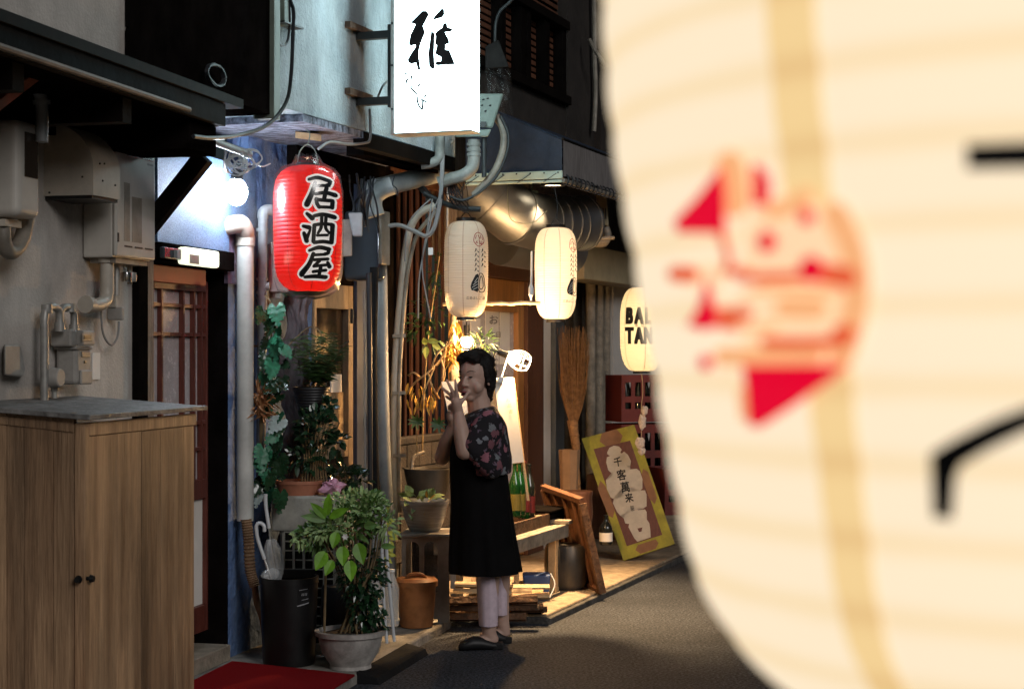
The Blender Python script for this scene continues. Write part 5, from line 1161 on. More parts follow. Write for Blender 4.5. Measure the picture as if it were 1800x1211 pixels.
# white folding frame
WY = 8.0
t = thing('folding_stand', 'thin white folding stand with clear hanging panel behind the leafy shrub', 'stand', P(680, 1128, WY))
for pts in ([(652, 905), (657, 890), (664, 885), (672, 888), (675, 900), (682, 1000), (693, 1127)], [(670, 900), (672, 985), (675, 1060), (680, 1130)]):
    bm = nb(); tube(bm, [P(x, y, WY) for x, y in pts], .0075, 8, 4); obj('rail', bm, MAT['whiteframe'], t, smooth=40)
bm = nb(); hexa(bm, [P(x, y, Y) for Y in (WY + .01, WY + .013) for x, y in ((655, 985), (676, 985), (671, 905), (655, 905))]); obj('hanging_panel', bm, MAT['clear'], t)
bm = nb()
for y in (1020, 1028, 1100): cyl(bm, P(672, y, WY), P(690, y + 3, WY), .003, seg=6)
obj('wire', bm, MAT['cable'], t)
def pet(px, y0, y1, Y, w, label):
    k = Y / FP; t = thing('plastic_bottle', label, 'bottle', P(px, y1, Y)); H = (y1 - y0) * k
    bm = nb(); lathe(bm, [(.001, 0), (w * .95, .003), (w, .02), (w * .94, H * .3), (w, H * .5), (w, H * .66), (w * .45, H * .88), (w * .36, H * .9), (w * .36, H * .96)], P(px, y1, Y), 18, caps=False); obj('body', bm, MAT['clear'], t, smooth=40)
    bm = nb(); cyl(bm, P(px, y1, Y) + V((0, 0, H * .955)), P(px, y1, Y) + V((0, 0, H)), w * .42, seg=12); obj('cap', bm, MAT['seat_tag'], t)
pet(689, 1000, 1100, 8.55, .036, 'clear water bottle with white cap next to the orange bucket')
pet(660, 1005, 1105, 8.5, .038, 'clear water bottle behind the white folding stand')
bm = nb()
for (x, y, dx, dz) in ((685, 915, 1, .2), (688, 935, 1, -.3), (684, 925, .6, .6), (690, 945, 1, .1), (686, 955, .5, -.6), (692, 950, .3, -1), (684, 965, .8, -.5), (688, 975, .6, .1), (681, 980, .8, -.3), (696, 938, .9, .4), (685, 900, .3, .7)): leaf(bm, P(x - 6, y, 8.55), V((dx, -.3, dz)), V((0, -1, .5)), .05, .028, .2, 4)
t = thing('variegated_plant', 'yellow green leaved plant poking out beside the fat grey pipe', 'plant', P(684, 1000, 8.55)); tagp(obj('foliage', bm, MAT['leaf_yellow'], t), kind='stuff')
bm = nb(); tube(bm, [P(682, 1005, 8.55), P(680, 950, 8.55), P(682, 895, 8.55)], .004, 5, 3); obj('stem', bm, MAT['stem'], t)
# red mat, ramp
bm = nb(); loft(bm, [[V((x, y, z)) for x, y in ((-1.66, 6.2), (-1.05, 6.0), (-.70, 7.6), (-1.30, 7.93))] for z in (.053, .062)])
tagp(obj('door_mat', bm, MAT['mat_red'], base=V((-1.1, 7, .053))), 'red entrance mat on the pavement in front of the door', 'mat')
bm = nb(); pa, pb = V((-.705, 7.70, 0)), V((-.525, 8.46, 0)); q = V((.974, -.2272, 0))
loft(bm, [[p + q * .002, p + q * .115, p + q * .10 + V((0, 0, .03)), p + q * .002 + V((0, 0, .055))] for p in (pa, pb)])
tagp(obj('kerb_ramp', bm, MAT['blackrubber'], base=pa, bev=.003), 'black rubber kerb ramp beside the pale stone pot', 'ramp')
# ------------------------------------------------------------------ pipes, cables and boxes at the corner
bm = nb(); kx = 9.25; tube(bm, [P(x, y, kx) for x, y in ((690, 1085), (684, 950), (676, 800), (672, 640), (670, 500), (668, 420))], .034, 14, 4)
tagp(obj('fat_pipe', bm, MAT['pvcgrey'], base=P(690, 1085, kx), smooth=50), 'fat grey lagged pipe leaning at the house corner', 'pipe')
for i, (pts, r, Y, m, lb) in enumerate((([(652, 1000), (651, 850), (650, 650), (648, 480)], .014, 9.0, 'cable', 'black cable running down beside the blue post'), ([(662, 1060), (659, 860), (655, 640), (658, 470)], .024, 9.1, 'blackrubber', 'thick black sleeved hose beside the fat grey pipe'), ([(642, 880), (641, 700), (640, 510)], .004, 9.0, 'cablegrey', 'thin grey cord on the blue post'))):
    bm = nb(); tube(bm, [P(x, y, Y) for x, y in pts], r, 10, 4); tagp(obj('hose', bm, MAT[m], base=P(*pts[0], Y), smooth=50), lb, 'hose')
bm = nb(); LY = 9.35
tube(bm, [P(x, y, LY) for x, y in ((695, 930), (693, 800), (694, 690), (698, 600), (705, 520), (712, 450), (722, 400), (738, 375), (765, 362))], .022, 12, 5)
tagp(obj('lagged_pipe', bm, MAT['beige'], base=P(695, 930, LY), smooth=50), 'cream taped pipe curving up in front of the slatted fence', 'pipe')
bm = nb(); tube(bm, [P(x, y, LY - .02) for x, y in ((703, 900), (701, 780), (703, 640), (712, 520), (720, 460), (735, 410), (768, 370))], .012, 10, 5)
for y in (590, 690, 800): hexa(bm, [P(x, yy, LY - .03 + d) for d in (0, .02) for x, yy in ((690, y + 4), (713, y + 3), (713, y - 3), (690, y - 2))])
tagp(obj('side_pipe', bm, MAT['beigedark'], base=P(703, 900, LY), smooth=50), 'thinner grey pipe clipped to the cream taped pipe', 'pipe')
bm = nb()
for pts in ([(668, 400), (700, 396), (725, 405), (750, 415), (765, 395), (775, 340), (778, 270)], [(712, 460), (716, 400), (736, 370), (757, 350)], [(757, 560), (742, 470), (752, 400), (760, 350)], [(735, 560), (738, 480), (760, 380), (770, 350)]):
    tube(bm, [P(x, y, 9.2) for x, y in pts], .0125 if len(pts) == 7 else .004, 7, 5)
tagp(obj('grey_cable', bm, MAT['cablegrey'], base=P(750, 415, 9.2), smooth=50), 'grey cables drooping across the top of the slatted fence', 'cable')
bm = nb(); box(bm, P(757, 442, 9.18), (.026, .012, .04)); tagp(obj('cable_label', bm, MAT['seat_tag'], base=P(757, 442, 9.18), bev=.002), 'tiny white tag on the cable before the slatted fence', 'tag')
t = thing('duct_cover', 'dark glossy rounded pipe cover box at the house corner', 'cover', P(660, 490, 8.8)); bm = nb(); DY = 8.8
fbox(bm, FM, FM.s(637, .15), FM.s(684, .28), .03, .27, FM.h(660, 492, .25), FM.h(660, 366, .25)); obj('case', bm, MAT['darkcase'], t, bev=.085, smooth=50)
bm = nb(); fbox(bm, FM, FM.s(671, .285), FM.s(686, .285), .265, .285, FM.h(680, 466, .285), FM.h(680, 372, .285)); obj('side_plate', bm, MAT['beigedark'], t, bev=.006)
t = thing('junction_box', 'beige junction boxes right behind the red lantern', 'electric box', P(613, 420, 8.75))
bm = nb(); hexa(bm, [P(x, y, Y) for Y in (8.7, 8.78) for x, y in ((601, 452), (619, 450), (619, 385), (601, 386))]); obj('case', bm, MAT['beigedark'], t, bev=.006)
bm = nb(); hexa(bm, [P(x, y, Y) for Y in (8.66, 8.74) for x, y in ((620, 416), (637, 416), (637, 374), (612, 374))]); obj('cover', bm, MAT['pvcgrey'], t, bev=.008)
bm = nb()
for i in range(11):
    x = R.uniform(610, 662); pts = [(x, R.uniform(300, 320)), (x + R.uniform(-4, 4), R.uniform(330, 345)), (x + R.uniform(-8, 8), R.uniform(355, 370)), (x + R.uniform(-10, 10), R.uniform(385, 410))]
    tube(bm, [P(a, b, 8.75 + R.uniform(0, .1)) for a, b in pts], R.uniform(.003, .008), 6, 4)
tube(bm, [P(x, y, 8.8) for x, y in ((693, 310), (690, 325), (697, 332), (700, 345))], .0035, 5, 4)
tagp(obj('cable_bundle', bm, MAT['cable'], base=P(650, 350, 8.8), smooth=50), 'bundle of black cables under the stucco overhang', 'cable')
bm = nb(); cyl(bm, P(658, 332, 9.0), P(772, 305, 9.7), .052, seg=18); cyl(bm, P(690, 325, 9.2), P(692, 324.6, 9.21), .055, seg=18); tube(bm, [P(x, y, 8.95) for x, y in ((690, 326), (672, 333), (658, 345), (655, 362), (660, 380))], .05, 16, 4)
tagp(obj('drain_pipe', bm, MAT['pvcgrey'], base=P(690, 325, 9.2), smooth=40), 'fat grey drain pipe running under the stucco overhang', 'pipe')
bm = nb(); PX = 9.25
tube(bm, [P(x, y, PX) for x, y in ((833, 246), (833, 275), (830, 295), (815, 308), (795, 314), (770, 322))], .034, 14, 5)
for y in (252, 262, 270): cyl(bm, P(833, y, PX), P(833, y + 5, PX), .039, seg=14)
tube(bm, [P(x, y, PX - .05) for x, y in ((773, 240), (773, 265), (770, 280), (755, 288), (740, 290))], .026, 12, 4)
tagp(obj('elbow_pipe', bm, MAT['pvcdirty'], base=P(833, 270, PX), smooth=40), 'pale plastic waste pipe elbow below the lit sign', 'pipe')
t = thing('meter_box', 'pale green sloped plastic meter box behind the lit sign', 'electric box', P(860, 240, 9.3))
bm = nb(); hexa(bm, [P(x, y, Y) for Y in (9.22, 9.42) for x, y in ((836, 224), (866, 226), (886, 165), (842, 165))]); obj('cover', bm, MAT['boxgreen'], t, bev=.012)
bm = nb(); hexa(bm, [P(x, y, Y) for Y in (9.2, 9.4) for x, y in ((800, 242), (858, 241), (864, 227), (800, 232))]); obj('base', bm, MAT['boxgreen'], t, bev=.008)
bm = nb(); hexa(bm, [P(x, y, Y) for Y in (9.195, 9.21) for x, y in ((842, 224), (853, 224), (855, 214), (843, 214))]); obj('opening', bm, MAT['blackplastic'], t)
bm = nb()
for x, y in ((848, 176), (856, 174), (846, 186), (860, 186), (852, 196)): cyl(bm, P(x, y, 9.218), P(x + 3, y - 1, 9.214), .004, seg=6)
obj('rivet', bm, MAT['steeldark'], t)
bm = nb(); tube(bm, [P(x, y, 9.3) for x, y in ((872, 204), (884, 226), (886, 255), (876, 290), (858, 318), (832, 345))], .022, 12, 6)
tagp(obj('ribbed_conduit', bm, MAT['beigedark'], base=P(886, 255, 9.3), smooth=50), 'thick cream conduit curving down from the green meter box', 'conduit')
bm = nb(); tube(bm, [P(x, y, 9.28) for x, y in ((880, 204), (893, 235), (892, 265), (876, 305), (848, 335), (815, 352), (790, 345))], .008, 8, 6); cyl(bm, P(851, 242, 9.25), P(851, 312, 9.25), .014, seg=10); cyl(bm, P(779, 240, 9.2), P(776, 350, 9.2), .010, seg=8)
tagp(obj('thin_conduit', bm, MAT['steeldark'], base=P(851, 300, 9.25), smooth=50), 'thin dark conduits hanging between sign and white lantern', 'conduit')
bm = nb()
for i in range(10):
    c = P(R.uniform(785, 812), R.uniform(318, 352), 9.3 + R.uniform(-.03, .05)); a = R.uniform(.03, .075); ph = R.uniform(0, 6)
    tube(bm, [c + V((a * cos(u + ph) * .6, .02 * sin(u * 2), a * sin(u + ph))) for u in [k * .7 for k in range(R.randint(6, 10))]], .0026, 5, 2)
for i in range(5): tube(bm, [P(788 + 3 * i, 320, 9.3), P(790 + 5 * i, 345, 9.28), P(800 + 6 * i, 362, 9.3), P(820 + R.uniform(-8, 8), 372, 9.32)], .004, 5, 3)
tagp(obj('wire_tangle', bm, MAT['cable'], base=P(800, 340, 9.3), smooth=50), 'tangle of black wire above the dim white lantern', 'cable')
bm = nb(); tube(bm, [P(x, y, 9.35) for x, y in ((745, 340), (775, 355), (810, 366), (845, 368))], .016, 8, 3); beam(bm, P(722, 312, 9.5), P(772, 362, 9.4), .03, .03)
tagp(obj('iron_bracket', bm, MAT['steeldark'], base=P(790, 360, 9.35)), 'black iron bracket carrying the wires over the dim lantern', 'bracket')
# ------------------------------------------------------------------ awning, ducts, lamps of the far shop
aw = thing('awning', 'navy canvas awning with pale laced edge and grey valance', 'awning', FM.pt(FM.s(988, .95), .95, 2.48), FM.ang)
sA = FM.s(988, .95); aH, aL = FM.h(988, 246, .95), FM.h(988, 300, .95); aB = FM.h(988, 321, .95)
bk = FM.h(878, 200, .55) if False else aH + .19
def A_(s, o, h): return FM.pt(s, o, h)
bm = nb(); hexa(bm, [A_(s, o, h + d) for d in (0, .008) for s, o, h in ((sA, .95, aH), (sA + 7, .95, aH), (sA + 7, .38, bk + .06), (sA, .38, bk + .06))]); obj('roof', bm, MAT['canvas_navy'], aw)
bm = nb(); n = 14; L = []
for i in range(n + 1):
    u = i / n; o = .952 - .60 * u; wv = .006 * sin(u * 23) * (1 - abs(2 * u - 1)) + (.012 if i in (1, 2) else 0)
    L.append((A_(sA - .004 - wv, o, aL), A_(sA - .004 - wv * .4, o, aH + (bk + .06 - aH) * (u * .60 / .57) - .003)))
vs = [(bm.verts.new(a), bm.verts.new(b)) for a, b in L]
for a, b in zip(vs, vs[1:]): bm.faces.new((a[0], b[0], b[1], a[1]))
o = obj('side_curtain', bm, MAT['canvas_navy'], aw, smooth=60)
bm = nb(); fbox(bm, FM, sA - .012, sA - .003, .35, .955, aB + .022, aL); fbox(bm, FM, sA - .010, sA - .002, .35, .95, aB, aB + .016); obj('edge_band', bm, MAT['canvas_edge'], aw, bev=.003)
bm = nb()
for i in range(7): o_ = .93 - i * .085; cyl(bm, A_(sA - .013, o_, aL - .012), A_(sA - .016, o_, aL - .012), .005, seg=8)
for i in range(4): beam(bm, A_(sA - .014, .92 - i * .16, aL - .016), A_(sA - .014, .84 - i * .16, aB + .004), .004, .003)
obj('eyelet', bm, MAT['steeldark'], aw)
bm = nb(); n = 90; prev = None
for i in range(n + 1):
    s = sA + .002 + i * .075; wv = .010 * sin(i * .9) + .006 * sin(i * 2.3)
    row = [bm.verts.new(A_(s, .957 + wv * (1 - k / 3), aB + .035 + (aH - aB - .037) * k / 3 + (.006 * sin(i * 1.7) if k == 0 else 0))) for k in range(4)]
    if prev:
        for k in range(3): bm.faces.new((prev[k], row[k], row[k + 1], prev[k + 1]))
    prev = row
obj('valance', bm, MAT['canvas_grey'], aw, smooth=60)
bm = nb(); cyl(bm, A_(sA, .955, aB + .012), A_(sA + 6.5, .955, aB + .012), .014, seg=10); obj('front_bar', bm, MAT['beigedark'], aw, smooth=50)
bm = nb(); cyl(bm, A_(sA - .01, .957, aH + .004), A_(sA + 6.5, .957, aH + .004), .008, seg=8); obj('top_bar', bm, MAT['flashing'], aw, smooth=50)
mb = nb(); tube(mb, [V((0, .022 * cos(a), .03 * sin(a))) for a in [2 * pi * k / 9 for k in range(10)]], .0048, 5, 2); lme = finish(mb, 'lacing_ring', MAT['cable'], 50)
for i in range(44): piece('lacing_ring', lme, aw, Matrix.Translation(A_(sA + .04 + i * .085, .955, aB + .02)) @ Matrix.Rotation(FM.ang + .5 + R.uniform(-.2, .2), 4, 'Z'))
# spot under the awning
c = P(972, 327, 10.35)
t = thing('spot_lamp', 'small round lit spot lamp under the awning edge', 'lamp', c)
bm = nb(); lathe(bm, [(.035, .07), (.075, .02), (.078, -.002), (.070, -.002), (.03, .05)], c, 24, caps=False); obj('lamp_shade', bm, MAT['blackplastic'], t, smooth=40)
bm = nb(); lathe(bm, [(.001, .012), (.066, .006)], c, 20, caps=False); obj('bulb', bm, MAT['bulb_spot'], t)
bm = nb(); cyl(bm, c + V((0, 0, .07)), c + V((0, 0, .14)), .01, seg=8); obj('stem', bm, MAT['steeldark'], t)
sd = bpy.data.lights.new('spot_light', 'SPOT'); sd.energy = 950; sd.color = (1, .66, .33); sd.spot_size = radians(84); sd.spot_blend = .9; sd.shadow_soft_size = .05
s_o = bpy.data.objects.new('spot_light', sd); COL.objects.link(s_o); s_o.parent = t; s_o.location = (0, 0, -.012); s_o.rotation_euler = (radians(-7), radians(0), 0)
# duct
t = thing('metal_duct', 'fat shiny metal ventilation duct bending behind the white lanterns', 'duct', P(930, 400, 10.6))
DP = [P(836, 318, 10.45), P(872, 352, 10.45), P(905, 380, 10.5), P(950, 392, 10.75), P(1000, 394, 11.0), P(1022, 392, 11.1)]
bm = nb(); tube(bm, DP, .178, 40, 1); obj('tube', bm, MAT['duct'], t, smooth=24)
bm = nb()
pth = [DP[0], DP[1], DP[2], DP[3], DP[3].lerp(DP[4], .35), DP[3].lerp(DP[4], .7), DP[4], DP[5]]
for i in (1, 2, 3, 4, 5, 6, 7):
    d = (pth[min(i + 1, len(pth) - 1)] - pth[i - 1]).normalized(); cyl(bm, pth[i] - d * .008, pth[i] + d * .008, .184, seg=36)
obj('seam_ring', bm, MAT['duct'], t, smooth=40)
bm = nb(); cyl(bm, P(880, 420, 10.9), P(1000, 440, 11.4), .17, seg=28); tagp(obj('rear_duct', bm, MAT['duct'], base=P(930, 430, 11.1), smooth=50), 'lower metal duct hidden behind the bent one over the orange door', 'duct')
bm = nb(); cyl(bm, P(935, 310, 10.5), P(935, 372, 10.5), .008, seg=8); cyl(bm, P(930, 335, 10.5), P(946, 338, 10.5), .008, seg=6); tube(bm, [P(893, 322, 10.2), P(893, 360, 10.2), P(900, 388, 10.2), P(935, 392, 10.2), P(962, 370, 10.2)], .0025, 5, 5)
tagp(obj('duct_hanger', bm, MAT['trimmetal'], base=P(935, 340, 10.5)), 'thin steel rod and wire holding up the bent metal duct', 'rod')
t = thing('camera_box', 'cream rectangular box angled under the grey valance', 'electric box', P(1060, 370, 11.4))
bm = nb(); hexa(bm, [P(x, y, Y) for Y in (11.35, 11.5) for x, y in ((1053, 394), (1070, 398), (1067, 345), (1047, 338))]); obj('case', bm, MAT['beam_tan'], t, bev=.01)
bm = nb()
for i in range(3): hexa(bm, [P(x + i * 4, y, Y) for Y in (11.345, 11.352) for x, y in ((1056, 385), (1058, 385), (1057, 366), (1055, 366))])
obj('lettering', bm, MAT['ink_grey'], t)
bm = nb(); tube(bm, [P(x, y, 11.3) for x, y in ((1030, 405), (1040, 412), (1042, 425), (1060, 428), (1068, 415), (1064, 400))], .028, 10, 4); tube(bm, [P(1050, 420, 11.2), P(1080, 418, 11.2)], .012, 8, 1)
tagp(obj('bent_pipework', bm, MAT['beigedark'], base=P(1050, 420, 11.3), smooth=50), 'short bent pipework on top of the tan beam', 'pipe')
# plastic wrapped vent hood and flue on the upper wall
t = thing('wrapped_hood', 'grey vent hood wrapped in torn clear plastic beside the lit sign', 'vent hood', P(872, 190, 9.6))
bm = nb(); hexa(bm, [P(x, y, Y) for Y in (9.5, 9.75) for x, y in ((853, 122), (895, 118), (876, 70), (853, 82))]); obj('hood', bm, MAT['flashing'], t, bev=.006)
bm = nb(); n = 10; rows = []
for j in range(7):
    y = 120 + j * 14; rows.append([P(853 + (44 + j) * i / n + R.uniform(-1.5, 1.5), y + R.uniform(-2, 2), 9.5 - .05 * sin(i * 1.3 + j) * .5) for i in range(n + 1)])
vs = [[bm.verts.new(p) for p in r] for r in rows]
for a, b in zip(vs, vs[1:]):
    for i in range(n): bm.faces.new((a[i], a[i + 1], b[i + 1], b[i]))
obj('plastic_wrap', bm, MAT['plastic_film'], t)
bm = nb(); fbox(bm, FM, so1 + .002, so1 + .05, .36, .46, 2.9, 5.5); tagp(obj('wall_conduit', bm, MAT['steeldark'], base=FM.pt(so1, .4, 3)), 'dark vertical trunking at the end of the stucco wall', 'conduit')
bm = nb(); tube(bm, [P(x, y, 9.7) for x, y in ((870, 80), (871, 45), (878, 22), (895, 5), (920, -20))], .010, 8, 5); tagp(obj('antenna_pipe', bm, MAT['steeldark'], base=P(870, 80, 9.7), smooth=50), 'thin curved dark conduit rising from the wrapped hood', 'conduit')
# bamboo pole with rods
bm = nb(); pts = [P(778 + 17.2 * i, 534 + R.uniform(-1, 1) - .1 * i, 9.62) for i in range(11)]
tube(bm, pts, .010, 8, 2)
for i in range(1, 10): d = (pts[i + 1] - pts[i]).normalized(); cyl(bm, pts[i] - d * .006, pts[i] + d * .006, .0125, seg=8)
tagp(obj('bamboo_pole', bm, MAT['bamboo'], base=pts[0], smooth=60), 'thin bamboo pole slung behind the two white lanterns', 'pole')
for x, y0, y1 in ((787, 330, 402), (934.5, 442, 530)):
    bm = nb(); cyl(bm, P(x, y0, 9.7), P(x - 1, y1, 9.66), .006, seg=8)
    if x > 900: lathe(bm, [(.006, .05), (.014, .03), (.014, -.01), (.004, -.03)], P(x - 1, 515, 9.66), 10)
    tagp(obj('hanging_rod', bm, MAT['whiteframe'], base=P(x, y0, 9.7)), 'white rod hanging left of the dim lantern' if x < 900 else 'white rod with hook holding up the bamboo pole', 'rod')
# bulbs
def bulb_lamp(label, c, rad, cage, d=V((0, 0, -1))):
    t = thing('work_lamp', label, 'lamp', c); x, y = perp(d)
    bm = nb(); bmesh.ops.create_uvsphere(bm, u_segments=16, v_segments=10, radius=rad); bm.transform(Matrix.Translation(c)); obj('bulb', bm, MAT['bulb_work' if cage else 'bulb_warm'], t, smooth=80)
    b = c - d * rad
    bm = nb(); cyl(bm, b - d * .005, b - d * .07, .02, .017, 12); obj('socket', bm, MAT['blackplastic'], t, smooth=40)
    bm = nb()
    for k in range(7):
        a = 2 * pi * k / 7; e = x * cos(a) + y * sin(a)
        tube(bm, [b + e * .022 - d * .01, c + e * .05, c + e * .056 + d * .045, c + e * .040 + d * .085], .0022, 5, 3)
    for u, rr in ((0, .05), (.045, .056), (.085, .040)): tube(bm, [c + d * u + (x * cos(a) + y * sin(a)) * rr for a in [2 * pi * k / 12 for k in range(13)]], .0022, 5, 2)
    obj('cage', bm, MAT['whiteframe'] if cage else MAT['blackplastic'], t, smooth=50)
    return t, b - d * .07
t, e = bulb_lamp('bare lit bulb among dry leaves under the dim white lantern', P(820, 602, 9.75), .030, 0)
bm = nb(); tube(bm, [e, e + V((0, .02, .06)), P(835, 560, 9.75), P(822, 548, 9.6)], .004, 6, 4); obj('cord', bm, MAT['cable'], t, smooth=50)
t, e = bulb_lamp('lit caged work lamp clipped above the white menu board', P(905, 630, 9.5), .032, 1, V((.90, -.1, -.36)).normalized())
bm = nb(); tube(bm, [e, e + V((-.05, 0, .01)), P(870, 618, 9.5), P(866, 632, 9.5)], .005, 6, 4); obj('cord', bm, MAT['cable'], t, smooth=50)
bm = nb(); tube(bm, [P(893, 626, 9.5), P(885, 650, 9.5), P(880, 668, 9.5)], .006, 6, 2); hexa(bm, [P(x, y, Y) for Y in (9.46, 9.54) for x, y in ((876, 672), (884, 674), (886, 664), (878, 662))]); obj('clip', bm, MAT['whiteframe'], t)
# menu board
t = thing('menu_board', 'white paper menu board leaning behind the woman in the dark dress', 'menu board', P(860, 900, 9.55))
def quad(bm, q, y0, y1): hexa(bm, [P(a, b, y0 if i < 0 else Y) for Y in (y0, y1) for i, (a, b) in enumerate(q)])
bm = nb(); qd = [(776, 671), (845, 668), (860, 830), (812, 836)]; loft(bm, [[P(a, b, 9.55 - .0004 * (b - 670) + d) for a, b in qd] for d in (0, .015)]); obj('panel', bm, MAT['paper'], t)
bm = nb(); qd = [(868, 664), (901, 663), (921, 812), (888, 816)]; loft(bm, [[P(a, b, 9.52 - .0004 * (b - 670) + d) for a, b in qd] for d in (0, .012)]); obj('paper_strip', bm, MAT['paper'], t)
bm = nb(); qd = [(858, 666), (868, 664), (888, 880), (876, 880)]; loft(bm, [[P(a, b, 9.54 - .0004 * (b - 670) + d) for a, b in qd] for d in (0, .02)]); loft(bm, [[P(a, b, 9.54 - .0004 * (b - 670) + d) for a, b in [(901, 664), (904, 664), (931, 880), (926, 880)]] for d in (0, .02)]); obj('frame', bm, MAT['tanwood'], t)
bm = nb()
for i, ch in enumerate('お品書'): ink_text(bm, ch, 893 + i * 2.4, 703 + i * 10, 8)
ink_map(bm, lambda x, y, z: P(x, y, 9.515 - .0004 * (y - 670))); obj('lettering', bm, mat('ink_faint', (.38, .30, .26), .8, var=.1), t)
# dry branches, trunk
t = thing('dry_tree', 'bare trunk with pale twigs and hanging brown leaves before the slatted fence', 'tree', P(806, 860, 9.85))
bm = nb(); tube(bm, [P(x, y, 9.85) for x, y in ((808, 880), (806, 760), (800, 660), (797, 590), (800, 545), (812, 500))], [.05, .045, .035, .028, .02, .012], 12, 4); obj('trunk', bm, MAT['greywood'], t, smooth=60)
bm = nb()
for pts in ([(797, 585), (775, 630), (752, 655), (730, 672), (712, 695)], [(785, 600), (780, 640), (778, 668)], [(752, 655), (760, 680), (772, 700)], [(764, 645), (745, 690), (738, 720)], [(797, 600), (770, 620), (757, 650)], [(740, 665), (728, 655), (718, 660)], [(800, 560), (790, 540), (795, 520)], [(775, 630), (782, 660), (768, 690)]):
    tube(bm, [P(x, y, 9.6 + R.uniform(-.05, .1)) for x, y in pts], .0055, 6, 4)
obj('twig', bm, MAT['twig'], t, smooth=60)
bm = nb()
for _ in range(42): leaf(bm, P(R.choice((722, 730, 745, 757, 765)) + R.uniform(-8, 8), R.uniform(672, 720), 9.6 + R.uniform(-.08, .08)), V((R.uniform(-.5, .5), R.uniform(-.5, .3), -1)), rv(), .05, .013, .1, 3)
for _ in range(60): leaf(bm, P(797 + R.uniform(-14, 22), 622 + R.uniform(-14, 14), 9.7 + R.uniform(-.06, .06)), rv() + V((.2, -.2, -.2)), rv(), .075, .014, .3, 3)
for _ in range(26): leaf(bm, P(795 + R.uniform(-6, 10), 590 + R.uniform(-25, 20), 9.75), V((R.uniform(-.5, .5), -.3, -1)), rv(), .08, .014, .1, 3)
tagp(obj('dry_leaves', bm, MAT['leaf_gold'], t), kind='stuff')
t = thing('fence_plant', 'loose green plant climbing before the slatted fence near the dim lantern', 'plant', P(745, 780, 9.8))
bm = nb(); bush(bm, P(755, 555, 9.8), (.11, .06, .22), 70, .05, .014, 0, .4); bush(bm, P(735, 580, 9.75), (.08, .05, .08), 40, .05, .013, 0, .4); bush(bm, P(770, 480, 9.9), (.05, .05, .12), 34, .05, .014, 0, .4)
for c_ in ((732, 740), (770, 745)):
    for k in range(9): a = k * .7; leaf(bm, P(*c_, 9.55), V((cos(a), -.3, sin(a) * .8)), V((0, -1, .3)), .055, .018, .1, 3)
tagp(obj('foliage', bm, MAT['leaf_mid'], t), kind='stuff')
bm = nb(); tube(bm, [P(x, y, 9.82) for x, y in ((742, 800), (745, 700), (752, 600), (765, 500), (772, 450))], .006, 6, 4); tube(bm, [P(x, y, 9.7) for x, y in ((733, 800), (732, 740))], .004, 5, 1); obj('stem', bm, MAT['stem'], t)
for (x, y, dx, dz, L) in ((748, 606, -.2, .9, .05), (752, 600, .9, .1, .07), (750, 610, -.1, -1, .06), (760, 604, .9, -.5, .06)):
    bm = nb(); leaf(bm, P(x, y, 9.62), V((dx, -.2, dz)), V((0, -1, .2)), L, .035, .15, 5); o = obj('leaf', bm, MAT['leaf_yellow'], t); o['label'] = 'bright yellow green leaf'
t = thing('feather_plant', 'feathery green plant beside the bulb under the dim lantern', 'plant', P(850, 640, 9.9)); bm = nb(); bush(bm, P(848, 600, 9.95), (.08, .06, .06), 90, .055, .010, .2, .4); tagp(obj('foliage', bm, MAT['leaf_mid'], t), kind='stuff')
bm = nb(); tube(bm, [P(852, 650, 9.95), P(848, 610, 9.93), P(838, 585, 9.9)], .005, 5, 3); obj('stem', bm, MAT['stem'], t)
# pots, stand, bin
SY = 9.12
t = thing('plant_stand', 'pale plastic stand with arched openings carrying the glazed basin', 'stand', P(747, 1092, SY))
x0, x1 = P(706, 0, SY).x, P(790, 0, SY).x; zb, zt = .05, P(0, 938, SY).z
bm = nb(); hexa(bm, [V((x, y, z)) for z in (zt - .02, zt) for x, y in ((x0 - .012, SY - .012), (x1 + .012, SY - .012), (x1 + .03, SY + .3), (x0 + .01, SY + .3))]); obj('top', bm, MAT['greystone'], t, bev=.006)
ar = [(x0 + .022, x0 + .094), (x0 + .120, x0 + .192)]
bm = nb(); fr_ = lambda xa, xb, za, zb_: box(bm, V(((xa + xb) / 2, SY + .008, (za + zb_) / 2)), (xb - xa, .016, zb_ - za))
fr_(x0, ar[0][0], zb, zt - .022); fr_(ar[0][1], ar[1][0], zb, zt - .022); fr_(ar[1][1], x1, zb, zt - .022)
for a, b in ar:
    zc = zt - .075; rr = (b - a) / 2; mid = (a + b) / 2
    plate(bm, [V((a, SY, zt - .022))] + [V((mid - rr * cos(u), SY, zc + rr * sin(u) * .9)) for u in [pi * k / 10 for k in range(11)]] + [V((b, SY, zt - .022))], V((0, .016, 0)))
    fr_(a, b, zb + .02, zb + .16)
obj('arched_front', bm, MAT['greystone'], t)
bm = nb(); box(bm, V((x0 + .02, SY + .28, (zb + zt - .02) / 2)), (.03, .03, zt - .02 - zb)); box(bm, V((x1 + .01, SY + .28, (zb + zt - .02) / 2)), (.03, .03, zt - .02 - zb)); obj('leg', bm, MAT['greystone'], t)
t = thing('glazed_basin', 'grey glazed basin of water plants on the arched stand', 'basin', P(744, 937, SY + .14)); k = SY / FP
c = V((P(744, 0, SY).x, SY + .15, zt + .001)); bm = nb(); lathe(bm, [(.001, 0), (26 * k, 0), (30 * k, 6 * k), (38 * k, 28 * k), (41 * k, 44 * k), (44 * k, 50 * k), (44 * k, 55 * k), (40 * k, 55 * k), (36 * k, 40 * k), (.001, 38 * k)], c, 40, caps=False); obj('bowl', bm, MAT['glazed'], t, smooth=35)
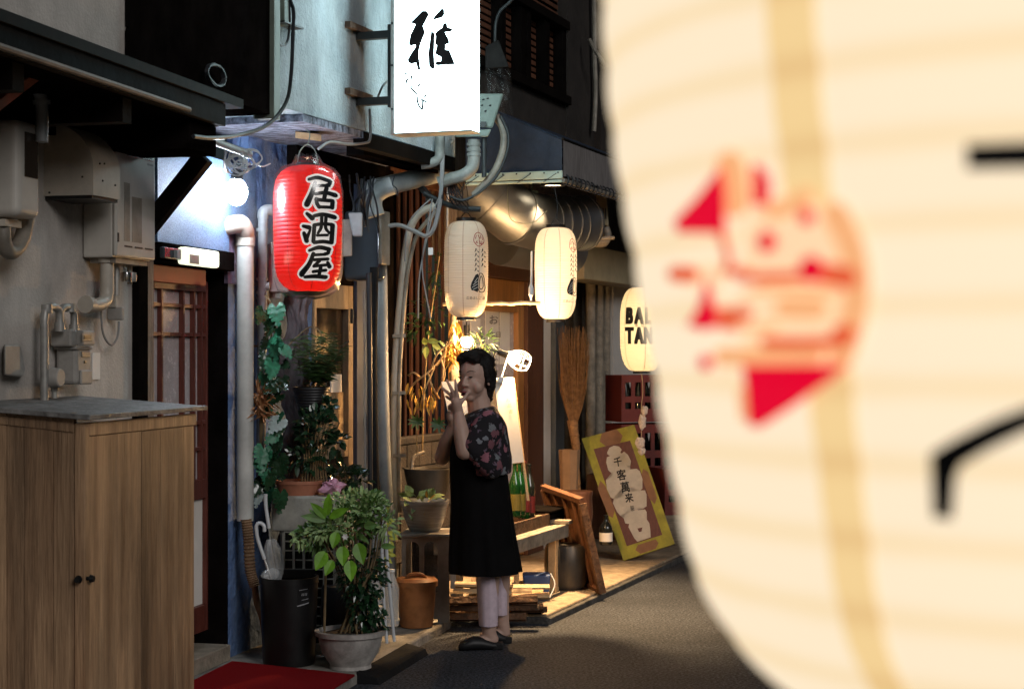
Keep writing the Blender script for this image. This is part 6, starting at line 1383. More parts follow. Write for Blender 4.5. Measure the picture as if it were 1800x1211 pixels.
bm = nb(); bush(bm, c + V((-.03, -.02, .17)), (.09, .08, .025), 26, .07, .04, .2, .3); tagp(obj('foliage', bm, MAT['leaf_pale'], t), kind='stuff')
bm = nb(); bush(bm, c + V((.02, -.09, .165)), (.03, .03, .02), 14, .045, .02, .1, .3); tagp(obj('fallen_leaves', bm, MAT['leaf_gold'], t), kind='stuff')
t = thing('dark_bowl', 'wide dark bonsai bowl before the block wall', 'pot', P(752, 880, 9.75)); k = 9.75 / FP
c = P(752, 905, 9.75); bm = nb(); lathe(bm, [(.001, 0), (22 * k, 0), (24 * k, 8 * k), (36 * k, 50 * k), (42 * k, 78 * k), (42 * k, 82 * k), (38 * k, 82 * k), (36 * k, 74 * k), (.001, 74 * k)], c, 36, caps=False); obj('bowl', bm, MAT['drum'], t, smooth=35)
bm = nb(); lathe(bm, [(36 * k, 76 * k), (.001, 80 * k)], c, 20, caps=False); tagp(obj('soil', bm, MAT['soil'], t), kind='stuff')
bm = nb(); cyl(bm, V((c.x, c.y, .05)), c, .09, seg=16); obj('stand', bm, MAT['block'], t)
bm = nb(); tube(bm, [c + V((-.09, -.02, .26)), c + V((-.08, 0, .33)), c + V((-.02, .02, .36))], .01, 8, 4); obj('root', bm, MAT['greywood'], t, smooth=50)
OY = 8.98; c = P(732, 1096, OY); c.z = .055; k = OY / FP
t = thing('orange_bin', 'orange lidded plastic bucket in front of the arched stand', 'bucket', c)
hh = P(0, 1022, OY).z - .055
bm = nb(); lathe(bm, [(.001, 0), (28 * k, 0), (29 * k, .01), (35 * k, hh - .004)], c, 36, caps=False); obj('body', bm, MAT['orangebin'], t, smooth=40)
bm = nb(); lathe(bm, [(37.5 * k, hh - .02), (38 * k, hh + .008), (33 * k, hh + .022), (24 * k, hh + .020), (17 * k, hh + .030), (.001, hh + .042)], c, 36, caps=False); obj('lid', bm, MAT['orangebin'], t, smooth=40)
bm = nb(); tube(bm, [c + V((-17 * k, -.03, hh + .022)), c + V((-8 * k, -.035, hh + .042)), c + V((8 * k, -.035, hh + .042)), c + V((17 * k, -.03, hh + .022))], .010, 8, 4); obj('handle', bm, MAT['orangebin'], t, smooth=40)
# firewood
n = 0
NAMES = ['pale split', 'dark barked', 'thick brown', 'thin pale']
mb = nb()
def logmesh(seed, mm):
    rr = random.Random(seed); bm = nb(); rings = []
    prof = [(cos(a) * rr.uniform(.8, 1.15), sin(a) * rr.uniform(.75, 1.1)) for a in [2 * pi * i / 9 for i in range(9)]]
    if rr.random() < .6: prof = [(x, max(y, -.2)) for x, y in prof]
    for i in range(4):
        j = rr.uniform(-.06, .06); rings.append([V((-.5 + i / 3, x + j, y + j + rr.uniform(-.05, .05))) for x, y in prof])
    loft(bm, rings); return finish(bm, 'firewood_log', MAT[mm])
lms = [logmesh(i, m) for i, m in enumerate(('tanwood', 'barkwood', 'barkwood', 'tanwood', 'barkwood', 'tanwood'))]
rows = [(1084, 792, 925, 9.2, 1, .021), (1084, 800, 962, 9.42, 2, .021), (1070, 786, 948, 9.22, 2, .020), (1066, 830, 955, 9.36, 4, .020), (1054, 784, 945, 9.2, 1, .021), (1048, 820, 965, 9.4, 0, .018), (1040, 790, 935, 9.24, 3, .018), (1033, 826, 966, 9.36, 5, .016),
        (1028, 800, 900, 9.24, 0, .016), (1020, 828, 903, 9.34, 3, .022), (1094, 790, 900, 9.3, 2, .02), (1040, 900, 955, 9.46, 3, .016)]
desc = ['lowest front dark firewood log', 'lowest rear brown firewood log', 'dark firewood log in the second row at front', 'bark covered firewood log in the second row behind', 'dark firewood log in the third row at front', 'pale split firewood log in the third row behind', 'pale firewood split in the fourth row at front', 'long pale firewood split sticking out at the right end', 'pale short firewood split near the top', 'topmost stubby pale firewood block', 'dark firewood log hidden under the front row', 'small pale firewood offcut at the right end of the pile']
for i, (y, xa, xb, Y, k, r) in enumerate(rows):
    a, b = P(xa, y, Y), P(xb, y, Y); Ln = (b - a).length
    if i in (0, 1, 10): a.z = b.z = max(a.z, .047 + r)
    M = Matrix.Translation((a + b) / 2) @ Matrix.Rotation(R.uniform(-.12, .12), 4, 'Z') @ Matrix.Rotation(R.uniform(-.02, .02), 4, 'Y') @ Matrix.Diagonal((Ln, r * 1.7, r * 1.15, 1))
    o = piece('firewood_log', lms[k], None, M); tagp(o, desc[i], 'firewood log', 'firewood logs stacked on the terrace')
bm = nb(); hexa(bm, [P(x, y, Y) for Y in (9.1, 9.12) for x, y in ((788, 1098), (960, 1096), (960, 1088), (788, 1090))]) if False else fbox(bm, FM, 1.53, 1.62, .3, .98, .048, .07); tagp(obj('bearer', bm, MAT['blackwood'], base=FM.pt(1.57, .6, .05)), 'dark timber bearer under the firewood pile', 'timber')
# bench with trays and bottles
bh0, bh1 = FM.h(918, 972, .84), FM.h(918, 952, .84)
t = thing('wood_bench', 'low wooden bench with trays on the terrace behind the woman', 'bench', FM.pt(2.4, .6, .047), FM.ang)
b0_, b1_ = FM.s(914, .84), FM.s(1000, .84)
bm = nb(); fbox(bm, FM, b0_ - .25, b1_, .80, .84, bh0 + .005, bh1 + .02); obj('front_beam', bm, MAT['greywood'], t, bev=.004)
bm = nb(); fbox(bm, FM, b0_ - .25, b1_, .42, .46, bh0 + .005, bh1 + .02); obj('back_beam', bm, MAT['greywood'], t, bev=.004)
for i in range(4):
    bm = nb(); o0 = .47 + i * .082; fbox(bm, FM, b0_ - .24, b1_ - .02, o0, o0 + .075, bh1 + .0, bh1 + .018); obj('plank', bm, MAT['greywood'], t, bev=.003)
for a, o_ in ((b0_ + .07, .79), (b1_ - .10, .79), (b0_ + .02, .47), (b1_ - .10, .47)):
    bm = nb(); fbox(bm, FM, a, a + .06, o_ - .05, o_, .047, bh0 + .02); obj('leg', bm, MAT['tanwood'], t, bev=.003)
bm = nb(); fbox(bm, FM, b1_ - .06, b1_ + .02, .40, .86, bh1 + .022, bh1 + .045); obj('end_cap', bm, MAT['greywood'], t, bev=.004)
ztop = bh1 + .02
t = thing('wood_tray', 'shallow dark wooden tray on the bench nearest the woman', 'tray', FM.pt(b0_ + .12, .6, ztop), FM.ang)
s0, s1 = FM.s(905, .76), FM.s(968, .76)
bm = nb(); fbox(bm, FM, s0, s1, .74, .755, ztop, ztop + .07); fbox(bm, FM, s0, s1, .5, .515, ztop, ztop + .07); fbox(bm, FM, s0, s0 + .015, .516, .739, ztop, ztop + .07); fbox(bm, FM, s1 - .015, s1, .516, .739, ztop, ztop + .07); fbox(bm, FM, s0 + .016, s1 - .016, .516, .739, ztop + .001, ztop + .012); obj('frame', bm, MAT['barkwood'], t, bev=.002)
bm = nb(); fbox(bm, FM, s1 + .01, FM.s(998, .74), .5, .74, ztop + .001, ztop + .055); fbox(bm, FM, s1 - .02, FM.s(1000, .76), .48, .77, ztop + .072, ztop + .085); tagp(obj('dark_box', bm, MAT['blackwood'], base=FM.pt(s1, .6, ztop), bev=.003), 'dark flat box with a lid at the far end of the bench', 'box')
def bottle(px, yb, yt, Y, r, glass, lab, label, group=None):
    c = P(px, yb, Y); H = (yb - yt) * Y / FP; t = thing('sake_bottle', label, 'bottle', c, 0, group)
    bm = nb(); lathe(bm, [(.001, 0), (r * .95, .002), (r, .01), (r, H * .55), (r * .92, H * .63), (r * .42, H * .78), (r * .32, H * .84), (r * .32, H * .955), (r * .40, H * .96), (r * .40, H * .975)], c, 20, caps=False); obj('glass', bm, MAT[glass], t, smooth=40)
    bm = nb(); lathe(bm, [(r * .36, H * .976), (r * .40, H * .977), (r * .38, H), (.001, H)], c, 14, caps=False); obj('cap', bm, MAT['blackplastic' if glass == 'glass_dark' else 'label_red'], t)
    bm = nb(); lathe(bm, [(r + .0012, H * .12), (r + .0012, H * .42)], c, 20, caps=False); obj('label', bm, MAT[lab], t)
gB = 'sake bottles standing on the bench'
bottle(905, 908, 812, 9.95, .036, 'glass_green', 'label_ochre', 'green sake bottle closest to the woman', gB)
bottle(913, 909, 811, 10.05, .036, 'glass_green', 'label_ochre', 'middle green sake bottle with a yellow label', gB)
bottle(921, 911, 811, 10.12, .036, 'glass_green', 'label_red', 'green sake bottle with a red label', gB)
bottle(930, 912, 815, 10.2, .036, 'glass_dark', 'label_red', 'dark sake bottle at the outer end of the bottle row', gB)
bottle(1065, 957, 905, 11.6, .045, 'glass_dark', 'paper', 'black bottle with white label in the shade behind the painted board')
bm = nb(); tube(bm, [FM.pt(FM.s(942, .7), .70, ztop + .02), FM.pt(FM.s(942, .7), .70, ztop + .06), FM.pt(FM.s(943, .7), .74, ztop + .062)], .006, 6, 2); tagp(obj('tap_hook', bm, MAT['bamboo'], base=FM.pt(FM.s(942, .7), .7, ztop + .02)), 'little yellow wooden hook beside the dark bottle', 'hook')
c = P(948, 1030, 10.0); c.z = .048; t = thing('blue_bucket', 'blue plastic bucket under the bench', 'bucket', c)
bm = nb(); hexa(bm, [c + V(q) for q in ((-.08, -.06, 0), (.05, -.06, 0), (.05, .07, 0), (-.08, .07, 0), (-.10, -.075, .15), (.065, -.075, .15), (.065, .085, .15), (-.10, .085, .15))]); obj('body', bm, MAT['bluebucket'], t, bev=.012)
bm = nb(); tube(bm, [c + V((.066, 0, .15)), c + V((.09, -.03, .09)), c + V((.06, -.07, .02))], .004, 6, 4); obj('handle', bm, MAT['whiteframe'], t)
c = P(995, 1042, 10.45); c.z = .048; bm = nb(); lathe(bm, [(.001, 0), (.10, 0), (.125, .03), (.135, .15), (.13, .25), (.12, .27), (.001, .27)], c, 32, caps=False)
for v in bm.verts:
    d = v.co - c; a = atan2(d.y, d.x); v.co += V((d.x, d.y, 0)) * .03 * sin(16 * a)
tagp(obj('ribbed_drum', bm, MAT['drum'], base=c, smooth=40), 'dark ribbed round tub under the far end of the bench', 'tub')
# leaning slatted frame
t = thing('leaning_frame', 'red brown wooden slatted frame leaning beside the bench', 'frame', P(1058, 1042, 10.3))
def LF(u, v): # u along the top, v down
    a, b, c_, d = P(955, 856, 10.75), P(1023, 880, 10.25), P(1059, 1043, 10.25), P(996, 1010, 10.85)
    return (a * (1 - u) + b * u) * (1 - v) + (d * (1 - u) + c_ * u) * v
nl = (LF(1, 0) - LF(0, 0)).cross(LF(0, 1) - LF(0, 0)).normalized()
if nl.y > 0: nl = -nl
def lf_bar(u0, v0, u1, v1, w, th, nm, m='framewood', off=0):
    bm = nb(); beam(bm, LF(u0, v0) + nl * off, LF(u1, v1) + nl * off, w, th, up=nl); obj(nm, bm, MAT[m], t, bev=.003)
lf_bar(0, 0, 1.0, 0, .035, .035, 'rail'); lf_bar(.99, .03, .99, 1, .035, .045, 'stile', 'barkwood'); lf_bar(.0, .03, .0, 1, .035, .04, 'stile'); lf_bar(0, .985, .97, .985, .03, .03, 'rail')
for u in (.26, .50, .74): lf_bar(u, .03, u, .97, .018, .02, 'slat')
bm = nb(); plate(bm, [LF(.02, .03) - nl * .014, LF(.97, .03) - nl * .014, LF(.97, .97) - nl * .014, LF(.02, .97) - nl * .014], -nl * .006); obj('backing', bm, MAT['framewood'], t)
# barrel, cardboard pot, broom
c = P(1012, 935, 11.3); c.z = .2; bm = nb(); lathe(bm, [(.001, 0), (.085, 0), (.10, .12), (.095, .24), (.10, .26), (.098, .275), (.08, .27), (.001, .262)], P(1016, 935, 11.4), 28, caps=False); tagp(obj('brown_tub', bm, MAT['brownwood'], base=P(1016, 935, 11.4), smooth=40), 'brown lidded wooden tub behind the leaning frame', 'tub')
t = thing('broom_pot', 'tan wrapped planter holding the twig broom', 'planter', P(1002, 870, 11.6)); k = 11.6 / FP
bm = nb(); lathe(bm, [(.001, 0), (16 * k, 0), (19 * k, 70 * k), (17 * k, 70 * k), (15 * k, 60 * k), (.001, 60 * k)], P(1001, 860, 11.6), 8, caps=False); obj('wrap', bm, MAT['card'], t); bm = nb(); cyl(bm, V((P(1001, 0, 11.6).x, 11.6, .047)), P(1001, 860, 11.6), .06, seg=12); obj('base', bm, MAT['drum'], t)
t = thing('twig_broom', 'big upturned twig broom standing against the shop window', 'broom', P(1012, 790, 11.6))
bm = nb()
for i in range(260):
    u = R.uniform(-1, 1); w_ = R.uniform(-1, 1); b = P(1008 + 7 * u, 742, 11.6 + .03 * w_); m_ = P(1008 + 22 * u * R.uniform(.8, 1.1), 675 + R.uniform(-12, 12), 11.6 + .05 * w_); e = P(1009 + 26 * u * R.uniform(.8, 1.15) + R.uniform(-4, 4), R.uniform(572, 640), 11.6 + .08 * w_)
    tube(bm, [b, m_, e], [.0028, .0024, .0012], 4, 2)
tagp(obj('bristles', bm, MAT['broomtwig'], t), kind='stuff')
bm = nb(); tube(bm, [P(1006, 738, 11.6), P(1009, 760, 11.6), P(1013, 790, 11.6)], [.038, .032, .028], 12, 3); cyl(bm, P(1013, 790, 11.6), P(1018, 870, 11.6), .014, seg=8); obj('handle', bm, MAT['broomtwig'], t, smooth=40)
bm = nb()
for y in (740, 747, 765, 780): 
    cc = P(1006 + (y - 738) * .14, y, 11.6); lathe(bm, [(.036 - (y - 738) * .0001, -.005), (.039 - (y - 738) * .0001, 0), (.036 - (y - 738) * .0001, .005)], cc, 14, caps=False)
obj('binding', bm, MAT['broomtwig'], t)
# painted board
t = thing('painted_board', 'leaning painted board with white good luck characters on brown', 'sign board', P(1096, 986, 11.82))
BO = P(1096, 986, 11.82); bx = (P(1192, 957, 11.80) - BO); byv = (P(1022, 771, 12.06) - BO); bn = bx.cross(byv).normalized()
if bn.y > 0: bn = -bn
def on_board(x, y, z):
    px, py = 1010 + x / 4.485, 730 + y / 4.485; d = V(((px - CX) / FP, 1, -(py - HY) / FP)); e = V((0, 0, EYE)); return e + d * ((BO - e).dot(bn) / d.dot(bn)) + bn * z
Q4 = [(55, 182), (470, 72), (790, 1012), (385, 1145)]
bm = nb(); loft(bm, [[on_board(x, y, z) for x, y in Q4] for z in (-.03, 0)]); obj('board', bm, MAT['board_yellow'], t, bev=.002)
bm = nb(); ink_poly(bm, [(150, 265), (438, 198), (692, 940), (412, 1030)]); ink_map(bm, lambda x, y, z: on_board(x, y, z + .0012)); obj('panel_paint', bm, MAT['board_brown'], t)
for pl in ([(198, 205), (216, 140), (330, 108), (380, 160), (360, 215), (246, 243)], [(205, 515), (180, 575), (268, 790), (302, 808), (318, 745), (243, 555)], [(480, 1060), (500, 1020), (640, 975), (662, 1005), (640, 1050), (520, 1090)], [(540, 420), (525, 480), (590, 655), (632, 700), (650, 650), (580, 445)]):
    bm = nb(); ink_poly(bm, pl); ink_map(bm, lambda x, y, z: on_board(x, y, z + .0018)); obj('tortoiseshell_paint', bm, MAT['board_tan'], t)
bm = nb(); ink_poly(bm, [(258,290),(275,255),(310,238),(350,245),(372,270),(360,295),(372,300),(390,285),(420,310),(445,360),(440,395),(405,400),(440,425),(490,420),(515,440),(535,500),(535,575),(510,590),(470,575),(445,560),(440,600),(520,590),(555,590),(568,625),(568,715),(540,735),(500,720),(498,745),(555,740),(568,760),(570,820),(590,850),(598,910),(600,960),(495,995),(470,965),(425,880),(430,855),(400,850),(387,810),(400,775),(435,765),(430,750),(360,790),(335,760),(302,690),(310,660),(385,640),(370,580),(300,655),(285,645),(255,580),(247,510),(290,490),(310,440),(290,455),(265,430),(250,370),(255,330),(280,320),(258,305)])
ink_map(bm, lambda x, y, z: on_board(x, y, z + .0026)); obj('character_paint', bm, MAT['board_white'], t)
bm = nb(); ink_poly(bm, [(495, 890), (535, 882), (528, 915), (508, 918)])
ink_map(bm, lambda x, y, z: on_board(x, y, z + .0034)); obj('character_gap', bm, MAT['board_brown'], t)
bm = nb()
for ch, x, y, sz in (('千', 341, 366, 72), ('客', 370, 468, 82), ('萬', 400, 565, 82), ('来', 430, 648, 72)): ink_heavy(bm, ch, x, y, sz * 1.08, -.17, .022, .85)
ink_text(bm, '賑', 456, 733, 46, 0, -.15, .01, .7)
ink_map(bm, lambda x, y, z: on_board(x, y, z + .0036)); obj('lettering', bm, MAT['ink'], t)
# red crates
def crate(label, c, w, d, h, rz):
    t = thing('beer_crate', label, 'crate', c, rz, 'red plastic bottle crates'); T = Matrix.Translation(c) @ Matrix.Rotation(rz, 4, 'Z')
    bm = nb(); bx_ = lambda x0, x1, y0, y1, z0, z1: hexa(bm, [T @ V((x, y, z)) for z in (z0, z1) for x, y in ((x0, y0), (x1, y0), (x1, y1), (x0, y1))])
    for y in (-d / 2, d / 2 - .012):
        bx_(-w / 2, w / 2, y, y + .012, 0, h * .28); bx_(-w / 2, w / 2, y, y + .012, h * .85, h); bx_(-w / 2, w / 2, y, y + .012, h * .42, h * .55)
        for k in range(6): x = -w / 2 + (w - .03) * k / 5; bx_(x, x + .03, y + .001, y + .011, h * .281, h * .849)
    for x in (-w / 2, w / 2 - .012): bx_(x, x + .012, -d / 2 + .013, d / 2 - .013, 0, h)
    bx_(-w / 2 + .013, w / 2 - .013, -d / 2 + .013, d / 2 - .013, .004, .016); obj('shell', bm, MAT['crate_red'], t)
    bm = nb()
    for i in range(4):
        for j in range(3): q = T @ V((-w / 2 + w * (i + .5) / 4, -d / 2 + d * (j + .5) / 3, .02)); lathe(bm, [(.03, 0), (.03, h * .55), (.012, h * .75), (.012, h * .9), (.001, h * .9)], q, 10, caps=False)
    obj('bottles', bm, MAT['glass_dark'], t, smooth=40); return t
KY = 12.5; cw = .42
for i, (y0, y1, lb) in enumerate(((845, 742, 'lower red bottle crate behind the painted board'), (740, 657, 'upper red bottle crate under the cream lettered lantern'))):
    crate(lb, P(1124, y0, KY + .1), cw, .3, (y0 - y1) * KY / FP - .006, .35)
bm = nb(); fbox(bm, FM, FM.s(1075, .3), FM.s(1075, .3) + .5, .1, .5, .05, P(0, 846, KY).z); tagp(obj('low_shelf', bm, MAT['brownwood'], base=FM.pt(4, .3, .05)), 'dark low shelf carrying the red crates', 'shelf')
t_ = crate('red bottle crate mostly hidden by the huge near lantern', P(1200, 900, 12.4), .45, .35, .33, .35)
# shells on a string
t = thing('shell_string', 'string of pale shells hanging below the cream lettered lantern', 'ornament', P(1128, 800, 11.85))
bm = nb(); tube(bm, [P(x, y, 11.85) for x, y in ((1128, 655), (1130, 690), (1127, 720), (1128, 790))], .0025, 5, 4); obj('string', bm, MAT['bamboo'], t)
for x, y, w, h in ((1129, 742, 7, 14), (1133, 722, 6, 10), (1125, 779, 9, 11), (1128, 793, 7, 7)):
    bm = nb(); bmesh.ops.create_icosphere(bm, subdivisions=2, radius=1)
    for v in bm.verts: v.co = P(x, y, 11.8) + V((v.co.x * w, v.co.y * 5, v.co.z * h)) * (11.8 / FP) * (1 + .18 * sin(6 * v.co.x + 4 * v.co.z) + R.uniform(-.08, .08))
    obj('shell', bm, MAT['shell'], t, smooth=30)
# ------------------------------------------------------------------ the woman
WYd = 8.62; pk = WYd / FP
pw = thing('person', 'short haired woman in a black dress and floral blouse raising her hands to her mouth', 'person', V((P(855, 0, WYd).x, WYd + .05, 0)))
def pp(x, y, dy=0.0): return P(x, y, WYd) + V((0, dy, 0))
def capsule(bm, p0, p1, r0, r1, seg=14):
    d = (p1 - p0).normalized(); x, y = perp(d); rings = []
    for k in range(5): a = -pi / 2 + pi / 2 * k / 4; rings.append((p0 + d * r0 * sin(a) * .999, max(1e-4, r0 * cos(a))))
    for k in range(5): a = pi / 2 * k / 4; rings.append((p1 + d * r1 * sin(a) * .999, max(1e-4, r1 * cos(a))))
    loft(bm, [[c + (x * cos(2 * pi * i / seg) + y * sin(2 * pi * i / seg)) * r for i in range(seg)] for c, r in rings])
def ell(bm, c, rad, ax=None, seg=20, rows=12):
    ax = ax or (V((1, 0, 0)), V((0, 1, 0)), V((0, 0, 1)))
    loft(bm, [[c + ax[0] * rad[0] * cos(2 * pi * i / seg) * cos(b) + ax[1] * rad[1] * sin(2 * pi * i / seg) * cos(b) + ax[2] * rad[2] * sin(b) for i in range(seg)] for b in [(-.5 + (j + .001) / (rows + .002)) * pi for j in range(rows + 1)]])
fF = V((-.53, -.845, -.06)).normalized(); fR = fF.cross(V((0, 0, 1))).normalized(); fU = fR.cross(fF).normalized(); fax = (fR, fF, fU)
HC = pp(834, 662)
def hd(r, f, u): return HC + (fR * r + fF * f + fU * u) * 1.05
bm = nb()
ell(bm, hd(0, -.012, .018), (.074, .094, .095), fax); ell(bm, hd(0, .026, -.040), (.064, .060, .074), fax); ell(bm, hd(0, .050, -.094), (.030, .026, .024), fax)
ell(bm, hd(.040, .044, -.046), (.032, .030, .034), fax); ell(bm, hd(-.040, .044, -.046), (.032, .030, .034), fax)
capsule(bm, hd(0, .082, .000), hd(0, .095, -.032), .0065, .0115); ell(bm, hd(.012, .089, -.036), (.0075, .008, .006), fax); ell(bm, hd(-.012, .089, -.036), (.0075, .008, .006), fax)
ell(bm, hd(0, .080, -.070), (.026, .012, .018), fax)
for s in (-1, 1): ell(bm, hd(.074 * s, -.012, -.02), (.008, .018, .028), fax)
capsule(bm, hd(0, -.018, -.08), pp(846, 738, .02), .058, .064)
# trunk under the clothes and legs
ell(bm, pp(846, 800, .02), (.115, .155, .22)); ell(bm, pp(846, 900, .02), (.12, .15, .22)); capsule(bm, pp(848, 745, -.10), pp(848, 745, .15), .05, .05)
capsule(bm, pp(855, 930, -.05), pp(858, 1040, -.03), .08, .055); capsule(bm, pp(858, 1040, -.03), pp(860, 1112, -.02), .05, .036); capsule(bm, pp(872, 930, .12), pp(878, 1035, .16), .08, .055); capsule(bm, pp(878, 1035, .16), pp(883, 1105, .18), .05, .034)
def foot(a, heel, toe): capsule(bm, a, heel, .036, .03); capsule(bm, heel, toe, .03, .022)
zg = lambda x, dy, z: V((P(x, 0, WYd + dy).x, WYd + dy, z))
foot(pp(860, 1112, -.02), zg(866, -.02, .05), zg(822, -.06, .038)); foot(pp(883, 1105, .18), zg(887, .18, .05), zg(850, .15, .038))
# near arm, forearm up to the mouth; far arm below it
nS, nE, nW = pp(862, 752, -.17), pp(819, 788, -.235), pp(808, 722, -.20)
capsule(bm, nS, nE, .055, .043); capsule(bm, nE, pp(812, 752, -.225), .043, .040); capsule(bm, pp(812, 752, -.225), nW, .040, .0265)
fS, fE, fW = pp(838, 752, .17), pp(776, 806, .10), pp(797, 747, .0)
capsule(bm, fS, fE, .05, .04); capsule(bm, fE, pp(784, 775, .05), .040, .034); capsule(bm, pp(784, 775, .05), fW, .034, .025)
def hand(w, palm, fingers, thumb, rp=.026):
    capsule(bm, w, palm, .025, rp); n = (palm - w).normalized()
    for (b, m_, t_) in fingers: capsule(bm, palm, b, .016, .0105); capsule(bm, b, m_, .0098, .0088); capsule(bm, m_, t_, .0088, .0068)
    b, m_, t_ = thumb; capsule(bm, (w + palm) / 2, b, .016, .012); capsule(bm, b, m_, .0115, .0098); capsule(bm, m_, t_, .0098, .0075)
d_ = -.215
hand(nW, pp(804, 704, d_), [(pp(806, 692, d_ - .01), pp(804, 679, d_ - .015), pp(803, 667, d_ - .01)), (pp(800, 690, d_), pp(794, 678, d_ + .004), pp(788, 667, d_ + .01)), (pp(796, 693, d_ + .012), pp(788, 687, d_ + .02), pp(779.5, 680, d_ + .028)), (pp(796, 700, d_ + .022), pp(791, 698, d_ + .033), pp(786.5, 695, d_ + .04))],
     (pp(813, 703, d_ + .005), pp(819, 697, d_ + .02), pp(824, 689, d_ + .03)))
d2 = -.03
hand(fW, pp(795, 732, d2), [(pp(798, 722, d2 - .02), pp(803, 718, d2 - .045), pp(807, 722, d2 - .05)), (pp(796, 720, d2 - .02), pp(801, 714, d2 - .05), pp(806, 716, d2 - .058)), (pp(794, 720, d2 - .01), pp(795, 712, d2 - .03), pp(800, 711, d2 - .05)), (pp(791, 722, d2), pp(790, 714, d2 - .015), pp(793, 710, d2 - .03))], (pp(789, 734, d2 - .02), pp(788, 728, d2 - .035), pp(791, 722, d2 - .045)))
def remesh(bm, name, mm, parent, vox, it=4, rnd=None):
    me = finish(bm, name, mm); o = bpy.data.objects.new(name, me); COL.objects.link(o)
    m = o.modifiers.new('Remesh', 'REMESH'); m.mode = 'VOXEL'; m.voxel_size = vox; m.use_smooth_shade = True
    if it: s = o.modifiers.new('Smooth', 'SMOOTH'); s.factor = .5; s.iterations = it
    ev = o.evaluated_get(bpy.context.evaluated_depsgraph_get()); m2 = bpy.data.meshes.new_from_object(ev)
    bpy.data.objects.remove(o); b2 = nb(); b2.from_mesh(m2)
    if rnd:
        for v in b2.verts: v.co += rnd(v.co)
    r = obj(name, b2, mm, parent, smooth=180); return r
remesh(bm, 'body', MAT['skin'], pw, .0042, 3)
bm = nb()
for s in (-1, 1): ell(bm, hd(.031 * s, .080, .003), (.0125, .0055, .0042), fax, 12, 6)
obj('eyes', bm, MAT['hair'], pw, smooth=80)
bm = nb()
for s in (-1, 1): tube(bm, [hd(.015 * s, .089, .026), hd(.033 * s, .082, .034), hd(.050 * s, .064, .028)], [.0015, .0021, .001], 6, 3)
obj('eyebrows', bm, MAT['hair'], pw, smooth=80)
bm = nb(); ell(bm, hd(.002, .0925, -.068), (.024, .006, .0065), fax, 14, 6); ell(bm, hd(.002, .0925, -.081), (.021, .006, .0065), fax, 14, 6); obj('lips', bm, MAT['lips'], pw, smooth=80)
bm = nb(); ell(bm, hd(.002, .0965, -.0745), (.016, .004, .0045), fax, 12, 6); obj('mouth', bm, MAT['hair'], pw, smooth=80)
# hair: short full bob, swept fringe, nape
bm = nb()
ell(bm, hd(0, -.034, .046), (.085, .092, .088), fax); ell(bm, hd(0, -.070, .0), (.078, .062, .086), fax); ell(bm, hd(0, .022, .102), (.064, .056, .030), fax); ell(bm, hd(.036, .044, .088), (.034, .032, .024), fax); ell(bm, hd(-.034, .046, .086), (.034, .030, .024), fax)
for s in (-1, 1): ell(bm, hd(.071 * s, -.020, .030), (.018, .044, .056), fax); ell(bm, hd(.068 * s, -.042, -.030), (.022, .030, .052), fax)
for s in (-1, 1): ell(bm, hd(.073 * s, -.020, -.012), (.016, .030, .034), fax)
ell(bm, hd(0, -.066, -.075), (.058, .038, .050), fax); ell(bm, hd(-.034, -.056, -.112), (.026, .024, .030), fax); ell(bm, hd(-.056, -.045, -.080), (.020, .024, .036), fax)
import mathutils.noise as mn
remesh(bm, 'hair', MAT['hair'], pw, .005, 2, lambda c: mn.noise_vector(c * 22) * .006 + mn.noise_vector(c * 80) * .004)
bm = nb()
for _ in range(150):
    v = rv(); v = V((v.x, v.y - .15, v.z + .25)).normalized(); p = hd(v.x * .087, -.034 + v.y * .094, .044 + v.z * .089)
    if v.y > .45 and v.z < .55: continue
    q = (fR * R.uniform(-1, 1) + fF * R.uniform(-.6, .8) - fU * R.uniform(.2, 1)) * .022; tube(bm, [p, p + q * .6 + (p - HC).normalized() * .010, p + q * 1.3 + (p - HC).normalized() * .006], [.0018, .0014, .0007], 4, 3)
tagp(obj('stray_hair', bm, MAT['hair'], pw), kind='stuff')
# dress
def ring(y, x0, x1, dy0, dy1, n=72, wob=0.0, ph=0.0, tilt=0.0):
    cx, cy = (x0 + x1) / 2, (dy0 + dy1) / 2; out = []
    for i in range(n):
        a = 2 * pi * i / n; w = 1 + wob * sin(9 * a + ph) + wob * .5 * sin(14 * a + 2 * ph)
        out.append(pp(cx + (x1 - x0) / 2 * cos(a) * w, y, 0) + V((0, cy + (dy1 - dy0) / 2 * sin(a) * w, tilt * cos(a))))
    return out
bm = nb(); loft(bm, [ring(742, 812, 876, -.12, .15), ring(765, 796, 882, -.16, .19), ring(800, 790, 888, -.165, .20), ring(835, 790, 892, -.165, .20, wob=.012), ring(880, 792, 897, -.17, .20, wob=.022, ph=.3), ring(930, 790, 903, -.18, .215, wob=.03, ph=.5), ring(975, 788, 911, -.19, .225, wob=.036, ph=.6), ring(1005, 788, 916, -.195, .23, wob=.04, ph=.7), ring(1003, 796, 908, -.17, .21)])
obj('dress', bm, MAT['dress'], pw, smooth=60)
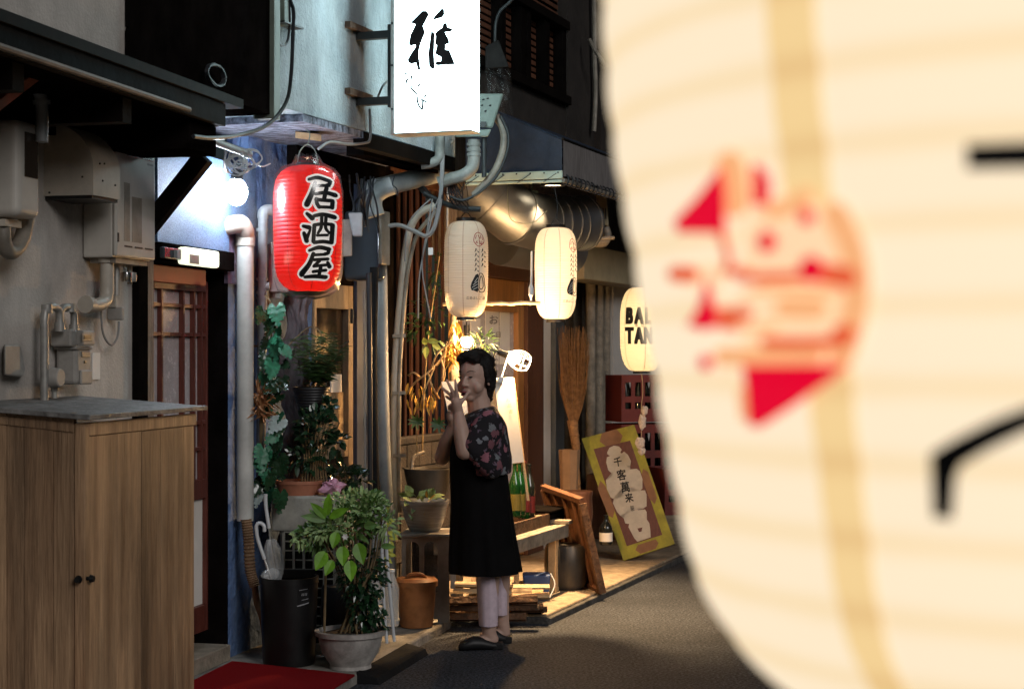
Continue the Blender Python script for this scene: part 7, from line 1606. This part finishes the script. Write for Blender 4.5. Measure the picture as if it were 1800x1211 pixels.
# blouse: shoulders, body and two wide sleeves grown together
bm = nb(); loft(bm, [ring(716, 832, 868, -.06, .07, tilt=.012), ring(722, 822, 872, -.10, .11, tilt=.014), ring(732, 812, 882, -.17, .17), ring(748, 806, 890, -.195, .20), ring(775, 806, 896, -.195, .205), ring(805, 812, 899, -.195, .205), ring(832, 818, 899, -.19, .205, wob=.01)])
capsule(bm, pp(864, 748, -.15), pp(840, 786, -.225), .072, .062); capsule(bm, pp(860, 744, -.165), pp(834, 778, -.230), .072, .060); capsule(bm, pp(850, 800, -.2), pp(864, 815, -.19), .06, .065); capsule(bm, pp(856, 748, .15), pp(806, 790, .16), .07, .06)
remesh(bm, 'blouse', MAT['blouse'], pw, .008, 3, lambda c: mn.noise_vector(c * 14) * .006)
for (x0, x1, y1, a, b, x2, x3) in ((838, 884, 1097, -.105, .05, 842, 875), (862, 896, 1088, .09, .24, 868, 892)):
    bm = nb(); loft(bm, [ring(960, x0, x1, a - .01, b + .01), ring(1010, x0 - 1, x1 - 8, a, b, wob=.01), ring(1050, x2 - 3, x3 + 1, a + .01, b - .005, wob=.012, ph=1), ring(y1, x2, x3, a + .02, b - .02, wob=.01), ring(y1 - 1, x2 + 3, x3 - 3, a + .03, b - .03)]); obj('trousers', bm, MAT['trousers'], pw, smooth=60)
def shoe(xh, xt, dy, dyt):
    bm = nb(); R_ = []
    for u, w, h, zz in ((-.02, .030, .036, .0), (.15, .038, .044, 0), (.40, .041, .066, 0), (.62, .044, .072, 0), (.82, .043, .058, 0), (.95, .032, .042, 0), (1.0, .012, .03, 0)):
        x = xh + (xt - xh) * u; d = dy + (dyt - dy) * u; c = zg(x, d, 0); sx = V((0, 1, 0))
        R_.append([c + sx * w * cos(a) + V((0, 0, max(.004, h * .5 + h * .5 * sin(a)))) for a in [2 * pi * k / 14 for k in range(14)]])
    loft(bm, R_); e = nb(); obj('shoe', bm, MAT['shoe'], pw, smooth=60)
    e.free(); bm = nb(); box(bm, zg(xh - 3, dy, .018), (.06, .07, .034)); obj('shoe_heel', bm, MAT['shoe'], pw, bev=.005)
shoe(877, 806, -.02, -.07); shoe(893, 850, .18, .15)
